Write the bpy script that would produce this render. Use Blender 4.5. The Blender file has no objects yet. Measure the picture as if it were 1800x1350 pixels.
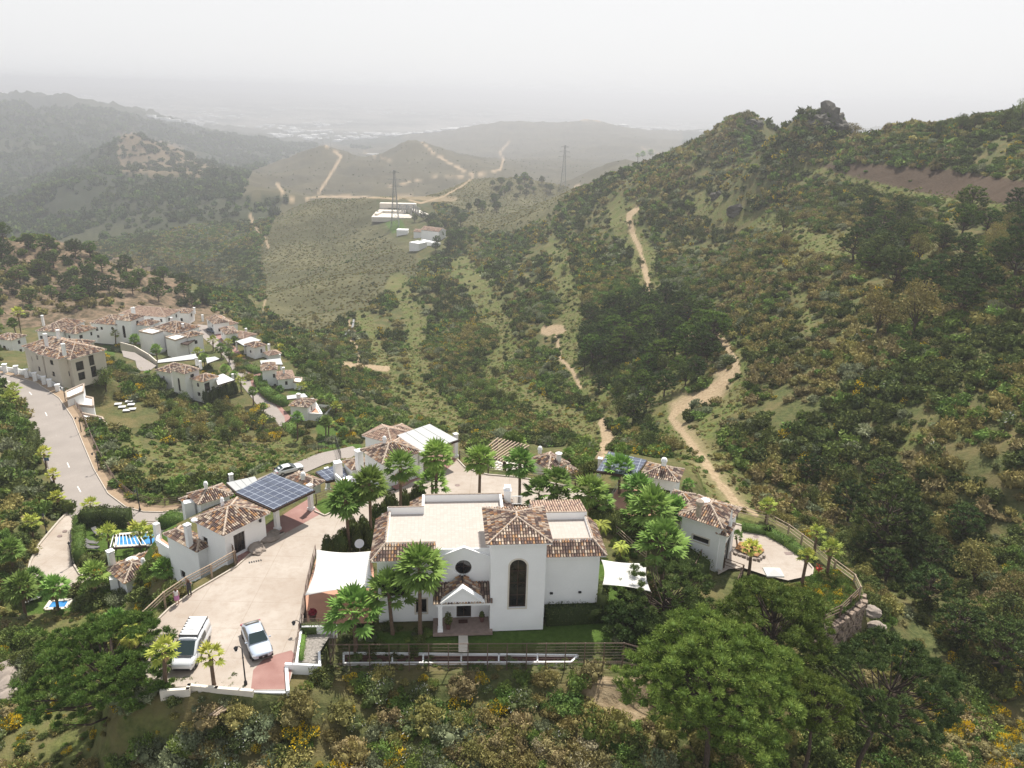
import bpy, bmesh, math, random
import numpy as np
from mathutils import Vector, Matrix
random.seed(7); RNG = np.random.default_rng(7)
SC = bpy.context.scene; COL = SC.collection
# ------------------------------------------------------------------ camera
FPX, CX, CY = 1400.0, 900.0, 675.0
ROLL = math.radians(1.58); PITCH = math.atan(513.0*math.cos(ROLL)/1400.0)
CAM = np.array([0.0, 0.0, 44.0])
_f = np.array([0, math.cos(PITCH), -math.sin(PITCH)]); _u0 = np.array([0, math.sin(PITCH), math.cos(PITCH)]); _r0 = np.array([1.0, 0, 0])
VR = math.cos(ROLL)*_r0 + math.sin(ROLL)*_u0; VU = -math.sin(ROLL)*_r0 + math.cos(ROLL)*_u0; VF = _f
cam = bpy.data.objects.new('camera', bpy.data.cameras.new('camera')); COL.objects.link(cam)
cam.data.sensor_width = 36; cam.data.lens = 28.0; cam.data.clip_start = 0.5; cam.data.clip_end = 60000
cam.matrix_world = Matrix(((VR[0], VU[0], -VF[0], 0), (VR[1], VU[1], -VF[1], 0), (VR[2], VU[2], -VF[2], 44.0), (0, 0, 0, 1)))
SC.camera = cam
SC.view_settings.view_transform = 'Standard'; SC.view_settings.look = 'None'
SC.view_settings.exposure = 0.42; SC.view_settings.gamma = 1.0
SC.cycles.max_bounces = 6; SC.cycles.diffuse_bounces = 3; SC.cycles.glossy_bounces = 2
SC.cycles.transmission_bounces = 4; SC.cycles.transparent_max_bounces = 6; SC.cycles.volume_bounces = 0
SC.cycles.use_denoising = True; SC.cycles.sample_clamp_indirect = 4
# ------------------------------------------------------------------ sky and sun
SUN_EL, SUN_AZ = math.radians(59), math.radians(14)     # azimuth to the right of straight ahead (+Y)
wd = bpy.data.worlds.new("World"); SC.world = wd; wd.use_nodes = True
nt = wd.node_tree; bg = nt.nodes['Background']
sky = nt.nodes.new('ShaderNodeTexSky'); sky.sky_type = 'NISHITA'; sky.sun_disc = False
sky.sun_elevation = SUN_EL; sky.sun_rotation = SUN_AZ; sky.dust_density = 2.0; sky.air_density = 1.0; sky.ozone_density = 1.0; sky.altitude = 100
hs = nt.nodes.new('ShaderNodeHueSaturation'); hs.inputs['Saturation'].default_value = 0.3
nt.links.new(sky.outputs[0], hs.inputs['Color'])
tcw = nt.nodes.new('ShaderNodeTexCoord'); spz = nt.nodes.new('ShaderNodeSeparateXYZ'); nt.links.new(tcw.outputs['Generated'], spz.inputs[0]); rpw = nt.nodes.new('ShaderNodeValToRGB'); nt.links.new(spz.outputs[2], rpw.inputs[0])
while len(rpw.color_ramp.elements) < 4: rpw.color_ramp.elements.new(0.5)
for e_, (p_, c_) in zip(rpw.color_ramp.elements, ((0.0, (0.665, 0.668, 0.680)), (0.10, (0.690, 0.688, 0.692)), (0.40, (0.53, 0.555, 0.60)), (1.0, (0.37, 0.41, 0.49)))): e_.position = p_; e_.color = (*c_, 1)
vs_ = nt.nodes.new('ShaderNodeVectorMath'); vs_.operation = 'SCALE'; vs_.inputs['Scale'].default_value = 1/0.12; nt.links.new(rpw.outputs[0], vs_.inputs[0])
mxw = nt.nodes.new('ShaderNodeMix'); mxw.data_type = 'RGBA'; mxw.inputs[0].default_value = 0.85; nt.links.new(hs.outputs[0], mxw.inputs[6]); nt.links.new(vs_.outputs[0], mxw.inputs[7])      # haze-white veil over the clear sky
nt.links.new(mxw.outputs[2], bg.inputs['Color']); bg.inputs['Strength'].default_value = 0.12
sl = bpy.data.lights.new('sun', 'SUN'); sl.energy = 5.0; sl.angle = math.radians(0.6); sl.color = (1.0, 0.955, 0.88)
so = bpy.data.objects.new('sun', sl); COL.objects.link(so)
sd = Vector((math.sin(SUN_AZ)*math.cos(SUN_EL), math.cos(SUN_AZ)*math.cos(SUN_EL), math.sin(SUN_EL)))
so.rotation_euler = sd.to_track_quat('Z', 'Y').to_euler(); so.location = (0, 0, 200)
# ------------------------------------------------------------------ pixel <-> world
def ray(px, py): return VF + (px-CX)/FPX*VR - (py-CY)/FPX*VU
def at(px, py, z=0.0):
    r = ray(px, py); t = (z-44.0)/r[2]; return np.array([r[0]*t, r[1]*t, z])
def atd(px, py, d): return CAM + ray(px, py)*d
def proj(x, y, z):
    dx, dy, dz = x, y, z-44.0
    d = dx*VF[0]+dy*VF[1]+dz*VF[2]; d = np.where(np.abs(d) < 1e-3, 1e-3, d)
    u = (dx*VR[0]+dy*VR[1]+dz*VR[2])/d; v = -(dx*VU[0]+dy*VU[1]+dz*VU[2])/d
    return CX+u*FPX, CY+v*FPX, d
# ------------------------------------------------------------------ object helpers
def tag(o, label=None, cat=None, group=None, kind=None):
    if label: o['label'] = label
    if cat: o['category'] = cat
    if group: o['group'] = group
    if kind: o['kind'] = kind
    return o
def empty(name, loc, rz=0, label=None, cat=None, group=None):
    o = bpy.data.objects.new(name, None); COL.objects.link(o); o.location = tuple(loc); o.rotation_euler = (0, 0, rz)
    o.empty_display_size = 0.3
    return tag(o, label, cat, group)
class MB:
    """collects faces into one mesh; rnd = one random number per face"""
    def __init__(s): s.v = []; s.f = []; s.m = []; s.r = []; s.smooth = False
    def add(s, vs, fs, m=0, r=None):
        b = len(s.v); s.v.extend([tuple(map(float, p)) for p in vs])
        for f in fs: s.f.append([b+i for i in f]); s.m.append(m); s.r.append(random.random() if r is None else r)
    def box(s, c, d, rz=0.0, m=0, r=None, taper=1.0):
        ca, sa = math.cos(rz), math.sin(rz); hx, hy, hz = d[0]/2, d[1]/2, d[2]/2; vs = []
        for zz in (-1, 1):
            k = taper if zz > 0 else 1.0
            for xx, yy in ((-1, -1), (1, -1), (1, 1), (-1, 1)):
                x, y = xx*hx*k, yy*hy*k; vs.append((c[0]+x*ca-y*sa, c[1]+x*sa+y*ca, c[2]+zz*hz))
        s.add(vs, [(0, 3, 2, 1), (4, 5, 6, 7), (0, 1, 5, 4), (1, 2, 6, 5), (2, 3, 7, 6), (3, 0, 4, 7)], m, r)
    def beam(s, a, b, w, h, m=0):
        """rectangular bar from a to b, w wide, h high"""
        a = Vector(a); b = Vector(b); d = (b-a)
        if d.length < 1e-6: return
        d.normalize(); side = d.cross(Vector((0, 0, 1)))
        if side.length < 1e-3: side = Vector((1, 0, 0))
        side.normalize(); up = side.cross(d); vs = []
        for p in (a, b):
            for i, j in ((-1, -1), (1, -1), (1, 1), (-1, 1)): vs.append(p+side*(i*w/2)+up*(j*h/2))
        s.add(vs, [(0, 1, 2, 3), (7, 6, 5, 4), (0, 4, 5, 1), (1, 5, 6, 2), (2, 6, 7, 3), (3, 7, 4, 0)], m)
    def tube(s, pts, rad, n=8, m=0, cap=True):
        pts = [Vector(p) for p in pts]; rad = rad if hasattr(rad, '__len__') else [rad]*len(pts); base = len(s.v); vs = []
        for i, p in enumerate(pts):
            d = (pts[min(i+1, len(pts)-1)]-pts[max(i-1, 0)]); d.normalize()
            a = d.cross(Vector((0.13, 0.97, 0.05))); a = a if a.length > 1e-3 else d.cross(Vector((1, 0, 0))); a.normalize(); b = d.cross(a)
            for k in range(n):
                t = 2*math.pi*k/n; vs.append(p+(a*math.cos(t)+b*math.sin(t))*rad[i])
        fs = [(i*n+k, i*n+(k+1) % n, (i+1)*n+(k+1) % n, (i+1)*n+k) for i in range(len(pts)-1) for k in range(n)]
        if cap: fs += [tuple(range(n))[::-1], tuple(range((len(pts)-1)*n, len(pts)*n))]
        s.add(vs, fs, m)
    def poly(s, pts, m=0, r=None): s.add(pts, [tuple(range(len(pts)))], m, r)
    def prism(s, pts, z0, z1, m=0):
        n = len(pts); a = sum(pts[i][0]*pts[(i+1) % n][1]-pts[(i+1) % n][0]*pts[i][1] for i in range(n))
        if a < 0: pts = pts[::-1]
        vs = [(p[0], p[1], z0) for p in pts]+[(p[0], p[1], z1) for p in pts]
        s.add(vs, [tuple(range(n))[::-1], tuple(range(n, 2*n))]+[(i, (i+1) % n, n+(i+1) % n, n+i) for i in range(n)], m)
    def lathe(s, c, prof, n=12, m=0):
        vs = []; k = len(prof)
        for r, z in prof:
            for j in range(n): t = 2*math.pi*j/n; vs.append((c[0]+r*math.cos(t), c[1]+r*math.sin(t), c[2]+z))
        s.add(vs, [(i*n+j, i*n+(j+1) % n, (i+1)*n+(j+1) % n, (i+1)*n+j) for i in range(k-1) for j in range(n)]+[tuple(range((k-1)*n, k*n))], m)
    def mesh(s, name, mats, smooth=False):
        me = bpy.data.meshes.new(name); me.from_pydata(s.v, [], s.f)
        mats = mats if isinstance(mats, (list, tuple)) else [mats]
        for mt in mats: me.materials.append(mt)
        me.polygons.foreach_set('material_index', s.m)
        at_ = me.attributes.new('rnd', 'FLOAT', 'FACE'); at_.data.foreach_set('value', s.r)
        if smooth: me.polygons.foreach_set('use_smooth', [True]*len(s.f))
        me.update(); return me
    def build(s, name, mats, parent=None, smooth=False, origin=None):
        """one mesh object; with a parent (at world location) vertices are moved into its frame"""
        if parent is not None:
            inv = Matrix.Translation(parent.location) @ Matrix.Rotation(parent.rotation_euler.z, 4, 'Z')
            inv = inv.inverted(); s.v = [tuple(inv @ Vector(p)) for p in s.v]
        elif origin is not None: s.v = [(p[0]-origin[0], p[1]-origin[1], p[2]-origin[2]) for p in s.v]
        o = bpy.data.objects.new(name, s.mesh(name, mats, smooth)); COL.objects.link(o)
        if parent is not None: o.parent = parent
        elif origin is not None: o.location = tuple(origin)
        return o
def copy_tree(o, parent=None):
    c = o.copy(); COL.objects.link(c)
    if parent is not None: c.parent = parent
    for ch in list(o.children): copy_tree(ch, c)
    return c
# ------------------------------------------------------------------ materials
MATS = {}
class NB:
    def __init__(s, name):
        s.mat = bpy.data.materials.new(name); s.mat.use_nodes = True; s.t = s.mat.node_tree; s.N = s.t.nodes; s.L = s.t.links
        s.b = s.N['Principled BSDF']; s.out = s.N['Material Output']; MATS[name] = s.mat
    def n(s, ty, **kw):
        nd = s.N.new(ty)
        for k, v in kw.items():
            if k in ('operation', 'blend_type', 'data_type', 'attribute_name', 'noise_dimensions', 'interpolation', 'distribution', 'feature', 'wave_type', 'bands_direction', 'attribute_type'): setattr(nd, k, v)
            else:
                key = int(k[1:]) if k[0] == 'i' and k[1:].isdigit() else k.replace('_', ' ')
                if hasattr(v, 'is_output') or isinstance(v, bpy.types.NodeSocket): s.L.new(v, nd.inputs[key])
                else: nd.inputs[key].default_value = v
        return nd
    def mix(s, f, a, b, bt='MIX'):
        nd = s.N.new('ShaderNodeMix'); nd.data_type = 'RGBA'; nd.blend_type = bt
        for i, v in ((0, f), (6, a), (7, b)):
            if isinstance(v, bpy.types.NodeSocket): s.L.new(v, nd.inputs[i])
            else: nd.inputs[i].default_value = v if i == 0 else (*v, 1) if len(v) == 3 else v
        return nd.outputs[2]
    def math(s, op, a, b=0.0, c=None, clamp=False):
        nd = s.N.new('ShaderNodeMath'); nd.operation = op; nd.use_clamp = clamp
        for i, v in enumerate((a, b) if c is None else (a, b, c)):
            if isinstance(v, bpy.types.NodeSocket): s.L.new(v, nd.inputs[i])
            else: nd.inputs[i].default_value = v
        return nd.outputs[0]
    def noise(s, scale, detail=3, vec=None, rough=0.5):
        nd = s.N.new('ShaderNodeTexNoise'); nd.inputs['Scale'].default_value = scale; nd.inputs['Detail'].default_value = detail; nd.inputs['Roughness'].default_value = rough
        if vec is not None: s.L.new(vec, nd.inputs['Vector'])
        return nd.outputs['Fac']
    def pos(s):
        g = s.N.new('ShaderNodeNewGeometry'); return g.outputs['Position']
    def ramp(s, f, stops, const=False):
        nd = s.N.new('ShaderNodeValToRGB'); cr = nd.color_ramp
        if const: cr.interpolation = 'CONSTANT'
        while len(cr.elements) < len(stops): cr.elements.new(0.5)
        for e, (p, c) in zip(cr.elements, stops): e.position = p; e.color = (*c, 1)
        if isinstance(f, bpy.types.NodeSocket): s.L.new(f, nd.inputs[0])
        return nd.outputs[0]
    def maprange(s, v, a, b, c=0.0, d=1.0):
        nd = s.N.new('ShaderNodeMapRange'); s.L.new(v, nd.inputs[0])
        for i, x in enumerate((a, b, c, d)): nd.inputs[i+1].default_value = x
        return nd.outputs[0]
    def attr(s, name, out='Fac'):
        nd = s.N.new('ShaderNodeAttribute'); nd.attribute_name = name; return nd.outputs[out]
    def set(s, col=None, rough=None, bump=None, bstr=0.3, bdist=0.05, **kw):
        for k, v in (('Base Color', col), ('Roughness', rough)):
            if v is None: continue
            if isinstance(v, bpy.types.NodeSocket): s.L.new(v, s.b.inputs[k])
            else: s.b.inputs[k].default_value = (*v, 1) if k == 'Base Color' else v
        for k, v in kw.items(): s.b.inputs[k.replace('_', ' ')].default_value = v
        if bump is not None:
            bn = s.N.new('ShaderNodeBump'); bn.inputs['Strength'].default_value = bstr; bn.inputs['Distance'].default_value = bdist
            s.L.new(bump, bn.inputs['Height']); s.L.new(bn.outputs[0], s.b.inputs['Normal'])
        return s.mat
def plain(name, col, rough=0.7, var=0.12, scale=1.5, metallic=0.0, bump=0.0, spec=0.4):
    k = NB(name); p = k.pos(); n1 = k.noise(scale, 4, p); n2 = k.noise(scale*9, 3, p)
    c = k.mix(k.maprange(n1, 0.3, 0.7), tuple(x*(1-var) for x in col), tuple(min(1, x*(1+var)) for x in col))
    c = k.mix(k.maprange(n2, 0.35, 0.65, 0, 0.5), c, tuple(x*(1-var*0.8) for x in col))
    return k.set(c, rough, n2 if bump else None, bump or 0.1, 0.02, Metallic=metallic, Specular_IOR_Level=spec)
# ------------------------------------------------------------------ terrain: control points -> height field
CZ = [(0,1350,-9),(185,1345,-6),(350,1350,-4.2),(600,1350,-3.6),(900,1350,-3.6),(1200,1350,-5),(1500,1350,-9),(1800,1350,-12.5),
 (600,1240,-2.2),(900,1240,-2.2),(1100,1220,-2.6),(1600,1150,-10.5),(1750,1100,-9.5),(1560,1000,-12.5),(1700,1250,-12),(1450,1230,-7.5),(1300,1150,-3.5),
 (1700,950,-9),(1800,900,-5),(1500,880,-13.5),(1290,880,-13.5),(1400,820,-12),(1400,700,-8),(1400,600,-4.5),(1400,500,-2),(1400,400,4),(1400,300,14),
 (1600,900,-9.5),(1600,800,-6),(1600,700,-2),(1600,600,2),(1600,500,6),(1600,430,10),(1800,800,0),(1800,700,3.5),(1800,600,7.5),(1800,500,11.5),(1800,430,15),(1700,370,17),
 (60,600,-32),(200,600,-36),(330,560,-38),(430,600,-38),(500,740,-38),(300,680,-36),(100,640,-27),(450,650,-38),(350,700,-36.5),(560,650,-48),
 (400,780,-30),(300,820,-21),(450,830,-20),(560,800,-26),(250,760,-23),(200,820,-17.8),(600,850,-6),(30,850,-15),(0,950,-12),(0,1050,-12.5),(0,1150,-12.5),
 (100,1130,-11.5),(200,1100,-10.5),(100,1250,-9),(30,760,-17),(0,700,-19),(660,780,-14),(850,820,-6),(1000,830,-6),(1100,790,-26),(1060,800,-20),(1230,850,-12),
 (780,790,-24),(850,790,-26),(950,790,-25),(320,1060,-9),(270,1085,-9.5),(250,1130,-8.5)]
CD = [(1700,222,275),(1600,238,290),(1540,246,300),(1480,228,330),(1452,187,335),(1462,190,333),(1400,226,350),(1305,205,420),(1325,207,418),(1350,228,415),(1260,234,440),(1200,264,460),(1100,303,520),(1040,330,600),
 (1800,212,262),(1800,320,212),(1650,300,262),(1500,265,305),(1800,392,196),(1500,305,292),(1650,350,245),(1440,290,320),
 (1300,400,330),(1300,500,250),(1300,600,200),(1280,700,168),(1230,740,160),(1250,620,200),(1200,300,420),(1200,400,370),(1200,500,285),(1200,600,232),(1100,400,400),(1100,500,310),
 (1100,600,255),(1100,700,205),(1150,780,163),(1000,400,480),(1000,500,350),(1000,600,285),(1000,700,225),(1000,770,188),
 (900,430,520),(900,500,400),(900,600,310),(900,700,240),(900,770,195),(800,500,430),(800,600,330),(800,700,255),(760,760,205),(700,700,265),(700,600,350),(700,520,450),(700,440,590),
 (640,650,300),(600,560,400),(560,500,500),(480,560,430),(470,520,500),(500,420,720),(600,400,740),(600,350,800),(540,350,800),(660,345,780),(700,370,750),(760,420,600),(760,350,820),
 (820,320,900),(870,350,780),(940,380,680),(990,322,900),(900,318,950),(820,450,540),
 (60,430,420),(0,425,400),(120,430,420),(200,460,410),(300,490,420),(400,530,430),(100,500,370),(200,540,350),(0,520,340),
 (100,400,1000),(250,440,750),(400,430,780),(450,390,900),(300,380,950),(200,330,1100),(130,310,1150),(60,350,1200),(300,300,1200),(400,310,1200),(480,340,1000),
 (235,236,1500),(222,250,1480),(290,258,1500),(330,275,1480),(385,300,1450),(215,300,1350),
 (60,168,3000),(0,170,2900),(150,178,3000),(250,200,3000),(0,210,2200),(60,235,2000),(120,265,1900),(200,300,1750),(0,330,1500),(350,262,2300),(500,262,2600),(400,225,2900),(500,250,2800),
 (570,255,1700),(648,285,1730),(610,266,1710),(735,247,1750),(690,264,1745),(765,262,1750),(800,275,1700),(870,300,1500),(480,300,1600),(520,335,1250),(600,335,1300),(700,325,1350),(440,300,1700),
 (1040,208,3500),(1000,215,3500),(1100,225,3500),(870,213,3600),(820,225,3500),(960,250,3000),(1130,250,2700),(1060,290,2000),(900,265,2800),(1180,240,3300),
 (1100,272,1200),(1060,290,1180),(1150,285,1200),(1300,226,4000),(1550,226,4500),
 (0,150,11000),(250,156,11000),(400,162,12000),(700,176,12000),(1000,187,13000),(1300,204,14000),(1700,214,14000)]
CR = [(1300,700,-60),(1500,600,-45),(1700,500,-20),(1850,480,-5),(1200,800,-85),(1100,800,-110),(1500,3000,-190),(1800,3000,-190),(570,2300,-165),(735,2400,-165),(640,3600,-180),(450,3600,-180),
 (250,2000,-165),(100,620,-115),(250,600,-112),(100,318,-62),(300,345,-66),(0,310,-55),(600,1000,-112),(700,1080,-112),(500,950,-104),(1000,4600,-190),(870,4600,-190),(300,6000,-190),(700,6000,-205),
 (1100,6000,-205),(1500,6500,-205),(1000,20000,-235),(400,20000,-235),(1500,20000,-235),(0,20000,-200),(-400,20000,-200),(2200,20000,-235),(900,1300,-120),(990,1100,-110),(1080,1500,-125),
 (-300,60,-12),(-300,110,-11),(-300,200,-15),(-300,400,-35),(-300,1000,-130),(-300,3000,-60),(2100,60,-14),(2100,110,-2),(2100,200,22),(2100,300,45),(2100,600,0),(2100,3000,-190),
 (900,25,-7),(300,25,-9),(1500,25,-11),(900,38,-5),(-100,35,-11),(1900,35,-13)]
def az_of(px): return math.atan((px-CX)/FPX/0.985)
_pts = []
for a, b, z in CZ: p = at(a, b, z); _pts.append(p)
for a, b, d in CD: p = atd(a, b, d); _pts.append(p)
for a, r, z in CR: t = az_of(a); _pts.append(np.array([r*math.sin(t), r*math.cos(t), z]))
for q in ((620,1100),(900,1100),(450,1080),(500,1000),(700,1000),(850,950),(800,860),(620,900),(950,900),(560,1180),(1000,1120)): _pts.append(at(q[0], q[1], -0.4))
for q in ((1290,960,-1.8),(1360,960,-1.8),(1400,1020,-2.3),(1470,1040,-2.6),(1150,1000,-1.5),(1150,900,-1.3)): _pts.append(at(*q))
_pts = np.array(_pts); CTRL = _pts
KQ = 10.0
def qof(x, y): return np.stack([np.arctan2(x, y)*KQ, np.log(np.hypot(x, y))*KQ*0.8], -1)
Q = qof(_pts[:, 0], _pts[:, 1])
def kern(d2): return np.sqrt(d2+0.05)
def solve():
    D = ((Q[:, None]-Q[None])**2).sum(-1); n = len(Q)
    A = np.zeros((n+3, n+3)); A[:n, :n] = kern(D)-np.eye(n)*0.015; A[:n, n] = 1; A[:n, n+1:] = Q; A[n, :n] = 1; A[n+1:, :n] = Q.T
    return np.linalg.solve(A, np.concatenate([_pts[:, 2], np.zeros(3)]))
WS = solve()
NA, NR = 1001, 1000; AZ = np.radians(np.linspace(-50, 50, NA))
NR1 = 800
LR = np.concatenate([np.linspace(math.log(22), math.log(900), NR1), np.linspace(math.log(900), math.log(30000), NR-NR1+1)[1:]])
def fade(t): return t*t*t*(t*(t*6-15)+10)
_perm = RNG.random((256, 256))
def vnoise(x, y, s, o=0):
    x = x/s+o*17.3; y = y/s+o*9.1; xi = np.floor(x).astype(int); yi = np.floor(y).astype(int); fx = fade(x-xi); fy = fade(y-yi)
    a = _perm[xi % 256, yi % 256]; b = _perm[(xi+1) % 256, yi % 256]; c = _perm[xi % 256, (yi+1) % 256]; d = _perm[(xi+1) % 256, (yi+1) % 256]
    return (a*(1-fx)+b*fx)*(1-fy)+(c*(1-fx)+d*fx)*fy
def fbm(x, y, s, oc=4, o=0, g=0.5):
    t = 0; amp = 1; tot = 0
    for i in range(oc): t = t+amp*vnoise(x, y, s/2**i, o+i); tot += amp; amp *= g
    return t/tot
ca, cr = np.meshgrid(AZ[::5], LR[::5]); q = np.stack([ca*KQ, cr*KQ*0.8], -1); base = np.zeros(ca.shape)
for i in range(0, len(Q), 32):
    base += (kern(((q[:, :, None]-Q[None, None, i:i+32])**2).sum(-1))*WS[i:min(i+32, len(Q))]).sum(-1)
base += WS[len(Q)]+q[..., 0]*WS[-2]+q[..., 1]*WS[-1]
def up(base):
    ia = np.arange(NA)/5; ir = np.arange(NR)/5; a0 = np.minimum(ia.astype(int), base.shape[1]-2); r0 = np.minimum(ir.astype(int), base.shape[0]-2)
    fa = (ia-a0)[None]; fr = (ir-r0)[:, None]; A = base[np.ix_(r0, a0)]; B = base[np.ix_(r0, a0+1)]; C_ = base[np.ix_(r0+1, a0)]; D = base[np.ix_(r0+1, a0+1)]
    return (A*(1-fa)+B*fa)*(1-fr)+(C_*(1-fa)+D*fa)*fr
GZ = up(base); GA, GL = np.meshgrid(AZ, LR); GR = np.exp(GL); GX = GR*np.sin(GA); GY = GR*np.cos(GA)
# gullies and roughness that grow with distance
def ridged(x, y, s, oc, o): return 1-np.abs(2*fbm(x, y, s, oc, o)-1)*2
amp1 = np.clip((GR-60)/300, 0, 1)*1.6
GZ += amp1*(fbm(GX, GY, 18, 4, 3)-0.5)*2
gl = np.clip((GR-140)/380, 0, 1)*4.6+np.clip((GR-900)/1500, 0, 1)*24
GZ += gl*(ridged(GX, GY, 90, 4, 11)-0.55)
g3 = np.clip((GR-900)/1500, 0, 1)*42*np.clip((9000-GR)/4000, 0.1, 1)
HM = np.where((GA > az_of(425)) & (GA < az_of(1250)), 0.22, 1.0); HM = HM*0+np.array([np.convolve(np.pad(HM[0], 30, 'edge'), np.ones(61)/61, 'valid')])*np.ones_like(GR); g3 = g3*HM; GZ -= np.clip((GR-900)/1500, 0, 1)*24*(ridged(GX, GY, 90, 4, 11)-0.55)*(1-HM)
GZ += g3*(ridged(GX*0.8+GY*0.3, GY, 420, 4, 23)-0.55)
GZ += np.clip((GR-30)/60, 0, 1)*0.5*(fbm(GX, GY, 4.5, 3, 31)-0.5)
def sstep(t): t = np.clip(t, 0, 1); return t*t*(3-2*t)
def pip(X, Y, poly):
    ins = np.zeros(X.shape, bool); n = len(poly)
    for i in range(n):
        x1, y1 = poly[i][0], poly[i][1]; x2, y2 = poly[(i+1) % n][0], poly[(i+1) % n][1]
        if y1 == y2: continue
        ins ^= ((y1 > Y) != (y2 > Y)) & (X < (x2-x1)*(Y-y1)/(y2-y1)+x1)
    return ins
def seg_d(X, Y, a, b):
    dx, dy = b[0]-a[0], b[1]-a[1]; L = dx*dx+dy*dy+1e-9; t = np.clip(((X-a[0])*dx+(Y-a[1])*dy)/L, 0, 1)
    return np.hypot(X-a[0]-t*dx, Y-a[1]-t*dy), t
def bbox_mask(pts, m):
    xs = [p[0] for p in pts]; ys = [p[1] for p in pts]
    return (GX > min(xs)-m) & (GX < max(xs)+m) & (GY > min(ys)-m) & (GY < max(ys)+m)
KEEP = np.zeros(GX.shape)     # 1 where built surfaces lie: no scrub there
HARD = []
def pad(pts, fall, drop=0.10, keep=0.0, plane=None):
    """level the ground to a polygon given by world points (x, y, z)"""
    mk = bbox_mask(pts, fall+1); X, Y = GX[mk], GY[mk]
    P = np.array([(p[0], p[1], 1) for p in pts]); co = np.linalg.lstsq(P, np.array([p[2] for p in pts]), rcond=None)[0]
    zt = X*co[0]+Y*co[1]+co[2]-drop; d = np.full(X.shape, 1e9)
    for i in range(len(pts)): d = np.minimum(d, seg_d(X, Y, pts[i], pts[(i+1) % len(pts)])[0])
    ins = pip(X, Y, pts); d = np.where(ins, 0, d); w = 1-sstep(d/fall); GZ[mk] = GZ[mk]*(1-w)+zt*w
    HARD.append((mk, d < 0.35, zt)); KEEP[mk] = np.maximum(KEEP[mk], (d <= keep)*1.0)
def strip(pts, width, fall, drop=0.12, keep=0.3):
    mk = bbox_mask(pts, width/2+fall+1); X, Y = GX[mk], GY[mk]; d = np.full(X.shape, 1e9); zt = np.zeros(X.shape)
    for a, b in zip(pts[:-1], pts[1:]):
        dd, t = seg_d(X, Y, a, b); m = dd < d; d = np.where(m, dd, d); zt = np.where(m, a[2]*(1-t)+b[2]*t, zt)
    dd = np.maximum(0, d-width/2); w = 1-sstep(dd/fall); GZ[mk] = GZ[mk]*(1-w)+(zt-drop)*w
    HARD.append((mk, dd < 0.3, zt-drop)); KEEP[mk] = np.maximum(KEEP[mk], (dd <= keep)*1.0)
def W_(pts, z=None): return [at(p[0], p[1], p[2] if z is None else z) for p in pts]
# ------------------------------------------------------------------ levelled ground, roads and paved surfaces
DRIVE = W_([(265,1207),(246,1150),(262,1105),(298,1070),(345,1038),(415,997),(462,955),(500,938),(553,899),(571,907),(589,899),(636,881),(693,864),(737,841),(786,824),(804,808),(817,822),(841,831),
 (858,835),(907,839),(956,847),(1011,858),(1045,868),(1052,885),(1020,893),(900,886),(750,873),(700,888),(660,916),(620,946),(600,966),(575,976),(556,970),(545,1010),(536,1055),(541,1100),(520,1160),(507,1207),(500,1213),(440,1213),(330,1207)], 0.0)
GARDEN = W_([(507,1213),(520,1160),(541,1100),(556,968),(600,966),(660,916),(740,870),(1000,884),(1060,876),(1090,930),(1112,1000),(1112,1060),(1085,1138),(1060,1150),(585,1148)], -0.3)
TERR = W_([(583,1150),(1110,1150),(1135,1190),(583,1190)], -1.38)
RPLAZA = W_([(1292,921),(1323,929),(1359,946),(1393,964),(1416,985),(1429,1000),(1427,1011),(1385,1020),(1346,1011),(1307,998),(1281,1000),(1262,1010),(1262,940)], -1.8)
RGARD = W_([(1292,900),(1346,912),(1385,935),(1432,968),(1468,996),(1502,1021),(1510,1042),(1476,1074),(1447,1083),(1380,1075),(1300,1050),(1262,1020),(1220,960),(1215,900)], -1.95)
DRIVEG = W_([(1086.7,858),(1071.7,873),(1067.5,893),(1100,908),(1118,912),(1160,905),(1170,880),(1130,860)], -1.3)
RD_L = [(-20,668,-20.6),(0,672,-20.5),(30,692,-20.4),(48,735,-19.8),(64,775,-19),(84,830,-18),(100,870,-17.4),(118,903,-17),(135,917,-16.7),(200,925,-16.5),(260,925,-16.3),(330,912,-16),(420,878,-15.5),(520,838,-14.6),(572,815,-14),(640,800,-13.8)]
RD_R = [(-20,653),(0,656),(62,672),(104,700),(128,735),(146,780),(165,825),(190,868),(222,892),(252,900),(285,901),(330,893),(400,864),(500,821),(560,797),(620,784)]
RD_O = [(-20,648),(0,651),(62,664),(116,690),(142,725),(160,770),(181,815),(206,855),(235,878),(262,886),(290,889),(330,884)]
zs = [2*[p[2]] for p in RD_L]
RL = [at(*p) for p in RD_L]; RR = [at(p[0], p[1], RD_L[i][2] if i != 8 else -16.7) for i, p in enumerate([(a, b) for a, b in RD_R[:8]]+RD_R[7:8]*0+RD_R[8:])]
RO = [at(p[0], p[1], RD_L[i][2]+0.13) for i, p in enumerate(RD_O)]
DL_L = [(118,903,-17),(104,917,-16.4),(87,937,-15.8),(69,959,-15.2),(54,988,-14.7),(50,1006,-14.5),(62,1032,-14.3)]
DL_R = [(135,917,-17),(133,930,-16.4),(131,948,-15.8),(129,970,-15.2),(129,992,-14.7),(140,1010,-14.5),(192,1030,-14.3)]
DLL = [at(*p) for p in DL_L]; DLR = [at(*p) for p in DL_R]
ZC = -38.0
CL = W_([(347,570),(353,590),(374,608),(395,627),(409.6,651.6),(424,676),(443,699.6),(459,721),(468,738.7),(468,756)], ZC)
CR_ = W_([(366,572),(383,595),(409.6,619.6),(427,635.6),(438,660),(443,680),(461,698),(484,712),(500,733),(502,749)], ZC)
CP = W_([(372,574),(390,587.6),(415,612),(436,634),(459,650),(456,676),(468,699.6),(495,715.6),(511,733),(505,749)], ZC)
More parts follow.
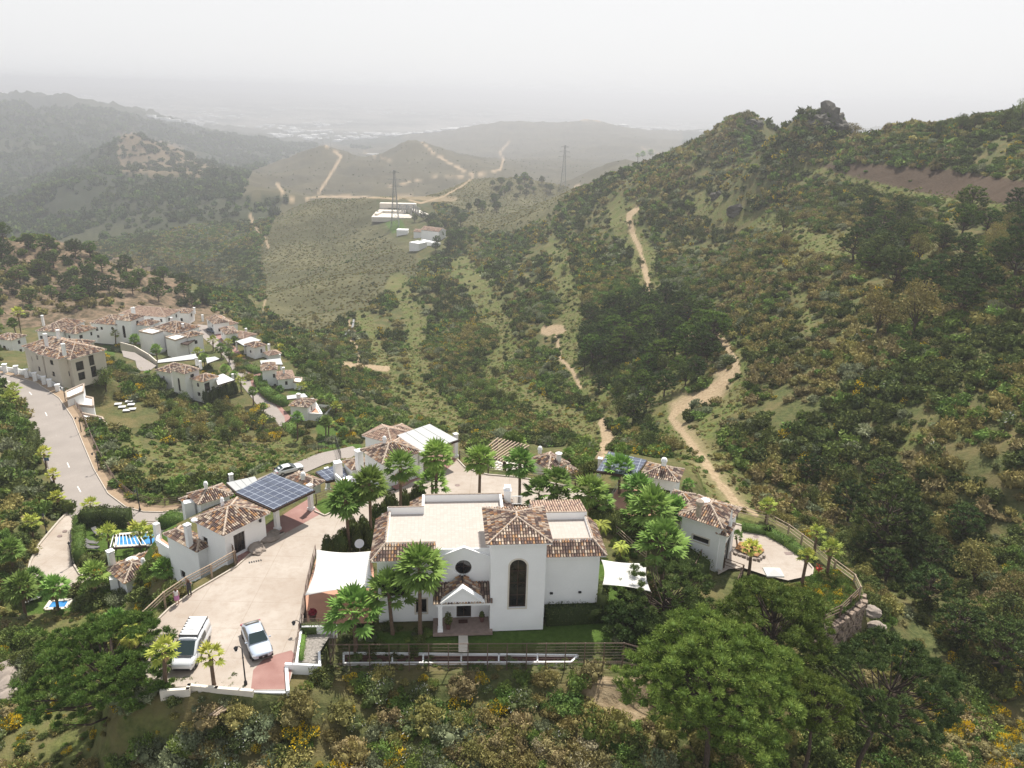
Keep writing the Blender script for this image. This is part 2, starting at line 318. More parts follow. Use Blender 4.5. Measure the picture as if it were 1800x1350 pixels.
IDR = W_([(214,616),(236.5,619.6),(263,635.6),(275,642.7),(263,651.6),(242,651.6),(238,634),(217,626.7)], -33)
pad(W_([(240,1215),(225,1150),(245,1095),(290,1058),(335,1030),(405,990),(450,940),(540,870),(640,850),(680,830),(730,790),(810,795),(860,826),(960,838),(1060,860),(1120,880),(1120,1010),(1105,1080),(1080,1140),(583,1148),(560,1205)], -0.35), 4, 0.1, 0)
pad(TERR, 2.0, 0.0, 0.0); pad(GARDEN, 1.2, 0.0, 0.0); pad(DRIVE, 1.2, 0.12, 0.5)
pad(W_([(1200,890),(1292,896),(1346,906),(1400,932),(1470,990),(1512,1020),(1516,1045),(1447,1090),(1300,1062),(1210,1010)], -2.1), 1.2, 0, 0)
pad(RGARD, 0.8, 0.05, 0.0); pad(RPLAZA, 0.6, 0.12, 0.4); pad(DRIVEG, 1.5, 0.1, 0.5)
pad(W_([(1120,800),(1215,818),(1215,850),(1180,880),(1110,870),(1045,830),(1065,790)], -1.6), 4, 0, 0)
HB = 0.12
for (L_, R_, f) in ((RL, RR, 5.0), (RR[:12], RO, 4.0), (DLL, DLR, 3.0)):
    for i in range(len(L_)-1): pad([L_[i], L_[i+1], R_[i+1], R_[i]], f, HB, 0.5)
pad(W_([(150,917),(235,925),(300,925),(300,975),(192,1000),(140,1000),(131,948)], -14.6), 3, 0.05, 0.0)      # pool garden
pad(W_([(184,990),(250,970),(290,975),(285,1010),(220,1045),(190,1030)], -14.3), 2.5, 0.05, 0.4)             # house below the pool
pad(W_([(60,1048),(130,1045),(140,1078),(60,1085),(30,1075)], -14.6), 3, 0.05, 0.0)
pad(W_([(300,930),(400,880),(480,870),(560,850),(600,850),(560,880),(420,930),(330,1005),(300,1000)], -5.0), 6, 0.0, 0.0)
pad(W_([(858,800),(900,775),(1000,800),(1012,840),(940,838),(880,832)], -4.0), 4, 0.0, 0.0)
# town on its ridge
pad(W_([(20,585),(90,570),(230,545),(350,545),(395,570),(440,590),(520,640),(530,690),(560,720),(630,745),(635,785),(560,790),(510,770),(465,765),(420,720),(380,720),(300,700),(270,660),(180,640),(60,640)], -38.1), 22, 0.0, 0.0)
pad(W_([(0,580),(150,568),(240,600),(290,640),(250,665),(190,640),(60,625),(0,630)], -33.1), 14, 0.0, 0.0)
pad(W_([(0,640),(60,640),(190,665),(245,690),(230,715),(150,720),(110,690),(0,665)], -21.0), 9, 0.0, 0.0)
pad(W_([(160,715),(230,700),(280,715),(285,740),(230,770),(170,775)], -25.5), 7, 0.0, 0.0)
for i in range(len(CL)-1): pad([CL[i], CL[i+1], CP[i+1], CP[i]], 3, 0.15, 0.6)
pad(IDR, 3, 0.15, 0.5)
for mk, m, zt in HARD: s_ = GZ[mk]; s_[m] = np.minimum(s_[m], zt[m]); GZ[mk] = s_
for L_, R_ in ((RL, RR), (RR[:12], RO), (DLL, DLR)): pass
def ground(x, y):
    a = (math.atan2(x, y)-AZ[0])/(AZ[1]-AZ[0]); l = math.log(max(22.5, math.hypot(x, y)))
    i = min(max(int(np.searchsorted(LR, l))-1, 0), NR-2); t = (l-LR[i])/(LR[i+1]-LR[i]); a = min(max(a, 0), NA-1.001); j = int(a); s = a-j
    return float((GZ[i, j]*(1-s)+GZ[i, j+1]*s)*(1-t)+(GZ[i+1, j]*(1-s)+GZ[i+1, j+1]*s)*t)
def hit(px, py, zoff=0.0):
    """the first ground point a ray through the pixel meets"""
    r = ray(px, py); h = math.hypot(r[0], r[1]); t = 25.0
    while t < 28000:
        x, y, z = r[0]/h*t, r[1]/h*t, 44+r[2]/h*t
        if z <= ground(x, y)+zoff: return np.array([x, y, ground(x, y)])
        t += max(0.15, t*0.002)
    return None
# ------------------------------------------------------------------ what covers the ground, read in ground coordinates
PX, PY, PD = proj(GX, GY, GZ)
el = np.arctan2(GZ-44.0, GR); run = np.maximum.accumulate(el, 0); VIS = el >= run-0.004
def inpoly(*p): return pip(PX, PY, list(p))
def nearline(pts, w):
    m = np.zeros(PX.shape, bool)
    for a, b in zip(pts[:-1], pts[1:]): m |= seg_d(PX, PY, a, b)[0] < w
    return m
SLP = np.abs(np.gradient(GZ, axis=0)/np.maximum(1e-3, np.gradient(GR, axis=0))); NOI = fbm(PX, PY*1.6, 22, 4, 5); BARE = np.zeros(GX.shape); GRASS = np.zeros(GX.shape); OLIVE = np.zeros(GX.shape); BROWN = np.zeros(GX.shape); RED = np.zeros(GX.shape); DENS = np.ones(GX.shape)
def line(pts, w, v=1.0, arr=None, soft=1.0):
    arr = BARE if arr is None else arr; d = np.full(PX.shape, 1e9); wob = (NOI-0.5)*w*(1.1 if w > 3.5 else 0.3)
    for i, (a, b) in enumerate(zip(pts[:-1], pts[1:])): d = np.minimum(d, seg_d(PX, PY, a, b)[0])
    np.maximum(arr, v*np.clip((w+soft-d-wob)/(soft*1.5), 0, 1), out=arr)
# far and middle hills
olive = inpoly((455,440),(500,350),(660,345),(665,400),(730,440),(740,480),(640,540),(560,590),(500,570),(470,545))|inpoly((420,345),(440,300),(570,250),(640,262),(735,245),(900,310),(1020,330),(900,400),(780,360),(600,347))|(GR > 1050) & inpoly((700,240),(870,205),(1200,205),(1200,300),(1000,340),(850,330))|inpoly((880,330),(1020,330),(960,380),(900,410),(800,400))
OLIVE[olive] = 1
brown = inpoly((0,415),(130,425),(330,490),(330,520),(420,560),(400,575),(0,575)); BROWN[brown] = 1
crag = inpoly((205,300),(208,240),(235,228),(300,250),(390,300),(330,315),(240,305)) & (GR > 1200); BROWN[crag] = 0.7; BARE[crag] = 0.12
RED[inpoly((1435,290),(1500,285),(1650,295),(1810,320),(1810,365),(1650,345),(1500,312)) & (GR < 420)] = 1
for pts, w in (([(573,256),(600,275),(585,300),(560,340)], 3.2), ([(742,250),(770,275),(815,300),(835,308),(880,298),(885,280),(878,268),(895,250)], 2.6), ([(835,308),(815,325),(780,345),(740,357),(720,352)], 2.2), ([(835,308),(760,312),(680,328)], 1.4),
               ([(486,322),(502,345)], 4), ([(440,378),(445,395),(458,410)], 4), ([(465,415),(472,435)], 3), ([(455,505),(468,520),(462,545)], 2), ([(500,352),(560,346),(640,346),(700,350)], 2),
               ([(1010,328),(1018,325),(1022,338)], 2), ([(1128,258),(1190,285),(1225,300)], 1.2), ([(1000,212),(1040,208),(1055,214)], 2.5), ([(640,268),(680,280),(720,283)], 1.2),
               ([(1120,367),(1105,378),(1112,410),(1125,440),(1133,470),(1143,515)], 4), ([(613,565),(622,580),(618,598),(632,618),(628,640),(645,650)], 3.2), ([(600,640),(640,645),(680,648)], 5),
               ([(975,580),(980,600),(985,630),(1005,650),(1020,680)], 3), ([(1215,590),(1240,580),(1275,605),(1292,635),(1295,655),(1270,670),(1240,690),(1215,705)], 7.5),
               ([(1250,700),(1190,720),(1180,735),(1195,755),(1215,780),(1235,805),(1262,845),(1290,880)], 6), ([(1290,880),(1330,905)], 3), ([(1060,740),(1070,770),(1058,800)], 9), ([(960,580),(985,580)], 8)):
    line(pts, w*(0.55 if min(p[1] for p in pts) < 360 or max(p[0] for p in pts) < 520 else 1), 0.9)
line([(1190,715),(1255,692),(1275,660)], 13, 0.8, soft=9); line([(1195,735),(1240,815),(1300,890)], 10, 0.5, soft=14)
line([(700,345),(760,350),(800,350)], 4, 0.5)
GR_LINES = [([(810,470),(845,520),(880,570),(895,610),(870,650),(890,680),(950,715),(1010,740),(1040,760)], 15), ([(700,500),(735,570),(730,620),(740,680),(780,720),(800,745)], 13), ([(1090,370),(1120,430),(1140,500)], 17),
            ([(980,440),(1000,520),(1010,570),(1000,620),(1040,690),(1075,720)], 16), ([(1400,290),(1440,300),(1550,330),(1700,350),(1810,370)], 7), ([(1230,355),(1300,380),(1390,400),(1440,430),(1500,450)], 14),
            ([(1270,600),(1310,640),(1290,700),(1230,760),(1300,850),(1320,900)], 12), ([(1240,540),(1300,520)], 3), ([(1400,500),(1420,540),(1425,580)], 8), ([(640,560),(700,690),(780,740)], 10), ([(1200,600),(1170,740),(1250,830),(1300,900)], 22),
            ([(1640,720),(1560,830),(1500,930)], 6), ([(470,770),(600,800),(640,830)], 14), ([(230,770),(300,880)], 8), ([(0,1080),(150,1110),(240,1090)], 24)]
for pts, w in GR_LINES: line(pts, w*1.3, 1.0, GRASS, soft=4)
GRASS[inpoly((250,790),(340,770),(620,790),(600,830),(520,820),(330,850),(240,850))] = 0.7
GRASS[inpoly((0,1300),(60,1240),(230,1230),(330,1240),(300,1290),(140,1350),(0,1350))] = 0.9
BARE[inpoly((1050,1190),(1150,1190),(1160,1260),(1090,1270),(1020,1215))] = 0.8
DENS = np.where(BARE > 0.45, 0, DENS); DENS = np.where(RED > 0, 0.02, DENS); DENS *= 1-0.80*GRASS; DENS[KEEP > 0.5] = 0
nodens = [((505,1213),(520,1150),(541,1100),(556,960),(660,900),(740,866),(1000,880),(1062,860),(1120,880),(1130,1050),(1110,1182),(583,1186),(560,1190)), ((1262,900),(1400,930),(1520,1030),(1535,1080),(1490,1150),(1440,1140),(1430,1095),(1262,1060)),
          ((1040,790),(1215,810),(1300,880),(1300,1060),(1160,1060),(1060,900)), ((184,985),(290,965),(300,925),(400,850),(600,790),(690,750),(810,770),(850,830),(850,900),(480,960),(400,1000),(300,1050),(200,1050)),
          ((120,905),(310,905),(310,1000),(180,1000),(125,990)), ((40,1045),(135,1045),(140,1080),(40,1085)), ((855,770),(1010,790),(1020,870),(855,840)), ((660,350),(755,350),(800,430),(740,460),(650,400)),
          ((0,560),(230,540),(350,540),(440,580),(520,640),(530,690),(560,720),(635,745),(635,785),(560,795),(515,790),(500,760),(440,720),(400,705),(300,700),(275,660),(180,690),(0,690)),
          ((0,1170),(40,1180),(40,1240),(0,1240))]
for p in nodens: DENS[inpoly(*p) & (GR < 900)] = 0
LAWN = np.zeros(GX.shape)
for p, z in (([(553,897),(571,905),(589,897),(640,876),(690,860),(676,846),(560,880)], 0), ([(640,1112),(960,1100),(1060,980),(1110,1000),(1100,1120),(1060,1145),(640,1145)], 0), ([(140,930),(310,918),(310,985),(150,985)], -14.6), ([(40,1050),(130,1045),(130,1075),(40,1080)], 0),
             ([(185,585),(215,600),(200,625),(180,620)], 0), ([(555,745),(600,740),(640,790),(560,795)], 0), ([(505,690),(530,680),(545,700)], 0), ([(675,390),(705,385),(715,405),(690,410)], 0)):
    LAWN[inpoly(*p) & (GR < 800)] = 1
def set_attr(me, name, arr):
    a = me.attributes.new(name, 'FLOAT', 'POINT'); a.data.foreach_set('value', np.ascontiguousarray(arr.ravel(), dtype=np.float32))
me = bpy.data.meshes.new('terrain'); nv = NA*NR; me.vertices.add(nv)
co = np.stack([GX, GY, GZ], -1).astype(np.float32); me.vertices.foreach_set('co', co.ravel())
idx = np.arange(nv).reshape(NR, NA); fa = np.stack([idx[:-1, :-1], idx[:-1, 1:], idx[1:, 1:], idx[1:, :-1]], -1).reshape(-1, 4)
nf = len(fa); me.loops.add(nf*4); me.polygons.add(nf); me.loops.foreach_set('vertex_index', fa.ravel().astype(np.int32))
me.polygons.foreach_set('loop_start', np.arange(0, nf*4, 4, dtype=np.int32)); me.polygons.foreach_set('use_smooth', np.ones(nf, bool)); me.update(); me.validate()
for nme, arr in (('bare', BARE), ('grass', GRASS), ('olive', OLIVE), ('brown', BROWN), ('red', RED), ('lawn', LAWN)): set_attr(me, nme, arr)
k = NB('ground'); p = k.pos()
nb = k.noise(0.02, 5, p); nm = k.noise(0.22, 4, p, 0.6); ns = k.noise(1.6, 4, p, 0.65); nxl = k.noise(0.0035, 6, p, 0.62)
earth = k.mix(k.maprange(ns, 0.3, 0.7), (0.17, 0.125, 0.078), (0.30, 0.22, 0.14))
dry = k.mix(k.maprange(nm, 0.35, 0.65), (0.078, 0.080, 0.030), (0.150, 0.125, 0.055))
dk = k.mix(k.maprange(ns, 0.35, 0.65), (0.050, 0.066, 0.022), (0.125, 0.132, 0.050))
base_c = k.mix(k.maprange(nm, 0.38, 0.62), dk, dry)
spk = k.mix(k.maprange(k.noise(0.32, 5, p, 0.7), 0.42, 0.60), (0.022, 0.030, 0.016), (0.075, 0.075, 0.036)); farc = k.mix(k.maprange(nxl, 0.42, 0.6), (0.026, 0.034, 0.018), spk)
cd = k.N.new('ShaderNodeVectorMath'); cd.operation = 'DISTANCE'; k.L.new(p, cd.inputs[0]); cd.inputs[1].default_value = (0, 0, 0)
c = k.mix(k.maprange(cd.outputs['Value'], 500, 1100), base_c, farc)
ol = k.mix(k.maprange(k.noise(0.5, 5, p, 0.75), 0.35, 0.65), (0.078, 0.078, 0.034), (0.185, 0.165, 0.085)); ol = k.mix(k.maprange(nb, 0.38, 0.58, 0, 0.75), ol, (0.074, 0.074, 0.034)); ol = k.mix(k.maprange(nxl, 0.45, 0.6, 0, 0.5), ol, (0.064, 0.064, 0.030))
ol = k.mix(k.maprange(cd.outputs['Value'], 700, 1300, 0, 0.7), ol, k.mix(k.maprange(k.noise(0.011, 6, p, 0.7), 0.4, 0.6), (0.048, 0.040, 0.025), (0.092, 0.076, 0.046)))
c = k.mix(k.attr('olive'), c, ol)
br = k.mix(k.maprange(k.noise(0.35, 5, p, 0.7), 0.38, 0.62), (0.07, 0.06, 0.032), (0.235, 0.165, 0.11)); c = k.mix(k.attr('brown'), c, br)
gr = k.mix(k.maprange(ns, 0.3, 0.7), (0.050, 0.074, 0.018), (0.155, 0.170, 0.050)); gr = k.mix(k.maprange(nm, 0.40, 0.60, 0, 0.7), gr, (0.155, 0.130, 0.060))
c = k.mix(k.attr('grass'), c, gr)
bare = k.mix(k.maprange(ns, 0.3, 0.7), (0.27, 0.19, 0.115), (0.46, 0.35, 0.23)); c = k.mix(k.attr('bare'), c, bare)
c = k.mix(k.attr('red'), c, k.mix(k.maprange(ns, 0.3, 0.7), (0.048, 0.033, 0.022), (0.095, 0.066, 0.044)))  # road cut: brown earth with the shade of its face darkened in
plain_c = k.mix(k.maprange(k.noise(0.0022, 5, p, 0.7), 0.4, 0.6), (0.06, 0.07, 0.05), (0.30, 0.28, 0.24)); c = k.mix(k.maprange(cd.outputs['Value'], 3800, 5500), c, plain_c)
c = k.mix(k.attr('lawn'), c, k.mix(k.maprange(k.noise(2.5, 5, p, 0.7), 0.3, 0.7), (0.048, 0.085, 0.015), (0.085, 0.135, 0.028)))
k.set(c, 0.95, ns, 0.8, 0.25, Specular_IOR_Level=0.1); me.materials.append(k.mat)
terrain = bpy.data.objects.new('terrain', me); COL.objects.link(terrain); terrain['kind'] = 'structure'
# ------------------------------------------------------------------ built materials
plain('white_render', (0.88, 0.875, 0.86), 0.85, 0.04, 0.6, bump=0.25); plain('cream_render', (0.60, 0.54, 0.45), 0.85, 0.05, 0.6, bump=0.2)
plain('white_roof', (0.64, 0.58, 0.52), 0.8, 0.05, 0.5); plain('stone_trim', (0.68, 0.62, 0.53), 0.8, 0.08)
plain('dark_wood', (0.055, 0.030, 0.020), 0.6, 0.25, 6); plain('fence_wood', (0.155, 0.105, 0.075), 0.8, 0.3, 5); plain('brown_metal', (0.16, 0.105, 0.08), 0.5, 0.2, 5)
plain('pale_wood', (0.42, 0.32, 0.23), 0.8, 0.2, 5); plain('sidewalk', (0.31, 0.22, 0.14), 0.9, 0.15, 0.8); plain('kerb', (0.48, 0.42, 0.35), 0.9, 0.15, 2)
plain('asphalt', (0.30, 0.262, 0.232), 0.9, 0.09, 0.25, bump=0.3); plain('white_paint', (0.70, 0.70, 0.69), 0.45, 0.03); plain('road_paint', (0.75, 0.73, 0.70), 0.7, 0.1, 3)
plain('terracotta_floor', (0.50, 0.27, 0.18), 0.8, 0.12, 1.2); plain('black', (0.02, 0.02, 0.022), 0.5, 0.2); plain('rubber', (0.025, 0.025, 0.025), 0.8, 0.1)
plain('canvas', (0.60, 0.585, 0.55), 0.9, 0.02, 0.4); plain('grey_metal', (0.35, 0.35, 0.35), 0.4, 0.1, 2, metallic=0.6); plain('soil', (0.075, 0.028, 0.02), 0.95, 0.3, 3)
plain('pebbles', (0.30, 0.27, 0.24), 0.95, 0.5, 7, bump=0.8); plain('green_metal', (0.10, 0.13, 0.10), 0.6, 0.15); plain('awning', (0.50, 0.51, 0.49), 0.8, 0.06)
plain('skin', (0.55, 0.34, 0.25), 0.6, 0.05); plain('hair', (0.12, 0.05, 0.025), 0.7, 0.2, 20); plain('white_cloth', (0.75, 0.72, 0.70), 0.9, 0.05); plain('pink_cloth', (0.55, 0.22, 0.42), 0.9, 0.1)
plain('dark_cloth', (0.05, 0.05, 0.055), 0.9, 0.2); plain('red_leaf', (0.32, 0.02, 0.04), 0.7, 0.3, 9); plain('pot', (0.13, 0.06, 0.05), 0.7, 0.2)
k = NB('drive_concrete'); p = k.pos(); a = k.noise(0.13, 5, p, 0.6); b = k.noise(1.1, 5, p, 0.7); g = k.noise(9, 3, p)
c = k.mix(k.maprange(a, 0.35, 0.65), (0.345, 0.285, 0.232), (0.44, 0.385, 0.33)); c = k.mix(k.maprange(b, 0.45, 0.7, 0, 0.5), c, (0.29, 0.225, 0.17)); vj = k.N.new('ShaderNodeTexBrick'); k.L.new(p, vj.inputs['Vector']); vj.inputs['Scale'].default_value = 1; vj.inputs['Brick Width'].default_value = 4.6; vj.inputs['Row Height'].default_value = 3.8; vj.inputs['Mortar Size'].default_value = 0.03; vj.offset = 0; vj.inputs['Color1'].default_value = vj.inputs['Color2'].default_value = (1, 1, 1, 1); vj.inputs['Mortar'].default_value = (0.85, 0.82, 0.79, 1)
c = k.mix(1.0, c, vj.outputs[0], 'MULTIPLY'); sn = k.noise(0.8, 6, p, 0.75); c = k.mix(k.maprange(sn, 0.63, 0.70, 0, 0.35), c, (0.17, 0.14, 0.115)); k.set(c, 0.85, g, 0.3, 0.01)
k = NB('stamped_red'); p = k.pos(); a = k.noise(0.5, 4, p); b = k.noise(6, 3, p); c = k.mix(k.maprange(a, 0.3, 0.7), (0.24, 0.115, 0.095), (0.34, 0.195, 0.165)); k.set(c, 0.85, b, 0.4, 0.02)
# clay tiles: one colour per tile
k = NB('clay_tiles'); r = k.attr('rnd')
c = k.ramp(r, [(0, (0.115, 0.075, 0.065)), (0.24, (0.20, 0.125, 0.095)), (0.42, (0.33, 0.215, 0.155)), (0.54, (0.52, 0.40, 0.29)), (0.74, (0.50, 0.28, 0.13)), (0.83, (0.38, 0.19, 0.10)), (0.89, (0.66, 0.54, 0.42))], True)
g = k.noise(2.2, 5, k.pos(), 0.7); c = k.mix(k.maprange(g, 0.4, 0.7, 0, 0.45), c, (0.15, 0.115, 0.095)); k.set(c, 0.8, k.noise(18, 2, k.pos()), 0.3, 0.01)
k = NB('pale_tiles'); r = k.attr('rnd')
c = k.ramp(r, [(0, (0.24, 0.17, 0.14)), (0.15, (0.42, 0.28, 0.21)), (0.45, (0.50, 0.35, 0.26)), (0.75, (0.56, 0.42, 0.31))], True)
g = k.noise(1.5, 5, k.pos(), 0.7); c = k.mix(k.maprange(g, 0.4, 0.7, 0, 0.5), c, (0.27, 0.18, 0.14)); k.set(c, 0.85)
plain('mortar', (0.47, 0.38, 0.30), 0.9, 0.25, 4); plain('tile_bed', (0.095, 0.065, 0.052), 0.95, 0.2, 4)  # bed coloured dark to paint shade into the channels between tile rows
k = NB('glass_dark'); p = k.pos(); c = k.mix(k.maprange(k.noise(0.9, 3, p), 0.4, 0.65), (0.010, 0.011, 0.013), (0.035, 0.032, 0.030)); k.set(c, 0.06, None, Specular_IOR_Level=0.5)
k = NB('car_glass'); k.set((0.015, 0.03, 0.03), 0.04, None, Specular_IOR_Level=0.6)
k = NB('car_paint'); k.set((0.66, 0.67, 0.68), 0.22, None, Metallic=0.0, Coat_Weight=0.6, Coat_Roughness=0.05)
k = NB('silver_car_paint'); k.set((0.50, 0.56, 0.64), 0.25, None, Metallic=0.25, Coat_Weight=0.6, Coat_Roughness=0.05)
k = NB('blue_car_paint'); k.set((0.05, 0.07, 0.12), 0.22, None, Metallic=0.3, Coat_Weight=0.6)
k = NB('lamp_glass'); k.set((0.75, 0.77, 0.80), 0.1, None)
k = NB('headlight'); k.set((0.55, 0.57, 0.60), 0.08, None, Metallic=0.5)
k = NB('solar'); tc = k.N.new('ShaderNodeTexCoord'); br = k.N.new('ShaderNodeTexBrick'); k.L.new(tc.outputs['Object'], br.inputs['Vector'])
br.offset = 0; br.inputs['Color1'].default_value = (0.035, 0.045, 0.080, 1); br.inputs['Color2'].default_value = (0.055, 0.068, 0.105, 1); br.inputs['Mortar'].default_value = (0.30, 0.33, 0.38, 1)
br.inputs['Scale'].default_value = 1.0; br.inputs['Mortar Size'].default_value = 0.035; br.inputs['Brick Width'].default_value = 1.0; br.inputs['Row Height'].default_value = 0.85
k.set(br.outputs[0], 0.2, None, Specular_IOR_Level=0.8, Coat_Weight=0.5, Coat_Roughness=0.06)
k = NB('pool_tile'); p = k.pos(); c = k.mix(k.maprange(k.noise(1.2, 4, p), 0.35, 0.65), (0.02, 0.16, 0.38), (0.06, 0.27, 0.52)); k.set(c, 0.4)
k = NB('pool_water'); p = k.pos(); c = k.mix(k.maprange(k.noise(1.0, 4, p), 0.35, 0.65), (0.025, 0.19, 0.46), (0.08, 0.32, 0.60)); k.set(c, 0.05, k.noise(3.5, 3, p), 0.25, 0.03, Specular_IOR_Level=0.6)
k = NB('rock_wall'); p = k.pos(); vo = k.N.new('ShaderNodeTexVoronoi'); vo.inputs['Scale'].default_value = 1.6; k.L.new(p, vo.inputs['Vector']); vd = k.N.new('ShaderNodeTexVoronoi'); vd.feature = 'DISTANCE_TO_EDGE'; vd.inputs['Scale'].default_value = 1.6; k.L.new(p, vd.inputs['Vector'])
c = k.mix(k.maprange(vo.outputs['Color'], 0, 1), (0.17, 0.125, 0.095), (0.33, 0.25, 0.19)); c = k.mix(k.maprange(vd.outputs['Distance'], 0.0, 0.08), (0.05, 0.035, 0.025), c); k.set(c, 0.9, vd.outputs['Distance'], 1.0, 0.15)
plain('boulder', (0.30, 0.25, 0.21), 0.95, 0.25, 1.2, bump=0.8)
k = NB('ribbed_panel'); tc = k.N.new('ShaderNodeTexCoord'); wv = k.N.new('ShaderNodeTexWave'); wv.bands_direction = 'X'; wv.inputs['Scale'].default_value = 1.2; k.L.new(tc.outputs['Object'], wv.inputs['Vector'])
c = k.mix(wv.outputs['Fac'], (0.33, 0.34, 0.33), (0.46, 0.46, 0.45)); k.set(c, 0.5, wv.outputs['Fac'], 0.5, 0.02)
# foliage
def leafmat(name, cols, trans=0.3, flower=None, fr=0.0, rough=0.6):
    kf = 1.5 if 'pine' in name else 2.0; cols = [tuple(min(0.8, x*kf) for x in c) for c in cols]
    k = NB(name); oi = k.N.new('ShaderNodeObjectInfo'); r = k.attr('rnd'); n_ = len(cols)
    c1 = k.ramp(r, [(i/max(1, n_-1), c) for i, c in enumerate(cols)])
    hv = k.N.new('ShaderNodeHueSaturation'); k.L.new(c1, hv.inputs['Color']); k.L.new(k.maprange(oi.outputs['Random'], 0, 1, 0.485, 0.518), hv.inputs['Hue'])
    w = k.N.new('ShaderNodeTexWhiteNoise'); w.noise_dimensions = '1D'; k.L.new(oi.outputs['Random'], w.inputs['W']); k.L.new(k.maprange(w.outputs['Value'], 0, 1, 0.72, 1.3), hv.inputs['Value'])
    c = hv.outputs[0]
    if flower: c = k.mix(k.math('GREATER_THAN', r, 1.0-fr), c, flower)
    tr = k.N.new('ShaderNodeBsdfTranslucent'); df = k.N.new('ShaderNodeBsdfDiffuse'); gl = k.N.new('ShaderNodeBsdfGlossy'); gl.inputs['Roughness'].default_value = 0.6; gl.inputs['Color'].default_value = (1, 1, 1, 1)
    k.L.new(c, df.inputs['Color']); k.L.new(k.mix(0.5, c, (0.20, 0.28, 0.04), 'ADD') if False else c, tr.inputs['Color'])
    m1 = k.N.new('ShaderNodeMixShader'); m1.inputs[0].default_value = trans*0.5; k.L.new(df.outputs[0], m1.inputs[1]); k.L.new(tr.outputs[0], m1.inputs[2])
    m2 = k.N.new('ShaderNodeMixShader'); m2.inputs[0].default_value = 0.008; k.L.new(m1.outputs[0], m2.inputs[1]); k.L.new(gl.outputs[0], m2.inputs[2]); k.L.new(m2.outputs[0], k.out.inputs['Surface'])
    k.N.remove(k.b); return k.mat
leafmat('leaf_green', [(0.036, 0.060, 0.013), (0.075, 0.108, 0.024), (0.135, 0.165, 0.040)]); leafmat('leaf_dark', [(0.022, 0.031, 0.009), (0.046, 0.058, 0.016), (0.088, 0.100, 0.028)])
leafmat('leaf_olive', [(0.065, 0.060, 0.020), (0.125, 0.110, 0.036), (0.20, 0.165, 0.065)]); leafmat('leaf_grey', [(0.060, 0.070, 0.036), (0.108, 0.120, 0.066), (0.165, 0.175, 0.105)])
leafmat('leaf_brown', [(0.068, 0.058, 0.024), (0.125, 0.104, 0.045), (0.195, 0.158, 0.080)], 0.15); leafmat('leaf_bright', [(0.048, 0.078, 0.016), (0.086, 0.122, 0.026), (0.135, 0.168, 0.042)], 0.35)
leafmat('broom', [(0.055, 0.065, 0.020), (0.10, 0.10, 0.030), (0.14, 0.13, 0.04)], 0.3, (0.80, 0.56, 0.03), 0.62); leafmat('blossom', [(0.11, 0.098, 0.055), (0.20, 0.175, 0.11), (0.32, 0.28, 0.19)], 0.15)
leafmat('cistus', [(0.034, 0.045, 0.016), (0.066, 0.080, 0.028), (0.11, 0.12, 0.046)], 0.25, (0.75, 0.73, 0.68), 0.035)
leafmat('palm_leaf', [(0.050, 0.085, 0.018), (0.095, 0.150, 0.032), (0.155, 0.215, 0.055)], 0.35); leafmat('palm_young', [(0.10, 0.13, 0.02), (0.19, 0.21, 0.04), (0.30, 0.28, 0.06)], 0.35); leafmat('palm_dry', [(0.10, 0.07, 0.035), (0.17, 0.12, 0.06), (0.24, 0.17, 0.09)], 0.2)
leafmat('pine_needle', [(0.038, 0.063, 0.011), (0.078, 0.116, 0.021), (0.140, 0.178, 0.040)], 0.25); leafmat('pine_dark', [(0.024, 0.040, 0.011), (0.050, 0.074, 0.020), (0.090, 0.118, 0.034)], 0.2)
plain('bark', (0.085, 0.060, 0.045), 0.95, 0.35, 5, bump=0.7); plain('palm_trunk', (0.16, 0.105, 0.07), 0.95, 0.3, 6, bump=0.8)
M = MATS
# ------------------------------------------------------------------ road and paving sheets
def sheet(name, pts, mat, dz=0.0, parent=None):
    mb = MB(); mb.poly([(p[0], p[1], p[2]+dz) for p in pts]); o = mb.build(name, M[mat], parent)
    bm = bmesh.new(); bm.from_mesh(o.data); bmesh.ops.triangulate(bm, faces=bm.faces)
    for f in bm.faces:
        if f.normal.z < 0: f.normal_flip()
    bm.to_mesh(o.data); bm.free(); return o
def band(name, L_, R_, mat, dz=0.0, sub=1):
    mb = MB()
    for i in range(len(L_)-1):
        mb.add([(*L_[i][:2], L_[i][2]+dz), (*L_[i+1][:2], L_[i+1][2]+dz), (*R_[i+1][:2], L_[i+1][2]+dz), (*R_[i][:2], L_[i][2]+dz)], [(0, 1, 2, 3)])
    return mb.build(name, M[mat])
def kerb(pts, w=0.16, h=0.14, mat='kerb', name='kerb', z=0.0):
    mb = MB()
    for a, b in zip(pts[:-1], pts[1:]): mb.beam((a[0], a[1], a[2]+z+h/2-0.04), (b[0], b[1], b[2]+z+h/2-0.04), w, h+0.08)
    o = mb.build(name, M[mat]); o['kind'] = 'structure'; return o
for o in (sheet('driveway', DRIVE, 'drive_concrete'), sheet('plaza', RPLAZA, 'drive_concrete', 0), sheet('drive_pavement', DRIVEG, 'terracotta_floor', 0), band('road', RL, RR, 'asphalt'),
          band('lower_driveway', DLL, DLR, 'drive_concrete', 0.006), band('town_road', CL, CR_, 'asphalt'), sheet('inner_road', IDR, 'asphalt')): o['kind'] = 'structure'
o = band('pavement', RR[:12], RO, 'sidewalk', 0.13); o['kind'] = 'structure'
o = band('town_pavement', CR_, CP, 'stamped_red', 0.01); o['kind'] = 'structure'
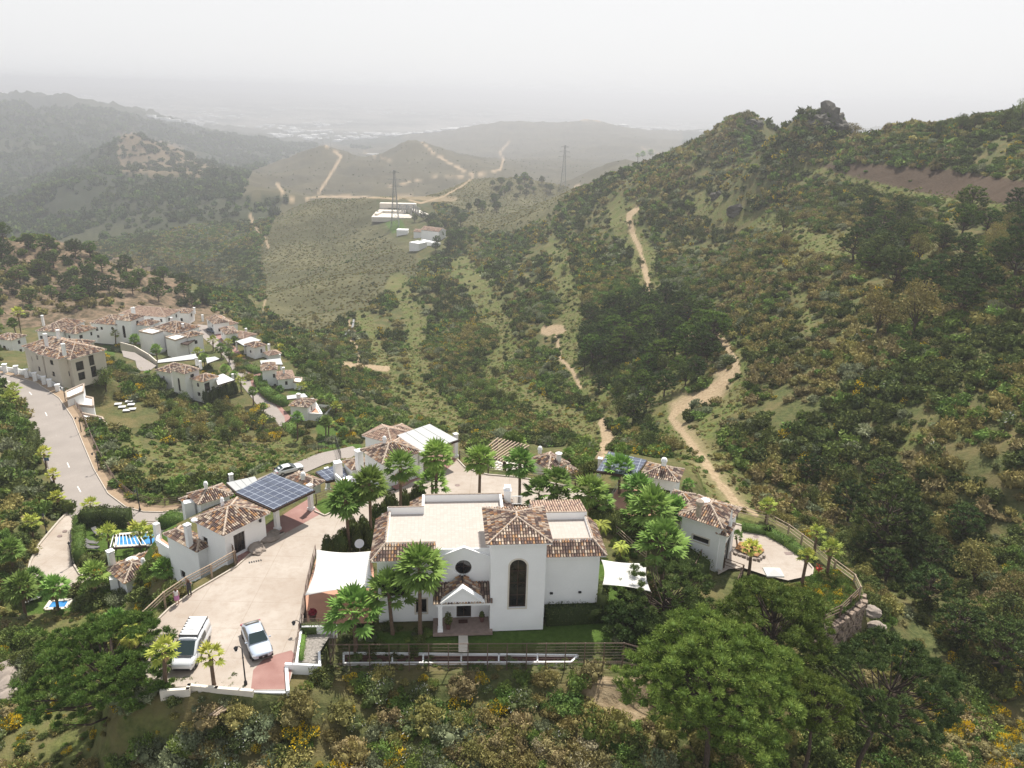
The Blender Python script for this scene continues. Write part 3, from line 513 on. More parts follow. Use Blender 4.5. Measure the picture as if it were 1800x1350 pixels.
for nm, pg in (('paving', [(441,1212),(445,1178),(462,1160),(486,1150),(512,1143),(518,1150),(508,1203),(504,1211)]), ('paving', [(417,992),(418,968),(468,943),(498,934),(502,938),(462,954)]), ('carport_paving', [(463,926),(540,878),(566,902),(498,939),(470,947)]),
               ('carport_paving', [(679,849),(697,861),(735,842),(788,823),(803,808),(790,796),(735,805)])):
    o = sheet(nm, W_(pg, 0.008), 'stamped_red'); o['kind'] = 'structure'
kerb([DRIVE[i] for i in range(0, 8)]); kerb([DRIVE[i] for i in (8, 9, 10, 11, 12)]); kerb([DRIVE[i] for i in range(15, 24)]); kerb(RPLAZA[:7]); kerb(RR[:12], 0.15, 0.14); kerb(DLL, 0.25, 0.25); kerb(DLR, 0.2, 0.2)
mb = MB()
def midline(t): return t
cen = [(a*0.52+b*0.48) for a, b in zip(RL, RR)]
for i in range(1, 11):
    a, b = cen[i], cen[i+1]; n_ = max(1, int(np.linalg.norm(b-a)/9))
    for j in range(n_):
        p0 = a+(b-a)*((j+0.2)/n_); d = (b-a)/np.linalg.norm(b-a); p1 = p0+d*2.6; s = np.array([-d[1], d[0], 0])*0.08; mb.add([p0-s+(0, 0, .006), p0+s+(0, 0, .006), p1+s+(0, 0, .006), p1-s+(0, 0, .006)], [(0, 3, 2, 1)])
o = mb.build('lane_marking', M['road_paint']); o['kind'] = 'structure'
def disc(px, py, z, r, name='manhole_cover', label=None, mat='mortar'):
    c = at(px, py, z); mb = MB(); mb.lathe((0, 0, 0), [(r, -0.01), (r, 0.006), (r*0.9, 0.006), (r*0.88, 0.004)], 20); o = mb.build(name, M[mat]); o.location = tuple(c); return tag(o, label, 'manhole cover')
plain('iron_cover', (0.22, 0.16, 0.14), 0.7, 0.2, 4)
disc(804, 853, 0, 0.32, label='round manhole cover on the pale plaza behind the villa', mat='iron_cover'); disc(1329, 943.5, -1.8, 0.33, label='round manhole cover on the small plaza beyond the planter', mat='iron_cover')
disc(114, 933.5, -15.9, 0.33, label='upper manhole cover on the lower driveway, right of the other', mat='iron_cover'); disc(105, 942, -15.65, 0.33, label='lower manhole cover on the lower driveway, left of the other', mat='iron_cover')
disc(141, 838, -17.9, 0.34, label='manhole cover on the asphalt road before the bend, upper of a pair', mat='iron_cover'); disc(142.5, 846, -17.8, 0.34, label='manhole cover on the asphalt road before the bend, lower of a pair', mat='iron_cover')
c0 = at(448, 988, 0); mb = MB()
for i in range(6): mb.box((c0[0]-0.5+i*0.2, c0[1]-0.12+i*0.09, 0.012), (0.12, 0.3, 0.02), 0.45)
tag(mb.build('drain_grate', M['black']), 'black slotted drain grate in the driveway near the kerb', 'drain grate')
c0 = at(1386, 973, -1.8); mb = MB(); mb.box((c0[0], c0[1], -1.79), (0.8, 0.55, 0.02), 0.1); tag(mb.build('drain_grate', M['iron_cover']), 'grey square drain cover on the small plaza by the palms', 'drain cover')
# ------------------------------------------------------------------ house building kit
class Frame:
    """local axes on the ground: s along the front, t towards the back"""
    def __init__(s, o, e):
        s.o = np.array([o[0], o[1]]); e = np.array(e[:2], float); s.u = e/np.hypot(*e); s.n = np.array([-s.u[1], s.u[0]]); s.rz = math.atan2(s.u[1], s.u[0])
    def w(s, a, t, z): p = s.o+s.u*a+s.n*t; return (p[0], p[1], z)
    def loc(s, p): d = np.array([p[0], p[1]])-s.o; return float(d@s.u), float(d@s.n)
    def onz(s, px, py, z): return s.loc(at(px, py, z))
    def _hit(s, px, py, nrm, off):
        r = ray(px, py); k = (off+nrm@s.o-nrm@CAM[:2])/(nrm@r[:2]); p = CAM+r*k; a, t = s.loc(p); return a, t, p[2]
    def ont(s, px, py, t): a, _, z = s._hit(px, py, s.n, t); return a, z
    def ons(s, px, py, a): _, t, z = s._hit(px, py, s.u, a); return t, z
def loopkind(kind, u0, u1, z0, z1):
    if kind == 'arch':
        r = (u1-u0)/2; c = (u0+u1)/2; n = 12
        return [(u0, z0), (u1, z0)]+[(c+r*math.cos(math.pi*i/n), z1-r+r*math.sin(math.pi*i/n)) for i in range(n+1)]
    if kind == 'round':
        return [((u0+u1)/2+(u1-u0)/2*math.cos(2*math.pi*i/20), (z0+z1)/2+(z1-z0)/2*math.sin(2*math.pi*i/20)) for i in range(20)]
    return [(u0, z0), (u1, z0), (u1, z1), (u0, z1)]
from mathutils.geometry import tessellate_polygon
def wall(mb, a, b, outline, holes=(), depth=0.22, m=0):
    """vertical wall skin from a to b (outside on the right hand), outline = [(u, z)...], holes = loops; adds the reveals"""
    a = np.array(a[:2], float); b = np.array(b[:2], float); L = np.hypot(*(b-a)); u = (b-a)/L; n = np.array([u[1], -u[0]])
    P = lambda uu, z, d=0: (a[0]+u[0]*uu-n[0]*d, a[1]+u[1]*uu-n[1]*d, z)
    loops = [[Vector((x, z, 0)) for x, z in outline]]+[[Vector((x, z, 0)) for x, z in h] for h in holes]
    tris = tessellate_polygon(loops); flat = [(v.x, v.y) for l in loops for v in l]; vs = [P(x, z) for x, z in flat]; fs = []
    for t in tris:
        (x0, z0), (x1, z1), (x2, z2) = flat[t[0]], flat[t[1]], flat[t[2]]
        fs.append(tuple(t) if (x1-x0)*(z2-z0)-(x2-x0)*(z1-z0) > 0 else tuple(t)[::-1])
    mb.add(vs, fs, m)
    for h in holes:
        k = len(h)
        for i in range(k):
            (x0, z0), (x1, z1) = h[i], h[(i+1) % k]; mb.add([P(x0, z0), P(x1, z1), P(x1, z1, depth), P(x0, z0, depth)], [(0, 3, 2, 1)], m)
    return P
def window(root, P, kind, u0, u1, z0, z1, depth=0.2, mull=1, rail=0, frame='dark_wood', name='window', bar=0.06, label=None, surround=None, pane='glass_dark'):
    fr = MB(); lp = loopkind(kind, u0, u1, z0, z1); k = len(lp); cu, cz = (u0+u1)/2, (z0+z1)/2; b = bar
    def shr(x, z): dx, dz = x-cu, z-cz; return (cu+dx*(1-b*2/(u1-u0)), cz+dz*(1-b*2/(z1-z0)))
    for i in range(k):
        p, q = lp[i], lp[(i+1) % k]; p2, q2 = shr(*p), shr(*q)
        fr.add([P(*p, depth-0.06), P(*q, depth-0.06), P(*q2, depth-0.06), P(*p2, depth-0.06), P(*p2, depth), P(*q2, depth)], [(0, 1, 2, 3), (3, 2, 5, 4)])
    def bar_(x0, x1, za, zb): fr.add([P(x0, za, depth-0.05), P(x1, za, depth-0.05), P(x1, zb, depth-0.05), P(x0, zb, depth-0.05)], [(0, 1, 2, 3)])
    for i in range(mull): x = u0+(u1-u0)*(i+1)/(mull+1); bar_(x-b*0.4, x+b*0.4, z0+b, z1-(b if kind == 'rect' else (u1-u0)*0.12))
    for i in range(rail): z = z0+(z1-z0)*(i+1)/(rail+1); bar_(u0+b, u1-b, z-b*0.4, z+b*0.4)
    f = fr.build(name, M[frame], root)
    pn = MB(); pn.add([P(x, z, depth-0.01) for x, z in lp], [tuple(range(k))]); pn = pn.build('pane', M[pane]); pn.parent = f; pn.matrix_parent_inverse = Matrix.Identity(4)
    inv = (Matrix.Translation(root.location) @ Matrix.Rotation(root.rotation_euler.z, 4, 'Z')).inverted()
    for v in pn.data.vertices: v.co = inv @ v.co
    if label: f['label'] = label
    if surround:
        sm = MB(); wd_ = 0.14; lo = [(cu+(x-cu)*(1+wd_*2/(u1-u0)), cz+(z-cz)*(1+wd_*2/(z1-z0))) for x, z in lp]
        for i in range(k):
            p, q, p2, q2 = lp[i], lp[(i+1) % k], lo[i], lo[(i+1) % k]; sm.add([P(*p2, -0.035), P(*q2, -0.035), P(*q, -0.035), P(*p, -0.035), P(*p2, 0), P(*q2, 0)], [(0, 1, 2, 3), (4, 5, 1, 0)])
        so_ = sm.build('surround', M[surround]); so_.parent = f
        for v in so_.data.vertices: v.co = inv @ v.co
    return f
def tile_face(mb, pts, pitch=0.25, row=0.36, m=0, bed=2, rs=None):
    """barrel tiles over a flat roof face; pts[0]-pts[1] is the eave"""
    P = [Vector(p) for p in pts]; u = (P[1]-P[0]).normalized(); nn = Vector((0, 0, 0))
    for i in range(1, len(P)-1): nn += (P[i]-P[0]).cross(P[i+1]-P[0])
    nn.normalize()
    if nn.z < 0: nn = -nn
    v = nn.cross(u)
    cen = sum(P, Vector())/len(P)
    if v.dot(cen-P[0]) < 0: v = -v
    q = [((p-P[0]).dot(u), (p-P[0]).dot(v)) for p in P]; L0 = min(a for a, _ in q); L1 = max(a for a, _ in q); n = max(1, round((L1-L0)/pitch)); w = (L1-L0)/n
    fl = u.cross(v).dot(nn) > 0; prof = [(-0.40, 0.0), (-0.27, 0.30), (0, 0.44), (0.27, 0.30), (0.40, 0.0)]; hs_ = w
    for i in range(n):
        uc = L0+(i+0.5)*w; ys = []
        for j in range(len(q)):
            (x0, y0), (x1, y1) = q[j], q[(j+1) % len(q)]
            if (x0 <= uc) != (x1 <= uc): ys.append(y0+(y1-y0)*(uc-x0)/(x1-x0))
        if len(ys) < 2: continue
        ya, yb = min(ys), max(ys)
        if yb-ya < 0.08: continue
        yy = ya-0.06; k = 0
        while yy < yb-0.05:
            ye = min(yy+row, yb); r = random.random(); vs = []
            for y_, lift in ((yy, 0.045*pitch/0.25), (ye, 0.0)):
                for (a, h) in prof: vs.append(P[0]+u*(uc+a*w*(0.96 if lift else 0.84))+v*y_+nn*(h*hs_+lift))
            fs = [(j, j+1, j+6, j+5) for j in range(4)]
            if not fl: fs = [f[::-1] for f in fs]
            if k == 0: fs.append((0, 1, 2, 3, 4))
            mb.add(vs, fs, m, r); yy = ye; k += 1
    mb.add([p-nn*0.01 for p in P], [tuple(range(len(P)))], bed)
def ridge(mb, a, b, r=0.11, m=1):
    a = Vector(a); b = Vector(b); n = max(1, int((b-a).length/0.45))
    for i in range(n):
        p = a+(b-a)*(i/n); q = a+(b-a)*((i+1)/n); mb.tube([p+Vector((0, 0, r*0.5)), q+Vector((0, 0, r*0.5))], [r*1.12, r*0.9], 6, m)
RM = lambda pale=False: [M['pale_tiles' if pale else 'clay_tiles'], M['mortar'], M['tile_bed'], M['white_render']]
def hip_roof(mb, c, ze, rise, pitch=0.25, row=0.42, ridge_r=0.11, soffit=True, gable=False):
    """c = four eave corners (x, y) counter-clockwise"""
    c = [np.array(p[:2], float) for p in c]; d01 = np.hypot(*(c[1]-c[0])); d12 = np.hypot(*(c[2]-c[1])); E = [(p[0], p[1], ze) for p in c]
    if d01 >= d12: m0 = (c[0]+c[3])/2; m1 = (c[1]+c[2])/2; L = d01; S = d12
    else: m0 = (c[0]+c[1])/2; m1 = (c[2]+c[3])/2; L = d12; S = d01
    ax = (m1-m0)/L; ins = 0.0 if gable else min(S/2, L/2-0.01); a = m0+ax*ins; b = m1-ax*ins; A = (a[0], a[1], ze+rise); B = (b[0], b[1], ze+rise)
    if d01 >= d12: faces = [[E[0], E[1], B, A], [E[1], E[2], B], [E[2], E[3], A, B], [E[3], E[0], A]]; hips = [(E[0], A), (E[3], A), (E[1], B), (E[2], B)]
    else: faces = [[E[0], E[1], A], [E[1], E[2], B, A], [E[2], E[3], B], [E[3], E[0], A, B]]; hips = [(E[0], A), (E[1], A), (E[2], B), (E[3], B)]
    for i, f in enumerate(faces):
        if gable and len(f) == 3: mb.poly(f, 3); continue
        tile_face(mb, f, pitch, row)
    if not gable:
        for h in hips: ridge(mb, *h, ridge_r)
    if np.hypot(*(b-a)) > 0.3: ridge(mb, A, B, ridge_r)
    if soffit: mb.prism([tuple(p) for p in c], ze-0.12, ze-0.012, 3)
    return A, B
def ccw(c):
    a = sum(c[i][0]*c[(i+1) % 4][1]-c[(i+1) % 4][0]*c[i][1] for i in range(4)); return c if a > 0 else [c[0], c[3], c[2], c[1]]
class House:
    """hip-roofed block from three eave corners in view (px) at eave height ze: 0-1 an edge, 2 next to 1"""
    def __init__(s, name, label, px3, ze, z0, ov=0.4, slope=0.42, mat='white_render', pitch=0.25, row=0.42, group=None, roof=True, root=None, pale=False, cat='house', wallname='wall', rr=0.11, gable=False):
        P = [at(q[0], q[1], ze)[:2] for q in px3]; e = P[1]-P[0]; L = np.hypot(*e); u = e/L; n = np.array([-u[1], u[0]]); d = float((P[2]-P[1])@n); s.eave = [P[0], P[1], P[1]+n*d, P[0]+n*d]
        if d < 0: s.eave = [s.eave[0], s.eave[3], s.eave[2], s.eave[1]]
        c = sum(s.eave)/4; s.ze, s.z0, s.c, s.mat = ze, z0, c, mat; s.sides = 4
        s.F = Frame(s.eave[0], s.eave[1]-s.eave[0]); A = s.eave
        s.W = [None]*4; e1 = (A[1]-A[0])/np.hypot(*(A[1]-A[0])); e2 = (A[3]-A[0])/np.hypot(*(A[3]-A[0]))
        s.W = [A[0]+(e1+e2)*ov, A[1]+(-e1+e2)*ov, A[2]+(-e1-e2)*ov, A[3]+(e1-e2)*ov]
        s.root = root or empty(name, (c[0], c[1], z0), math.atan2(e1[1], e1[0]), label, cat, group)
        s.wm = MB(); s.H = [[] for _ in range(4)]; s.wins = []; s.rm = MB(); s.wallname = wallname
        s.rise = min(np.hypot(*(A[1]-A[0])), np.hypot(*(A[3]-A[0])))/2*slope
        if roof: s.top = hip_roof(s.rm, A, ze, s.rise, pitch, row, rr, gable=gable)
        s.pale = pale; s.hasroof = roof
    def sideP(s, i): a, b = s.W[i], s.W[(i+1) % 4]; return a, b
    def px_on(s, i, px, py):
        a, b = s.sideP(i); f = Frame(a, b-a); u, z = f.ont(px, py, 0); return u, z
    def win(s, i, p, q, kind='rect', **kw):
        (u0, z0), (u1, z1) = s.px_on(i, *p), s.px_on(i, *q); L = np.hypot(*(s.sideP(i)[1]-s.sideP(i)[0]))
        u0, u1 = sorted((u0, u1)); z0, z1 = sorted((z0, z1)); u0 = max(u0, 0.1); u1 = min(u1, L-0.1); z0 = max(z0, s.z0+0.02); z1 = min(z1, s.ze-0.15)
        if u1-u0 < 0.2 or z1-z0 < 0.2: print('BAD WIN', s.root.name, i, u0, u1, z0, z1, L); return
        s.wins.append((i, kind, u0, u1, z0, z1, kw)); s.H[i].append(loopkind(kind, u0, u1, z0, z1))
    def winr(s, i, fr, w, zb, h, kind='rect', **kw):
        L = np.hypot(*(s.sideP(i)[1]-s.sideP(i)[0])); u = L*fr; s.wins.append((i, kind, u-w/2, u+w/2, s.z0+zb, s.z0+zb+h, kw)); s.H[i].append(loopkind(kind, u-w/2, u+w/2, s.z0+zb, s.z0+zb+h))
    def done(s, smooth=False):
        Ps = []
        for i in range(4):
            a, b = s.sideP(i); L = np.hypot(*(b-a)); Ps.append(wall(s.wm, a, b, [(0, s.z0), (L, s.z0), (L, s.ze-0.1), (0, s.ze-0.1)], s.H[i]))
        s.walls = s.wm.build(s.wallname, M[s.mat], s.root)
        for (i, kind, u0, u1, z0, z1, kw) in s.wins: window(s.root, Ps[i], kind, u0, u1, z0, z1, **kw)
        if s.hasroof: s.roof = s.rm.build('roof', RM(s.pale), s.root)
        return s
def sub(mb, name, mat, parent, root):
    """a sub-part under a part whose own frame equals the root's"""
    inv = (Matrix.Translation(root.location) @ Matrix.Rotation(root.rotation_euler.z, 4, 'Z')).inverted(); mb.v = [tuple(inv @ Vector(p)) for p in mb.v]
    o = bpy.data.objects.new(name, mb.mesh(name, mat)); COL.objects.link(o); o.parent = parent; return o
def chimney(h, px, py, z, w=0.7, ht=1.8, rz=None, mat='white_render', name='chimney', cap=True, dome=False):
    p = at(px, py, z); mb = MB(); rz = h.root.rotation_euler.z if rz is None else rz
    mb.box((p[0], p[1], z-0.3+ht/2), (w, w, ht+0.6), rz)
    if cap:
        for sx in (-1, 1):
            for sy in (-1, 1): q = Matrix.Rotation(rz, 2) @ Vector((sx*w*0.4, sy*w*0.4)); mb.box((p[0]+q[0], p[1]+q[1], z+ht+0.1), (w*0.18, w*0.18, 0.24), rz)
        mb.box((p[0], p[1], z+ht+0.26), (w*1.25, w*1.25, 0.09), rz); mb.box((p[0], p[1], z+ht+0.0), (w*1.15, w*1.15, 0.08), rz, 0); 
    return sub(mb, name, M[mat], h.roof, h.root)
def vent(h, px, py, z, r=0.22, name='vent'):
    p = at(px, py, z); mb = MB(); mb.lathe((p[0], p[1], z-0.2), [(r, 0), (r, 0.45), (r*1.25, 0.47), (r*1.25, 0.6), (r, 0.62), (r, 0.72), (r*1.2, 0.74), (r*0.9, 0.9), (r*0.3, 1.0), (0.02, 1.02)], 12); return sub(mb, name, M['white_render'], h.roof, h.root)
def zray(px, py, xy):
    """height at which the vertical line over xy meets the pixel's row"""
    lo, hi = -60.0, 43.0
    for _ in range(50):
        m = (lo+hi)/2; y = proj(np.array(xy[0]), np.array(xy[1]), np.array(m))[1]
        if y > py: lo = m
        else: hi = m
    return (lo+hi)/2
# ------------------------------------------------------------------ the main villa
e0, e1 = at(652, 987, 6.2), at(1066, 977, 6.2); V = Frame(e0, e1-e0); L_ = float(np.hypot(*(e1-e0)[:2])); OV = 0.45; q_ = V.w(OV, OV, 0); V = Frame(q_, e1-e0); sR = L_-2*OV
villa = empty('villa', V.w(sR/2, 4, -0.3), V.rz, 'large white villa with square tiled tower and arched window in the foreground', 'villa')
ZF = 6.8; ZT = 7.12; ZB = -0.35
tw = House('tower', '', [(856, 958), (971, 955), (959, 891)], 8.6, ZB, ov=0.4, root=villa, wallname='tower_wall', pitch=0.24, row=0.40, roof=False)
tw.rise = max(1.0, zray(909, 904.5, tw.c)-8.6); tw.hasroof = True; hip_roof(tw.rm, tw.eave, 8.6, tw.rise, 0.24, 0.34, 0.10)
tw.win(0, (896.5, 984), (923.5, 1067.5), 'arch', mull=1, rail=3, bar=0.09, surround='stone_trim'); tw.done()
ts0, tt0 = V.loc(tw.W[0]); ts1, _ = V.loc(tw.W[1]); _, tt1 = V.loc(tw.W[2])
print('TOWER', ts0, ts1, tt0, tt1, tw.rise, 'sR', sR)
sg0, zg0 = V.ont(766, 981, 0); sap, zap = V.ont(815.5, 963.7, 0); zg1 = V.ont(855.5, 980, 0)[1]; zg0 = min(zg0, zg1)
si, ti = V.onz(675, 962, ZT); sRi = V.onz(1038, 940, ZT)[0]; sRi = min(sRi, sR-0.6); ti = max(ti, 1.0); si = max(si, 0.9)
tb1 = V.onz(715, 904, ZF)[1]; tb2 = V.onz(800, 881.5, ZF)[1]; sb0 = V.onz(746, 892, ZF)[0]; sb1 = V.onz(878, 885, ZF)[0]; tbR = V.onz(1000, 913, ZF)[1]
print('V', V.onz(675,962,ZT), V.onz(1038,940,ZT), math.degrees(V.rz), si, ti, sRi, tb1, tb2, sb0, sb1, tbR, zap, zg1)
mb = MB()
H = []; wins = []
for (p, q, kd, kw) in (((669, 1004), (722, 1048), 'rect', dict(mull=2, bar=0.07)), ((731, 1053), (750, 1077), 'rect', dict(mull=1, surround='stone_trim')), ((800, 985), (829, 1010), 'round', dict(mull=1, rail=1, bar=0.05)), ((802.5, 1063), (828, 1090), 'rect', dict(mull=1, name='door', bar=0.09, frame='dark_wood'))):
    (u0, z0), (u1, z1) = V.ont(*p, 0), V.ont(*q, 0); u0, u1 = sorted((u0, u1)); z0, z1 = sorted((z0, z1)); z0 = max(z0, -0.09); H.append(loopkind(kd, u0, u1, z0, z1)); wins.append((kd, u0, u1, z0, z1, kw))
P1 = wall(mb, V.w(0, 0, 0), V.w(ts0, 0, 0), [(0, ZB), (ts0, ZB), (ts0, zg1), (sap, zap), (sg0, zg0), (sg0, 6.15), (0, 6.15)], H)
wall(mb, V.w(ts1, 0, 0), V.w(sR, 0, 0), [(0, ZB), (sR-ts1, ZB), (sR-ts1, 6.15), (0, 6.15)])
TB = tbR+0.25; wall(mb, V.w(sR, 0, 0), V.w(sR, TB, 0), [(0, ZB), (TB, ZB), (TB, 6.15), (0, 6.15)], [loopkind('rect', 2, 3.4, 0.9, 2.2)])
wall(mb, V.w(sR, TB, 0), V.w(sb1, TB, 0), [(0, ZB), (sR-sb1, ZB), (sR-sb1, 6.8), (0, 6.8)]); TB2 = tb2+0.25; TB1 = tb1+0.25
wall(mb, V.w(sb1+0.1, TB, 0), V.w(sb1+0.1, TB2, 0), [(0, ZB), (TB2-TB, ZB), (TB2-TB, 6.8), (0, 6.8)]); wall(mb, V.w(sb1+0.1, TB2, 0), V.w(sb0-0.1, TB2, 0), [(0, ZB), (sb1-sb0+0.2, ZB), (sb1-sb0+0.2, 6.8), (0, 6.8)])
wall(mb, V.w(sb0-0.1, TB2, 0), V.w(sb0-0.1, TB1, 0), [(0, ZB), (TB2-TB1, ZB), (TB2-TB1, 6.8), (0, 6.8)]); wall(mb, V.w(sb0-0.1, TB1, 0), V.w(0, TB1, 0), [(0, ZB), (sb0-0.1, ZB), (sb0-0.1, 6.8), (0, 6.8)])
wall(mb, V.w(0, TB1, 0), V.w(0, 0, 0), [(0, ZB), (TB1, ZB), (TB1, 6.15), (0, 6.15)], [loopkind('rect', 3, 4.6, 0.2, 2.3)])
# thickness behind the pediment
for (a, za), (b, zb) in (((sg0, zg0), (sap, zap)), ((sap, zap), (ts0, zg1))):
    mb.add([V.w(a, -0.03, za-0.0), V.w(b, -0.03, zb-0.0), V.w(b, 0.28, zb), V.w(a, 0.28, za), V.w(a, -0.03, za+0.1), V.w(b, -0.03, zb+0.1), V.w(b, 0.28, zb+0.1), V.w(a, 0.28, za+0.1)], [(0, 1, 5, 4), (4, 5, 6, 7), (3, 7, 6, 2)])
mb.add([V.w(sg0, 0.28, 6.1), V.w(sg0, 0.28, zg0+.1), V.w(sap, 0.28, zap+.1), V.w(ts0, 0.28, zg1+.1), V.w(ts0, 0.28, 6.1)], [(0, 1, 2, 3, 4)])
mb.add([V.w(sg0, 0.28, 6.1), V.w(sg0, -0.03, 6.1), V.w(sg0, -0.03, zg0+.1), V.w(sg0, 0.28, zg0+.1)], [(0, 1, 2, 3)])
mb.build('wall', M['white_render'], villa)
for kd, u0, u1, z0, z1, kw in wins: window(villa, P1, kd, u0, u1, z0, z1, **kw)
# flat roof and parapets
k = NB('roof_tiles_white'); tc = k.N.new('ShaderNodeTexCoord'); br = k.N.new('ShaderNodeTexBrick'); k.L.new(tc.outputs['Object'], br.inputs['Vector']); br.inputs['Scale'].default_value = 1; br.inputs['Brick Width'].default_value = 0.33; br.inputs['Row Height'].default_value = 0.33; br.inputs['Mortar Size'].default_value = 0.012; br.offset = 0
br.inputs['Color1'].default_value = (0.42, 0.37, 0.325, 1); br.inputs['Color2'].default_value = (0.47, 0.42, 0.375, 1); br.inputs['Mortar'].default_value = (0.36, 0.31, 0.27, 1)
g = k.noise(0.4, 4, k.pos()); k.set(k.mix(k.maprange(g, 0.35, 0.7, 0, 0.4), br.outputs[0], (0.43, 0.37, 0.32)), 0.85)
mb = MB(); mb.poly([V.w(si-0.1, ti-0.3, ZF), V.w(sg0, ti-0.3, ZF), V.w(sg0, 0.27, ZF), V.w(ts0, 0.27, ZF), V.w(ts0, tb1, ZF), V.w(si-0.1, tb1, ZF)]); mb.poly([V.w(sb0, tb1, ZF), V.w(sb1, tb1, ZF), V.w(sb1, tb2, ZF), V.w(sb0, tb2, ZF)]); mb.poly([V.w(ts0, tt1-0.3, ZF), V.w(sb1, tt1-0.3, ZF), V.w(sb1, tb1, ZF), V.w(ts0, tb1, ZF)])
mb.poly([V.w(ts1, ti-0.3, ZF), V.w(sRi+0.1, ti-0.3, ZF), V.w(sRi+0.1, tbR, ZF), V.w(ts1, tbR, ZF)]); mb.poly([V.w(sb1, tt1-0.5, ZF-0.01), V.w(ts1+0.2, tt1-0.5, ZF-0.01), V.w(ts1+0.2, tbR, ZF-0.01), V.w(sb1, tbR, ZF-0.01)]); mb.build('flat_roof', M['roof_tiles_white'], villa)
mb = MB()
def par(s0, t0, s1, t1, top, z0=6.0, m=0):
    a, b = V.w((s0+s1)/2, (t0+t1)/2, (z0+top)/2)[:2], 0; mb.box((a[0], a[1], (z0+top)/2), (abs(s1-s0), abs(t1-t0), top-z0), V.rz, m)
par(si-0.35, tb1, sb0, tb1+0.22, 7.5); par(sb0-0.22, tb1+0.22, sb0, tb2, 7.5); par(sb0-0.22, tb2, sb1+0.22, tb2+0.22, 7.5); par(sb1, tbR+0.22, sb1+0.22, tb2, 7.5); par(ts1-0.5, tbR, sRi+0.25, tbR+0.22, 7.5); par(sRi, ti, sRi+0.2, tbR, ZT+0.03); par(si-0.25, ti, si-0.05, tb1, ZT+0.03)
par(sb1+0.22, tbR, ts1-0.5, tbR+0.2, 7.3); par(si-0.05, ti-0.2, sg0, ti, ZT+0.03); par(ts1, ti-0.2, sRi, ti, ZT+0.03); par(sg0, 0.2, ts0, 0.3, 6.83, 5.9); mb.build('parapet', M['white_render'], villa)
mb = MB(); e = OV; ZE = 6.2
def tf(*p, **k): tile_face(mb, [V.w(*x) for x in p], 0.24, 0.34, **k)
tf((-e, TB1, ZE), (-e, -e, ZE), (si-0.15, ti-0.1, ZT), (si-0.15, TB1, ZT)); tf((-e, -e, ZE), (sg0, -e, ZE), (sg0, ti-0.1, ZT), (si-0.15, ti-0.1, ZT))
tf((ts1, -e, ZE), (sR+e, -e, ZE), (sRi+0.1, ti-0.1, ZT), (ts1, ti-0.1, ZT)); tf((sR+e, -e, ZE), (sR+e, TB, ZE), (sRi+0.1, TB, ZT), (sRi+0.1, ti-0.1, ZT))
tf((sb0-1.3, TB2, 6.7), (sb0-1.3, TB1, 6.7), (sb0-0.2, TB1, 7.35), (sb0-0.2, TB2, 7.35)); tf((sb1+1.25, TB, 6.75), (sb1+1.25, TB2, 6.75), (sb1+0.2, TB2, 7.35), (sb1+0.2, TB, 7.35))
for a, b in (((-e, -e, ZE), (si-0.15, ti-0.1, ZT)), ((sR+e, -e, ZE), (sRi+0.1, ti-0.1, ZT))): ridge(mb, V.w(*a), V.w(*b), 0.11)
for a, b in (((si-0.15, ti-0.1, ZT), (si-0.15, TB1, ZT)), ((si-0.15, ti-0.1, ZT), (sg0, ti-0.1, ZT)), ((ts1, ti-0.1, ZT), (sRi+0.1, ti-0.1, ZT)), ((sRi+0.1, ti-0.1, ZT), (sRi+0.1, TB, ZT)), ((si-0.3, tb1+0.11, 7.5), (sb0, tb1+0.11, 7.5)), ((sb0, tb2+0.11, 7.5), (sb1+0.2, tb2+0.11, 7.5)), ((ts1-0.5, tbR+0.11, 7.5), (sRi+0.25, tbR+0.11, 7.5))): ridge(mb, V.w(*a), V.w(*b), 0.075)
for (s0, t0, s1, t1) in ((-e, -e, sg0, 0), (-e, 0, 0, TB1), (ts1, -e, sR+e, 0), (sR, 0, sR+e, TB)): a = V.w((s0+s1)/2, (t0+t1)/2, 0); mb.box((a[0], a[1], 6.13), (s1-s0-.01, t1-t0-.01, 0.1), V.rz, 3)
mroof = mb.build('roof', RM(), villa)
mb = MB(); sh0, sh1 = V.onz(938, 904, 7.45)[0], sRi+0.3; tfar = V.onz(980, 881.5, 6.7)[1]; tile_face(mb, [V.w(sh1, tfar, 6.75), V.w(sh0, tfar, 6.75), V.w(sh0, tbR+0.25, 7.42), V.w(sh1, tbR+0.25, 7.42)], 0.24, 0.4)
mb.prism([V.w(sh0, tbR+0.24, 0)[:2], V.w(sh1, tbR+0.24, 0)[:2], V.w(sh1, tfar-0.2, 0)[:2], V.w(sh0, tfar-0.2, 0)[:2]], ZB, 6.6, 3); mb.build('rear_roof', RM(True), villa)
mb = MB(); p = V.w(sb1+0.75, V.onz(892, 885, 7.0)[1]+0.4, 0); mb.box((p[0], p[1], 7.2), (0.62, 0.62, 2.0), V.rz); mb.box((p[0], p[1], 8.25), (0.75, 0.75, 0.1), V.rz); mb.box((p[0], p[1], 8.45), (0.42, 0.42, 0.3), V.rz); mb.box((p[0], p[1], 8.63), (0.6, 0.6, 0.07), V.rz); sub(mb, 'chimney', M['white_render'], mroof, villa)
mb = MB(); s0 = V.onz(900, 885, 7.2)[0]; t0 = V.onz(905, 889, 7.0)[1]+0.2
for z in (7.1, 7.9): mb.beam(V.w(s0, t0, z), V.w(s0+0.95, t0, z), 0.06, 0.06)
for i in range(8): mb.box((*V.w(s0+i*0.135, t0, 0)[:2], 7.5), (0.045, 0.045, 0.85), V.rz)
mb.build('railing', M['white_paint'], villa)
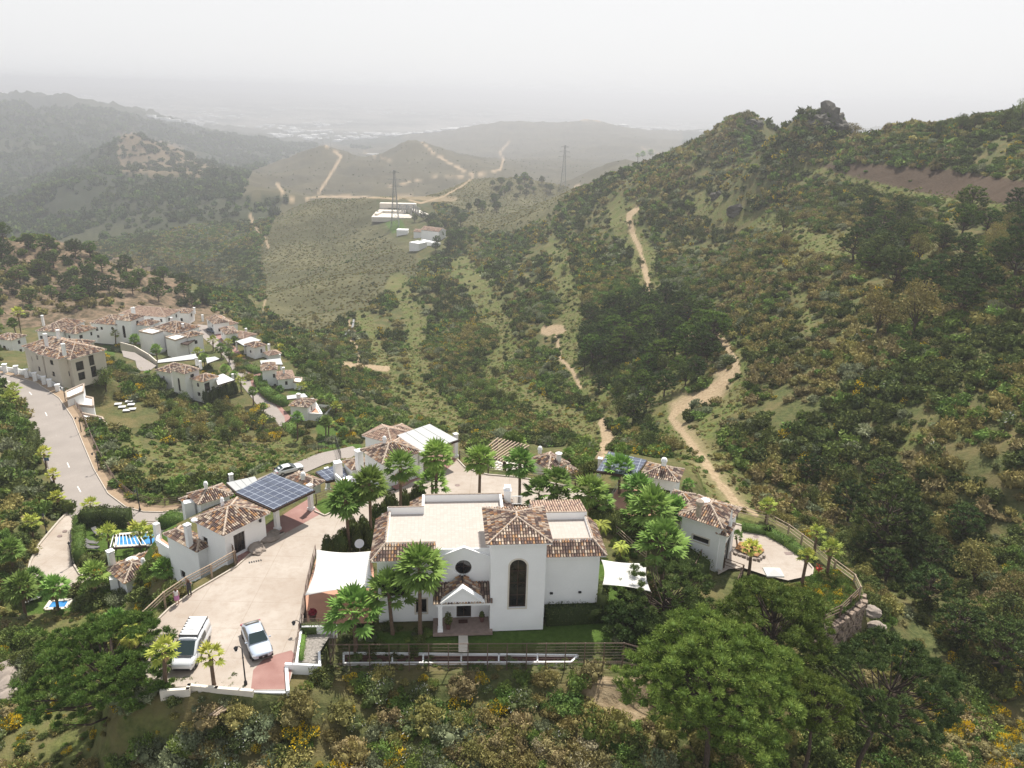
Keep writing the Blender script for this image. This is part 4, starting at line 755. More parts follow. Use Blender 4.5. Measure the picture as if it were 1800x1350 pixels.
# porch
tp = V.onz(774, 1109, -0.08)[1]; sp0 = V.onz(761, 1115, -0.08)[0]; sp1 = V.onz(866, 1113, -0.08)[0]; tp0 = V.onz(800, 1114, -0.08)[1]
mb = MB(); a = V.w((sp0+sp1)/2, tp0/2, -0.2); mb.box(a, (sp1-sp0, abs(tp0), 0.24), V.rz); mb.build('porch_floor', M['stamped_grey'] if 'stamped_grey' in M else plain('stamped_grey', (0.30, 0.22, 0.185), 0.85, 0.2, 3), villa)
sc, zt = V.ont(774, 1064, tp); scol = V.onz(774, 1109, -0.08)[0]
mb = MB(); a = V.w(scol, tp, 0); mb.box((a[0], a[1], (zt-0.08)/2), (0.36, 0.36, zt+0.08), V.rz); mb.box((a[0], a[1], 0.08), (0.46, 0.46, 0.3), V.rz); mb.build('column', M['white_render'], villa)
mb = MB(); z1 = zt; s1_ = ts0; a = V.w((scol-0.25+s1_)/2, tp, 0); mb.box((a[0], a[1], z1+0.12), (s1_-scol+0.45, 0.3, 0.26), V.rz); a = V.w(scol, tp/2, 0); mb.box((a[0], a[1], z1+0.12), (0.3, abs(tp), 0.26), V.rz); mb.build('lintel', M['white_render'], villa)
pw0, pz0 = V.ont(780, 1057, tp-0.2); pw1, _ = V.ont(846, 1057, tp-0.2); pap, pza = V.ont(813.5, 1037, tp-0.2); mb = MB()
mb.prism([(0, 0), (1, 0), (1, 1), (0, 1)], 0, 0.001) if False else None
ol = [(pw0-0.15, z1+0.25), (pw1+0.15, z1+0.25), (pap, pza)]
F0 = [V.w(s, tp-0.2, z) for s, z in ol]; B0 = [V.w(s, tp+0.4, z) for s, z in ol]; mb.add(F0+B0, [(0, 1, 2), (5, 4, 3), (0, 3, 4, 1), (1, 4, 5, 2), (2, 5, 3, 0)])
for (sa, za), (sb, zb) in (((pw0-0.3, z1+0.2), (pap, pza+0.05)), ((pap, pza+0.05), (pw1+0.3, z1+0.2))):
    q4 = [V.w(sa, tp-0.32, za), V.w(sb, tp-0.32, zb), V.w(sb, tp+0.3, zb), V.w(sa, tp+0.3, za)]; mb.add(q4+[(p[0], p[1], p[2]+0.22) for p in q4], [(0, 1, 5, 4), (4, 5, 6, 7), (1, 2, 6, 5), (3, 0, 4, 7), (2, 3, 7, 6)])
mb.build('pediment', M['white_render'], villa)
zpt = V.ont(800, 1023, 0)[1]; zpe = z1+0.28; mb = MB(); se0 = V.ont(761, 1060, tp-0.2)[0]; se1 = V.ont(866, 1058, tp-0.2)[0]
tile_face(mb, [V.w(se0, tp-0.25, zpe), V.w(ts0-0.02, tp-0.25, zpe), V.w(ts0-0.02, -0.02, zpt), V.w(se0, -0.02, zpt)], 0.24, 0.4); tile_face(mb, [V.w(ts0, tp-0.25, zpe), V.w(se1, tp-0.25, zpe), V.w(se1, tt0-0.02, zpe+0.25), V.w(ts0, tt0-0.02, zpe+0.25)], 0.24, 0.4)
for sgn, sw in ((-1, pw0), (1, pw1)): tile_face(mb, [V.w(sw+sgn*0.1, tp+0.2, zpe+0.12), V.w(sw+sgn*0.1, -0.4, zpe+0.35) , V.w(pap, -0.1, pza+0.15), V.w(pap, tp+0.25, pza+0.15)], 0.24, 0.4)
mb.build('porch_roof', RM(), villa)
mb = MB()
for px, py in ((969, 1042), (1019, 1040)): s_, z_ = V.ont(px, py, 0); a = V.w(s_, -0.08, z_); mb.box(a, (0.26, 0.16, 0.14), V.rz); mb.build('wall_lamp', M['black'], villa); mb = MB()
# objects at the porch
def pot(px, py, z, label, r=0.24, h=0.5, mat='pot', leaf='leaf_dark', lr=0.4, lh=0.8, n=160):
    p = at(px, py, z); t = empty('potted_plant', p, 0, label, 'potted plant'); mb = MB(); mb.lathe((p[0], p[1], z), [(r*0.7, 0), (r, h), (r*1.12, h), (r*1.12, h+0.05), (r*0.9, h+0.05), (r*0.85, h-0.05)], 14); mb.build('pot', M[mat], t)
    mb = MB()
    for i in range(n):
        a = random.random()*6.283; rr = lr*math.sqrt(random.random()); zz = z+h+random.random()*lh; k_ = 1-abs((zz-z-h)/lh-0.45)*0.9; c = Vector((p[0]+math.cos(a)*rr*k_, p[1]+math.sin(a)*rr*k_, zz)); leaf_quad(mb, c, 0.10, 0.05)
    mb.build('foliage', M[leaf], t); return t
def leaf_quad(mb, c, l, w, d=None, up=None):
    d = d or Vector((random.gauss(0, 1), random.gauss(0, 1), random.gauss(0.2, 0.8))).normalized(); s = d.cross(Vector((random.gauss(0, 1), random.gauss(0, 1), random.gauss(0, 1)))).normalized()
    mb.add([c-d*l-s*w*0.4, c-d*l*0.2+s*w, c+d*l, c-d*l*0.2-s*w], [(0, 1, 2, 3)])
pot(788, 1105, -0.05, 'leafy potted plant beside the white column at the villa porch', lh=1.1, lr=0.42, n=260); pot(847, 1092, -0.05, 'dark potted plant by the tower wall at the villa porch', lh=0.5, lr=0.25, n=120)
pot(550, 1092, 0.02, 'brown pot of crimson flowers on the terrace under the large shade sail', leaf='red_leaf', lh=0.45, lr=0.42, r=0.34, h=0.75, n=220)
p = V.w(V.onz(814, 1093, -0.05)[0], tp*0.35, -0.065); mb = MB(); mb.box((p[0], p[1], -0.05), (0.8, 0.5, 0.03), V.rz); tag(mb.build('doormat', M['soil']), 'brown doormat on the paved porch before the villa door', 'doormat')
# shade sails
def sail(name, corners, label, sagv=0.35, n=14):
    c = [np.array(at(*p)) for p in corners]; vs = []; cen = sum(c)/4
    for i in range(n+1):
        for j in range(n+1):
            u, v = i/n, j/n; p = (c[0]*(1-u)+c[1]*u)*(1-v)+(c[3]*(1-u)+c[2]*u)*v; eu = 4*u*(1-u); ev = 4*v*(1-v)
            pull = (1-ev)*eu*0.11+(1-eu)*ev*0.11; p = p+(cen-p)*pull; p = p-np.array([0, 0, sagv*eu*ev+0.04*math.sin(u*9)*ev]); vs.append(p)
    mb = MB(); k_ = n+1; mb.add(vs, [(i*k_+j, (i+1)*k_+j, (i+1)*k_+j+1, i*k_+j+1) for i in range(n) for j in range(n)])
    o = mb.build(name, M['canvas'], smooth=True); md = o.modifiers.new('t', 'SOLIDIFY'); md.thickness = 0.015; return tag(o, label, 'shade sail')
sail('shade_sail', [(556, 966.5, 3.1), (652, 969, 3.6), (663, 1034, 3.2), (536, 1047, 2.7)], 'large white shade sail over the terrace left of the villa')
sail('shade_sail', [(1057, 984, 3.0), (1137, 990, 2.8), (1144, 1040, 2.5), (1059, 1028, 2.8)], 'smaller white shade sail over the lawn right of the villa')
def post(px, py, z0, z1, label, w=0.09, mat='brown_metal', name='sail_post'):
    p = at(px, py, z1); mb = MB(); mb.tube([(p[0], p[1], z0), (p[0], p[1], z1)], w/2, 8); o = mb.build(name, M[mat], None, origin=(p[0], p[1], z0)); return tag(o, label, 'post')
post(536, 1046, 0, 2.75, 'brown post holding the near left corner of the large shade sail'); post(555, 965, 0, 3.15, 'brown post holding the far left corner of the large shade sail'); post(1137.5, 989, -0.3, 2.85, 'post holding the far right corner of the smaller shade sail'); post(1145, 1041, -0.8, 2.55, 'post holding the near right corner of the smaller shade sail')
# satellite dish beside the villa
p = at(632, 957, 1.6); t = empty('satellite_dish', (p[0], p[1], 0), 0, 'round white satellite dish among the dark cypresses', 'satellite dish'); mb = MB(); mb.tube([(p[0], p[1], 0), (p[0], p[1], 1.6)], 0.04, 6); mb.build('pole', M['grey_metal'], t)
mb = MB(); mb.lathe((0, 0, 0), [(0.03, 0), (0.25, 0.03), (0.45, 0.11), (0.47, 0.13), (0.45, 0.135), (0.25, 0.06)], 18); R_ = Matrix.Translation((p[0], p[1], 1.65)) @ Matrix.Rotation(0.7, 4, 'X'); mb.v = [tuple(R_ @ Vector(q)) for q in mb.v]; mb.build('dish', M['white_paint'], t)
# ------------------------------------------------------------------ fences, walls and terraces near the villa
def rail_fence(pts, label, h=1.0, rails=3, mat='fence_wood', step=2.0, post=0.12, rail=0.09, name='wooden_fence', wires=0, cat='fence', rail_name='rail', zb=None, skip0=0.35, group=None):
    """posts along a world polyline with long rails between them"""
    P = [np.array(p, float) for p in pts]; t = empty(name, P[0], 0, label, cat, group); segs = []; posts = []
    for a, b in zip(P[:-1], P[1:]):
        n = max(1, round(np.hypot(*(b-a)[:2])/step)); posts += [a+(b-a)*(i/n) for i in range(n)]
    posts.append(P[-1])
    for p in posts: mb = MB(); mb.box((p[0], p[1], p[2]+h/2-0.1), (post, post, h+0.25), 0.3); mb.build('post', M[mat], t)
    for j in range(rails):
        z = h*(skip0+(1-skip0)*j/max(1, rails-1)) if rails > 1 else h; mb = MB()
        for a, b in zip(P[:-1], P[1:]): mb.tube([a+(0, 0, z), b+(0, 0, z)], rail/2, 6)
        mb.build(rail_name, M[mat], t)
    if wires:
        mb = MB()
        for j in range(wires):
            z = 0.08+(h-0.16)*j/(wires-1)
            for a, b in zip(P[:-1], P[1:]): mb.beam(a+(0, 0, z), b+(0, 0, z), 0.012, 0.012)
        mb.build('wire_mesh', M[mat], t)
    return t
def wall_run(pts, h, w, label, name='garden_wall', mat='white_render', zb=-0.3, cap=None, cat='wall', down=1.0):
    """solid wall along world points (top height = z + h)"""
    mb = MB()
    for a, b in zip(pts[:-1], pts[1:]):
        a = np.array(a, float); b = np.array(b, float); d = (b-a)[:2]; L = np.hypot(*d); u = d/L; n = np.array([-u[1], u[0]])*w/2; e = u*w*0.45; A = [a[:2]-e-n, b[:2]+e-n, b[:2]+e+n, a[:2]-e+n]
        vs = [(*A[0], a[2]-down), (*A[1], b[2]-down), (*A[2], b[2]-down), (*A[3], a[2]-down), (*A[0], a[2]+h), (*A[1], b[2]+h), (*A[2], b[2]+h), (*A[3], a[2]+h)]
        mb.add(vs, [(0, 3, 2, 1), (4, 5, 6, 7), (0, 1, 5, 4), (1, 2, 6, 5), (2, 3, 7, 6), (3, 0, 4, 7)])
    o = mb.build(name, M[mat]); return tag(o, label, cat)
zg = lambda p: (p[0], p[1], ground(p[0], p[1]))
# brown mesh fence before the garden: base found from the post feet
fb = [at(582, 1192, -2.05), at(1092, 1188, -2.05), at(1148, 1204, -2.4)]; hf = zray(582, 1133, fb[0])+2.05
fp = [at(588, 1140, -1.7)]+fb
rail_fence(fb, 'long brown metal mesh fence in front of the garden below the villa', h=hf, rails=2, mat='brown_metal', step=1.62, post=0.07, rail=0.06, wires=12, name='mesh_fence', skip0=0.42)
a = at(589, 1103, 0.95); rail_fence([(a[0], a[1], -1.0), (fb[0][0], fb[0][1], -2.05)], 'short return of the brown mesh fence beside the young fan palm', h=hf, rails=2, mat='brown_metal', step=1.5, post=0.07, rail=0.06, wires=8, name='mesh_fence', skip0=0.42)
# long white planter with dark red soil
pl = [(604, 1147), (1016, 1151), (1004, 1163), (604, 1165)]; PW = [at(x, y, -1.15) for x, y in pl]; t = empty('planter_bed', PW[0], 0, 'long white-edged planter bed of dark red soil behind the mesh fence', 'planter'); mb = MB()
def bar3(a, b, w=0.16): mb.beam((a[0], a[1], -1.45), (b[0], b[1], -1.45), w, 0.62)
for i in range(4): bar3(PW[i], PW[(i+1) % 4])
for x in (690, 744, 811, 877, 945): bar3(at(x, 1148.5, -1.15), at(x-0.5, 1164, -1.15), 0.13)
mb.build('rim', M['white_render'], t); mb = MB(); mb.poly([(p[0], p[1], -1.32) for p in PW][::-1]); mb.build('soil_bed', M['soil'], t)
# terrace walls at the left of the garden
wall_run(W_([(590, 1100), (530, 1101)], 0.75), 0, 0.2, 'white low wall along the front of the terrace under the sail', down=1.6)
wall_run(W_([(530, 1102), (521, 1163)], 0.55), 0, 0.18, 'white sloping wall between the driveway and the small walled bed', down=1.2)
wall_run(W_([(503, 1166), (562, 1169)], 0.5), 0, 0.22, 'white front wall of the small walled bed beside the driveway corner', down=3.2)
wall_run(W_([(561, 1146), (562, 1168)], 0.3), 0, 0.2, 'short white wall closing the right end of the small walled bed', down=1.5)
wall_run(W_([(503, 1168), (506, 1212)], 0.25), 0, 0.25, 'white wall end at the driveway corner by the red paving', down=2.6)
wall_run(W_([(284, 1213), (330, 1210), (332, 1203), (380, 1208), (442, 1213)], 0.25), 0, 0.28, 'long white retaining wall below the parking area', name='retaining_wall', mat='stone_trim', down=3.6)  # white wall; the grey of its shaded face is put into the trim colour
wall_run(W_([(442, 1214), (500, 1216)], -0.05), 0, 0.25, 'low wall edge below the red paving at the driveway end', down=3.0)
o = sheet('planting_bed', W_([(532, 1104), (588, 1104), (562, 1146), (560, 1166), (524, 1164)], 0.02), 'pebbles'); o['kind'] = 'structure'
o = sheet('garden_path', W_([(806, 1117), (822, 1117), (824, 1146), (806, 1146)], -0.27), 'stone_trim'); o['kind'] = 'structure'
o = sheet('terrace_paving', W_([(558, 972), (652, 972), (662, 1040), (655, 1095), (532, 1098), (537, 1050)], 0.0), 'terracotta_floor'); o['kind'] = 'structure'
rail_fence(W_([(555, 975), (547, 1006), (538, 1046), (531, 1098)], 0.02), 'brown wire fence along the driveway edge of the sail terrace', h=1.1, rails=2, mat='brown_metal', step=1.5, post=0.06, rail=0.04, wires=8, name='wire_fence')
rail_fence(W_([(531, 1100), (590, 1100)], 0.7), 'brown wire railing on the front wall of the sail terrace', h=0.75, rails=2, mat='brown_metal', step=1.5, post=0.05, rail=0.035, wires=6, name='wire_fence')
rail_fence(W_([(527, 1110), (519, 1163)], 0.4), 'brown wire railing on the sloping white wall beside the parking', h=0.9, rails=2, mat='brown_metal', step=1.4, post=0.05, rail=0.035, wires=6, name='wire_fence')
# rail fences
rail_fence(W_([(414, 992), (373, 1016), (330, 1039), (291, 1066), (256, 1100)], 0.02), 'wooden rail fence along the left edge of the driveway beside two people', h=1.5, rails=3, mat='pale_wood', step=3.2, post=0.16, rail=0.11, skip0=0.62)
rail_fence([at(268, 1045, 0.0)*0+zg(at(300, 1020, -3.0)), zg(at(262, 1062, -2.4))], 'steep short wooden fence running down the slope from the driveway', h=1.4, rails=3, mat='pale_wood', step=2.5, post=0.14, rail=0.09)
rail_fence(W_([(416, 994), (402, 965)], 0.02), 'dark wooden fence panel joining the rail fence to the near left house', h=1.6, rails=4, mat='fence_wood', step=1.2, post=0.12, rail=0.05)
rail_fence([np.array(at(x, y, -0.35)) for x, y in ((808, 806), (830, 823), (858, 832), (907, 836), (956, 844), (1011, 855), (1046, 865))], 'dark wooden rail fence round the far edge of the pale plaza', h=1.1, rails=3, mat='fence_wood', step=3.0, post=0.14, rail=0.08)
rail_fence([at(x, y, -1.9) for x, y in ((1296, 905), (1348, 918), (1385, 938), (1432, 973), (1466, 1001), (1500, 1027), (1510, 1048))], 'long wooden rail fence curving round the right-hand garden', h=1.15, rails=3, mat='pale_wood', step=2.6, post=0.15, rail=0.10)
rail_fence([at(x, y, -2.0) for x, y in ((1510, 1048), (1476, 1081), (1447, 1094))], 'short wooden rail fence on top of the rough stone wall', h=1.1, rails=3, mat='fence_wood', step=2.0, post=0.15, rail=0.09)
rail_fence([at(x, y, -2.0) for x, y in ((1306, 1038), (1340, 1048), (1385, 1062))], 'dark rail fence half hidden in bushes below the small plaza', h=1.0, rails=3, step=2.2)
rail_fence([at(1272, 998, -1.8), at(1305, 1010, -1.8), at(1290, 1045, -2.2)], 'brown wooden fence enclosing the yard at the right-hand house corner', h=1.15, rails=3, step=1.6, post=0.13)
rail_fence([at(1240, 970, -1.6), at(1220, 1015, -1.8)], 'tall dark wooden gate panel left of the right-hand house', h=1.7, rails=7, step=1.5, post=0.12, rail=0.07)
rail_fence([at(x, y, -1.3) for x, y in ((1067, 893), (1087, 858), (1112, 856))], 'thin metal rail round the pink paved terrace behind the palms', h=1.0, rails=2, mat='grey_metal', step=2.5, post=0.06, rail=0.06)
rail_fence([at(x, y, -0.3) for x, y in ((1083, 940), (1110, 965), (1135, 985))], 'pale rail fence in the dark garden right of the villa', h=1.0, rails=3, mat='pale_wood', step=2.6, post=0.08, rail=0.08)
rail_fence([at(x, y, -14.55) for x, y in ((227, 930), (256, 928), (286, 927), (300, 926))], 'wooden rail fence between the pool lawn and the road', h=1.0, rails=3, mat='fence_wood', step=4.0, post=0.2, rail=0.09)
rail_fence([at(x, y, -14.5) for x, y in ((108, 1045), (135, 1044), (165, 1041))], 'wooden rail fence above the small lower pool', h=1.1, rails=3, mat='fence_wood', step=3.5, post=0.2, rail=0.09)
t = rail_fence([np.array(p)+(0.02, 0.02, 0) for p in RO[3:12]], 'long wooden guard rail along the outer edge of the curved pavement', h=1.15, rails=4, mat='brown_metal', step=3.0, post=0.12, rail=0.07, skip0=0.2)
rail_fence([at(x, y, -14.0) for x, y in ((560, 795), (590, 783), (600, 812), (575, 824))][:3], 'dark metal gate and railing at the road end behind the solar house', h=1.8, rails=2, mat='black', step=0.8, post=0.06, rail=0.07, name='metal_railing')
rail_fence([at(x, y, -0.2) for x, y in ((556, 882), (590, 868), (622, 856))], 'dark railing beside the grass strip behind the solar carport', h=1.0, rails=3, mat='fence_wood', step=2.5, post=0.12, rail=0.07)
t = rail_fence([at(x, y, ZC) for x, y in ((463, 760), (483, 759), (502, 757))], 'brown metal gate closing the lower end of the town road', h=1.9, rails=2, mat='brown_metal', step=3.0, post=0.14, rail=0.08, name='road_gate', wires=9, cat='gate')
# rough stone wall under the right-hand garden, real boulders in courses
def stone_wall(pts, h, label, name='stone_wall', sz=0.7, back=0.0, mat='rock_wall'):
    mb = MB(); R0 = random.Random(5)
    for a, b in zip(pts[:-1], pts[1:]):
        a = np.array(a, float); b = np.array(b, float); L = np.hypot(*(b-a)[:2]); n = max(1, int(L/sz)); rows = max(1, int(h/(sz*0.62)))
        for r in range(rows):
            for i in range(n):
                p = a+(b-a)*((i+0.5+(r % 2)*0.5)/n); w = sz*R0.uniform(0.85, 1.15); hh = sz*0.62*R0.uniform(0.95, 1.2); z = p[2]-h+hh/2+r*sz*0.62; rz = math.atan2((b-a)[1], (b-a)[0])+R0.uniform(-.15, .15); k0 = len(mb.v)
                mb.box((p[0]+R0.uniform(-.09, .09), p[1]+R0.uniform(-.09, .09), z), (w, sz*R0.uniform(0.8, 1.1), hh), rz, 0, None, R0.uniform(0.8, 0.98))
                for j in range(k0, len(mb.v)): x, y, zz = mb.v[j]; mb.v[j] = (x+R0.uniform(-.06, .06), y+R0.uniform(-.06, .06), zz+R0.uniform(-.05, .05))
    o = mb.build(name, M[mat]); md = o.modifiers.new('b', 'BEVEL'); md.width = 0.07; md.segments = 2; return tag(o, label, 'stone wall')
stone_wall([at(x, y, -2.0) for x, y in ((1520, 1040), (1516, 1056), (1482, 1086), (1446, 1100))], 6.0, 'rough brown stone retaining wall under the right-hand garden fence', sz=0.85)
stone_wall([at(286, 718, -27.5), at(289, 740, -28.5), at(287, 762, -29.5)], 2.6, 'pale stone retaining wall below the grassy slope in the town', sz=1.0, mat='boulder')
stone_wall([at(234, 770, -27.0), at(262, 765, -28), at(287, 757, -28.5)], 2.4, 'low stone wall at the foot of the grassy slope above the gully', sz=1.0)
R1 = random.Random(3)
def rock(px, py, z, s, label, flat=0.7, group=None, mat='boulder'):
    p = at(px, py, z); bm = bmesh.new(); bmesh.ops.create_icosphere(bm, subdivisions=3, radius=1)
    o3 = Vector((R1.random()*99, R1.random()*99, 3))
    from mathutils import noise as mn
    for v in bm.verts: d = v.co.normalized(); ja = 2.2 if mat == 'dark_rock' else 1; k_ = 1+0.35*ja*0.8*mn.noise(d*1.4*ja**.3+o3)+0.16*ja*mn.noise(d*4+o3); v.co = Vector((d.x*s[0]*k_, d.y*s[1]*k_, d.z*s[2]*k_*flat))
    me = bpy.data.meshes.new('rock'); bm.to_mesh(me); bm.free(); me.materials.append(M[mat]); o = bpy.data.objects.new('rock', me); COL.objects.link(o); o.location = tuple(p); o.rotation_euler = (0, 0, R1.random()*6); return tag(o, label, 'rock', group)
rock(447, 961, 0.1, (1.9, 0.8, 0.7), 'long grey rock at the foot of the house wall beside the driveway'); rock(468, 947, 0.1, (1.3, 0.8, 0.6), 'grey rock between the house corner and the carport pillar'); rock(481, 938, 0.1, (0.8, 0.6, 0.5), 'small grey rock touching the carport pillar')
rock(1532, 1075, -4.2, (1.0, 0.8, 0.8), 'pale boulder at the outer corner of the rough stone wall'); rock(1540, 1105, -6.0, (1.3, 1.0, 0.7), 'pale flat boulder on the slope right of the stone wall')
for i, (x, y) in enumerate(((8, 1180), (22, 1200), (30, 1218))): rock(x, y, ground(*at(x, y, -10)[:2])+0.2, (1.6, 1.0, 0.5), ('large', 'middle', 'lowest')[i]+' pale rock slab at the left edge of the picture')
plain('dark_rock', (0.115, 0.105, 0.085), 0.95, 0.35, 0.3, bump=0.8)
for x, y, s_, lb in ((1455, 203, (4.2, 3.6, 6.0), 'main block of the rocky peak on the right-hand ridge'), (1466, 211, (4.0, 3.5, 4.0), 'right shoulder of the rocky peak'), (1440, 213, (5, 4, 3.6), 'left shoulder of the rocky peak'), (1325, 217, (5, 4, 2.8), 'rock crest on the right side of the left summit'), (1472, 226, (4, 3.5, 4), 'dark rock face below the right side of the rocky peak'),
 (1262, 345, (3.2, 2.0, 3.0), 'grey rock face below the dark bushes of the upper terrace, left'), (1296, 372, (3.8, 2.0, 3.2), 'grey rock face below the dark bushes of the upper terrace, right')):
    p = hit(x, y); q = rock(x, y, float(p[2]), s_, lb, 0.9, None, 'dark_rock'); q.location = (p[0], p[1], p[2]-s_[2]*0.15)
# ------------------------------------------------------------------ houses round the villa
def lamp_on(h, px, py, i):
    u, z = h.px_on(i, px, py); a, b = h.sideP(i); d = (b-a)/np.hypot(*(b-a)); n = np.array([d[1], -d[0]]); p = a+d*u+n*0.16; mb = MB(); mb.box((p[0], p[1], z), (0.22, 0.22, 0.32), 0); mb.box((p[0]-n[0]*.08, p[1]-n[1]*.08, z+.12), (0.06, 0.16, 0.06), 0); mb.build('wall_lamp', M['black'], h.root)
def dome(h, px, py, z, r=0.9, sq=0.55):
    p = at(px, py, z); mb = MB(); mb.lathe((p[0], p[1], z-0.3), [(r, 0), (r*0.97, r*sq*0.45), (r*0.8, r*sq*0.8), (r*0.45, r*sq), (0.02, r*sq*1.05)], 16); sub(mb, 'skylight_dome', M['white_render'], h.roof, h.root)
def carport(name, label, px4, z, posts, pz, mat='solar', rows=3, thick=0.12, group=None, slats=0, cat='carport', pw=0.45):
    """flat canopy from four px corners at height z, on square pillars"""
    c = [at(*p, z) if len(p) == 2 else at(*p) for p in px4]; t = empty(name, (*np.mean(c, 0)[:2], pz), math.atan2(*(c[1]-c[0])[1::-1]), label, cat, group)
    mb = MB()
    for i in range(4): mb.beam(c[i]-(0, 0, 0.14), c[(i+1) % 4]-(0, 0, 0.14), 0.16, 0.24)
    for k_ in (0.33, 0.66): mb.beam(c[0]+(c[3]-c[0])*k_-(0, 0, .16), c[1]+(c[2]-c[1])*k_-(0, 0, .16), 0.1, 0.18)
    mb.build('frame', M['dark_wood'], t)
    for r in range(rows):
        a0, a1 = r/rows+0.006, (r+1)/rows-0.006; q = [c[0]+(c[3]-c[0])*a0, c[1]+(c[2]-c[1])*a0, c[1]+(c[2]-c[1])*a1, c[0]+(c[3]-c[0])*a1]; mb = MB(); mb.add([p+(0, 0, 0.0) for p in q]+[p+(0, 0, 0.06) for p in q], [(3, 2, 1, 0), (4, 5, 6, 7), (0, 1, 5, 4), (1, 2, 6, 5), (2, 3, 7, 6), (3, 0, 4, 7)])
        mb.build('solar_panel' if mat == 'solar' else 'canopy_panel', M[mat], t)
    for p in posts:
        w = at(*p, pz); mb = MB(); mb.box((w[0], w[1], (z-0.25+pz)/2), (pw, pw, z-0.25-pz), t.rotation_euler.z); mb.box((w[0], w[1], pz+0.15), (pw*1.35, pw*1.35, 0.3), t.rotation_euler.z); mb.box((w[0], w[1], z-0.3), (pw*1.3, pw*1.3, 0.12), t.rotation_euler.z); mb.build('pillar', M['white_render'], t)
    return t
# near left house
hA = House('house', 'white hip-roofed house at the left of the driveway, joined to the solar carport', [(334, 913), (392.4, 942), (471, 899.4)], 3.2, -5.2)
hA.win(0, (355.5, 942), (366.5, 963), mull=0); hA.win(0, (362, 990), (371, 1002), mull=0); hA.win(1, (410, 942), (433, 965), mull=2); hA.done(); lamp_on(hA, 455.5, 914, 1); vent(hA, 391, 886, 4.1, 0.16)
wA = House('', '', [(286.7, 938.7), (346, 971), (375, 955)], 0.55, -5.2, root=hA.root, wallname='wing_wall', ov=0.25); wA.win(0, (317, 1001), (327, 1019), mull=0); wA.done(); dome(hA, 343, 910, 3.5, 0.42)
p = at(332, 947, 1.5); mb = MB(); mb.box((p[0], p[1], 1.75), (0.5, 0.5, 2.3), hA.root.rotation_euler.z); mb.box((p[0], p[1], 2.95), (0.6, 0.6, 0.08), hA.root.rotation_euler.z); mb.box((p[0], p[1], 3.12), (0.62, 0.62, 0.07), hA.root.rotation_euler.z); sub(mb, 'chimney', M['white_render'], wA.roof, hA.root)
a, b, c, d = at(277, 958, -2.0), at(303, 975, -2.0), at(300, 958, -2.0), at(282, 944, -2.0); mb = MB(); mb.prism([a[:2], b[:2], c[:2], d[:2]], -3.0, -2.05)
for u_, v_ in ((a, b), (d, a)): mb.beam(u_+(0, 0, 0.3), v_+(0, 0, 0.3), 0.22, 0.75)
mb.box((d[0]-0.1, d[1]-0.3, -1.3), (0.55, 0.55, 2.3), hA.root.rotation_euler.z); mb.build('balcony', M['white_render'], hA.root)
mb = MB(); mb.prism([a[:2], b[:2], c[:2], d[:2]], -2.04, -2.02); mb.build('balcony_floor', M['terracotta_floor'], hA.root)
carport('solar_carport', 'carport roofed with dark blue solar panels beside the driveway', [(414, 866), (480.7, 896.4), (553, 861.5), (478, 832)][::1], 3.35, [(488, 931), (547, 896)], 0.0)
# house behind it
hB = House('house', 'small white house with terracotta roof behind the near left house', [(329, 868), (348, 888), (408, 867)], -4.2, -14.0); hB.done(); vent(hB, 362, 856, -3.0); wB = House('', '', [(314, 878), (326, 884), (345, 873)], -5.0, -14.5, root=hB.root, wallname='wing_wall', ov=0.2); wB.done()
p = at(331, 880, -4.4); mb = MB(); mb.box((p[0], p[1], -6.3), (1.1, 0.9, 3.6), 0.5); sub(mb, 'chimney', M['white_render'], hB.walls, hB.root)
carport('awning', 'white ribbed canopy behind the solar carport', [(398, 849), (414, 864), (455, 848), (448, 838)], -4.4, [(411, 884)], -9.0, mat='ribbed_panel', rows=4, cat='canopy')
# house below the pool
hC = House('house', 'low white house with patterned hip roof below the upper pool', [(184, 999), (218, 1026.7), (275.3, 996)], -8.6, -14.6); hC.done(); vent(hC, 252, 991, -7.6, 0.2); dome(hC, 231, 983, -8.0, 0.75)
chimney(hC, 197, 990, -8.2, 0.62, 1.4)
p = at(200, 1022, -9.5); mb = MB(); mb.box((p[0], p[1], -11.0), (0.9, 1.1, 4.2), 0.5, 0, None, 0.9); mb.build('porch', M['white_render'], hC.root)
wC = House('', '', [(246, 975), (276, 962), (281, 986)], -8.4, -14.6, root=hC.root, wallname='wing_wall', ov=0.2); wC.done()
# house beyond the cypresses
hD = House('house', 'white house with steep brown hip roof beyond the row of fan palms', [(632.6, 790.8), (672, 816.5), (738.9, 792)], 3.4, -0.5); hD.done(); vent(hD, 676, 777, 4.5, 0.2)
wD = House('', '', [(601, 811), (618, 827), (648, 812)], 0.2, -4, root=hD.root, wallname='wing_wall', ov=0.2); wD.done(); mb = MB(); p = at(632, 820, 0.6); mb.box((p[0], p[1], 1.4), (0.75, 0.75, 2.6), hD.root.rotation_euler.z); mb.box((p[0], p[1], 2.75), (0.9, 0.9, 0.1), hD.root.rotation_euler.z); sub(mb, 'chimney', M['white_render'], wD.roof, hD.root)
bD = House('', '', [(636, 766), (688, 780), (730, 762)], 1.2, -2, root=hD.root, wallname='rear_wall', ov=0.3, pale=True); bD.done(); cD = House('', '', [(667, 757), (690, 770), (728, 757)], -0.2, -4, root=hD.root, wallname='rear_wall', ov=0.3, pale=True); cD.done()
carport('carport', 'carport with a pale grey slatted roof beside the plaza', [(698, 765.7), (739, 797), (805.5, 773), (755.5, 745.7)], 3.5, [(740, 838), (801, 803)], 0.0, mat='ribbed_panel', rows=4)
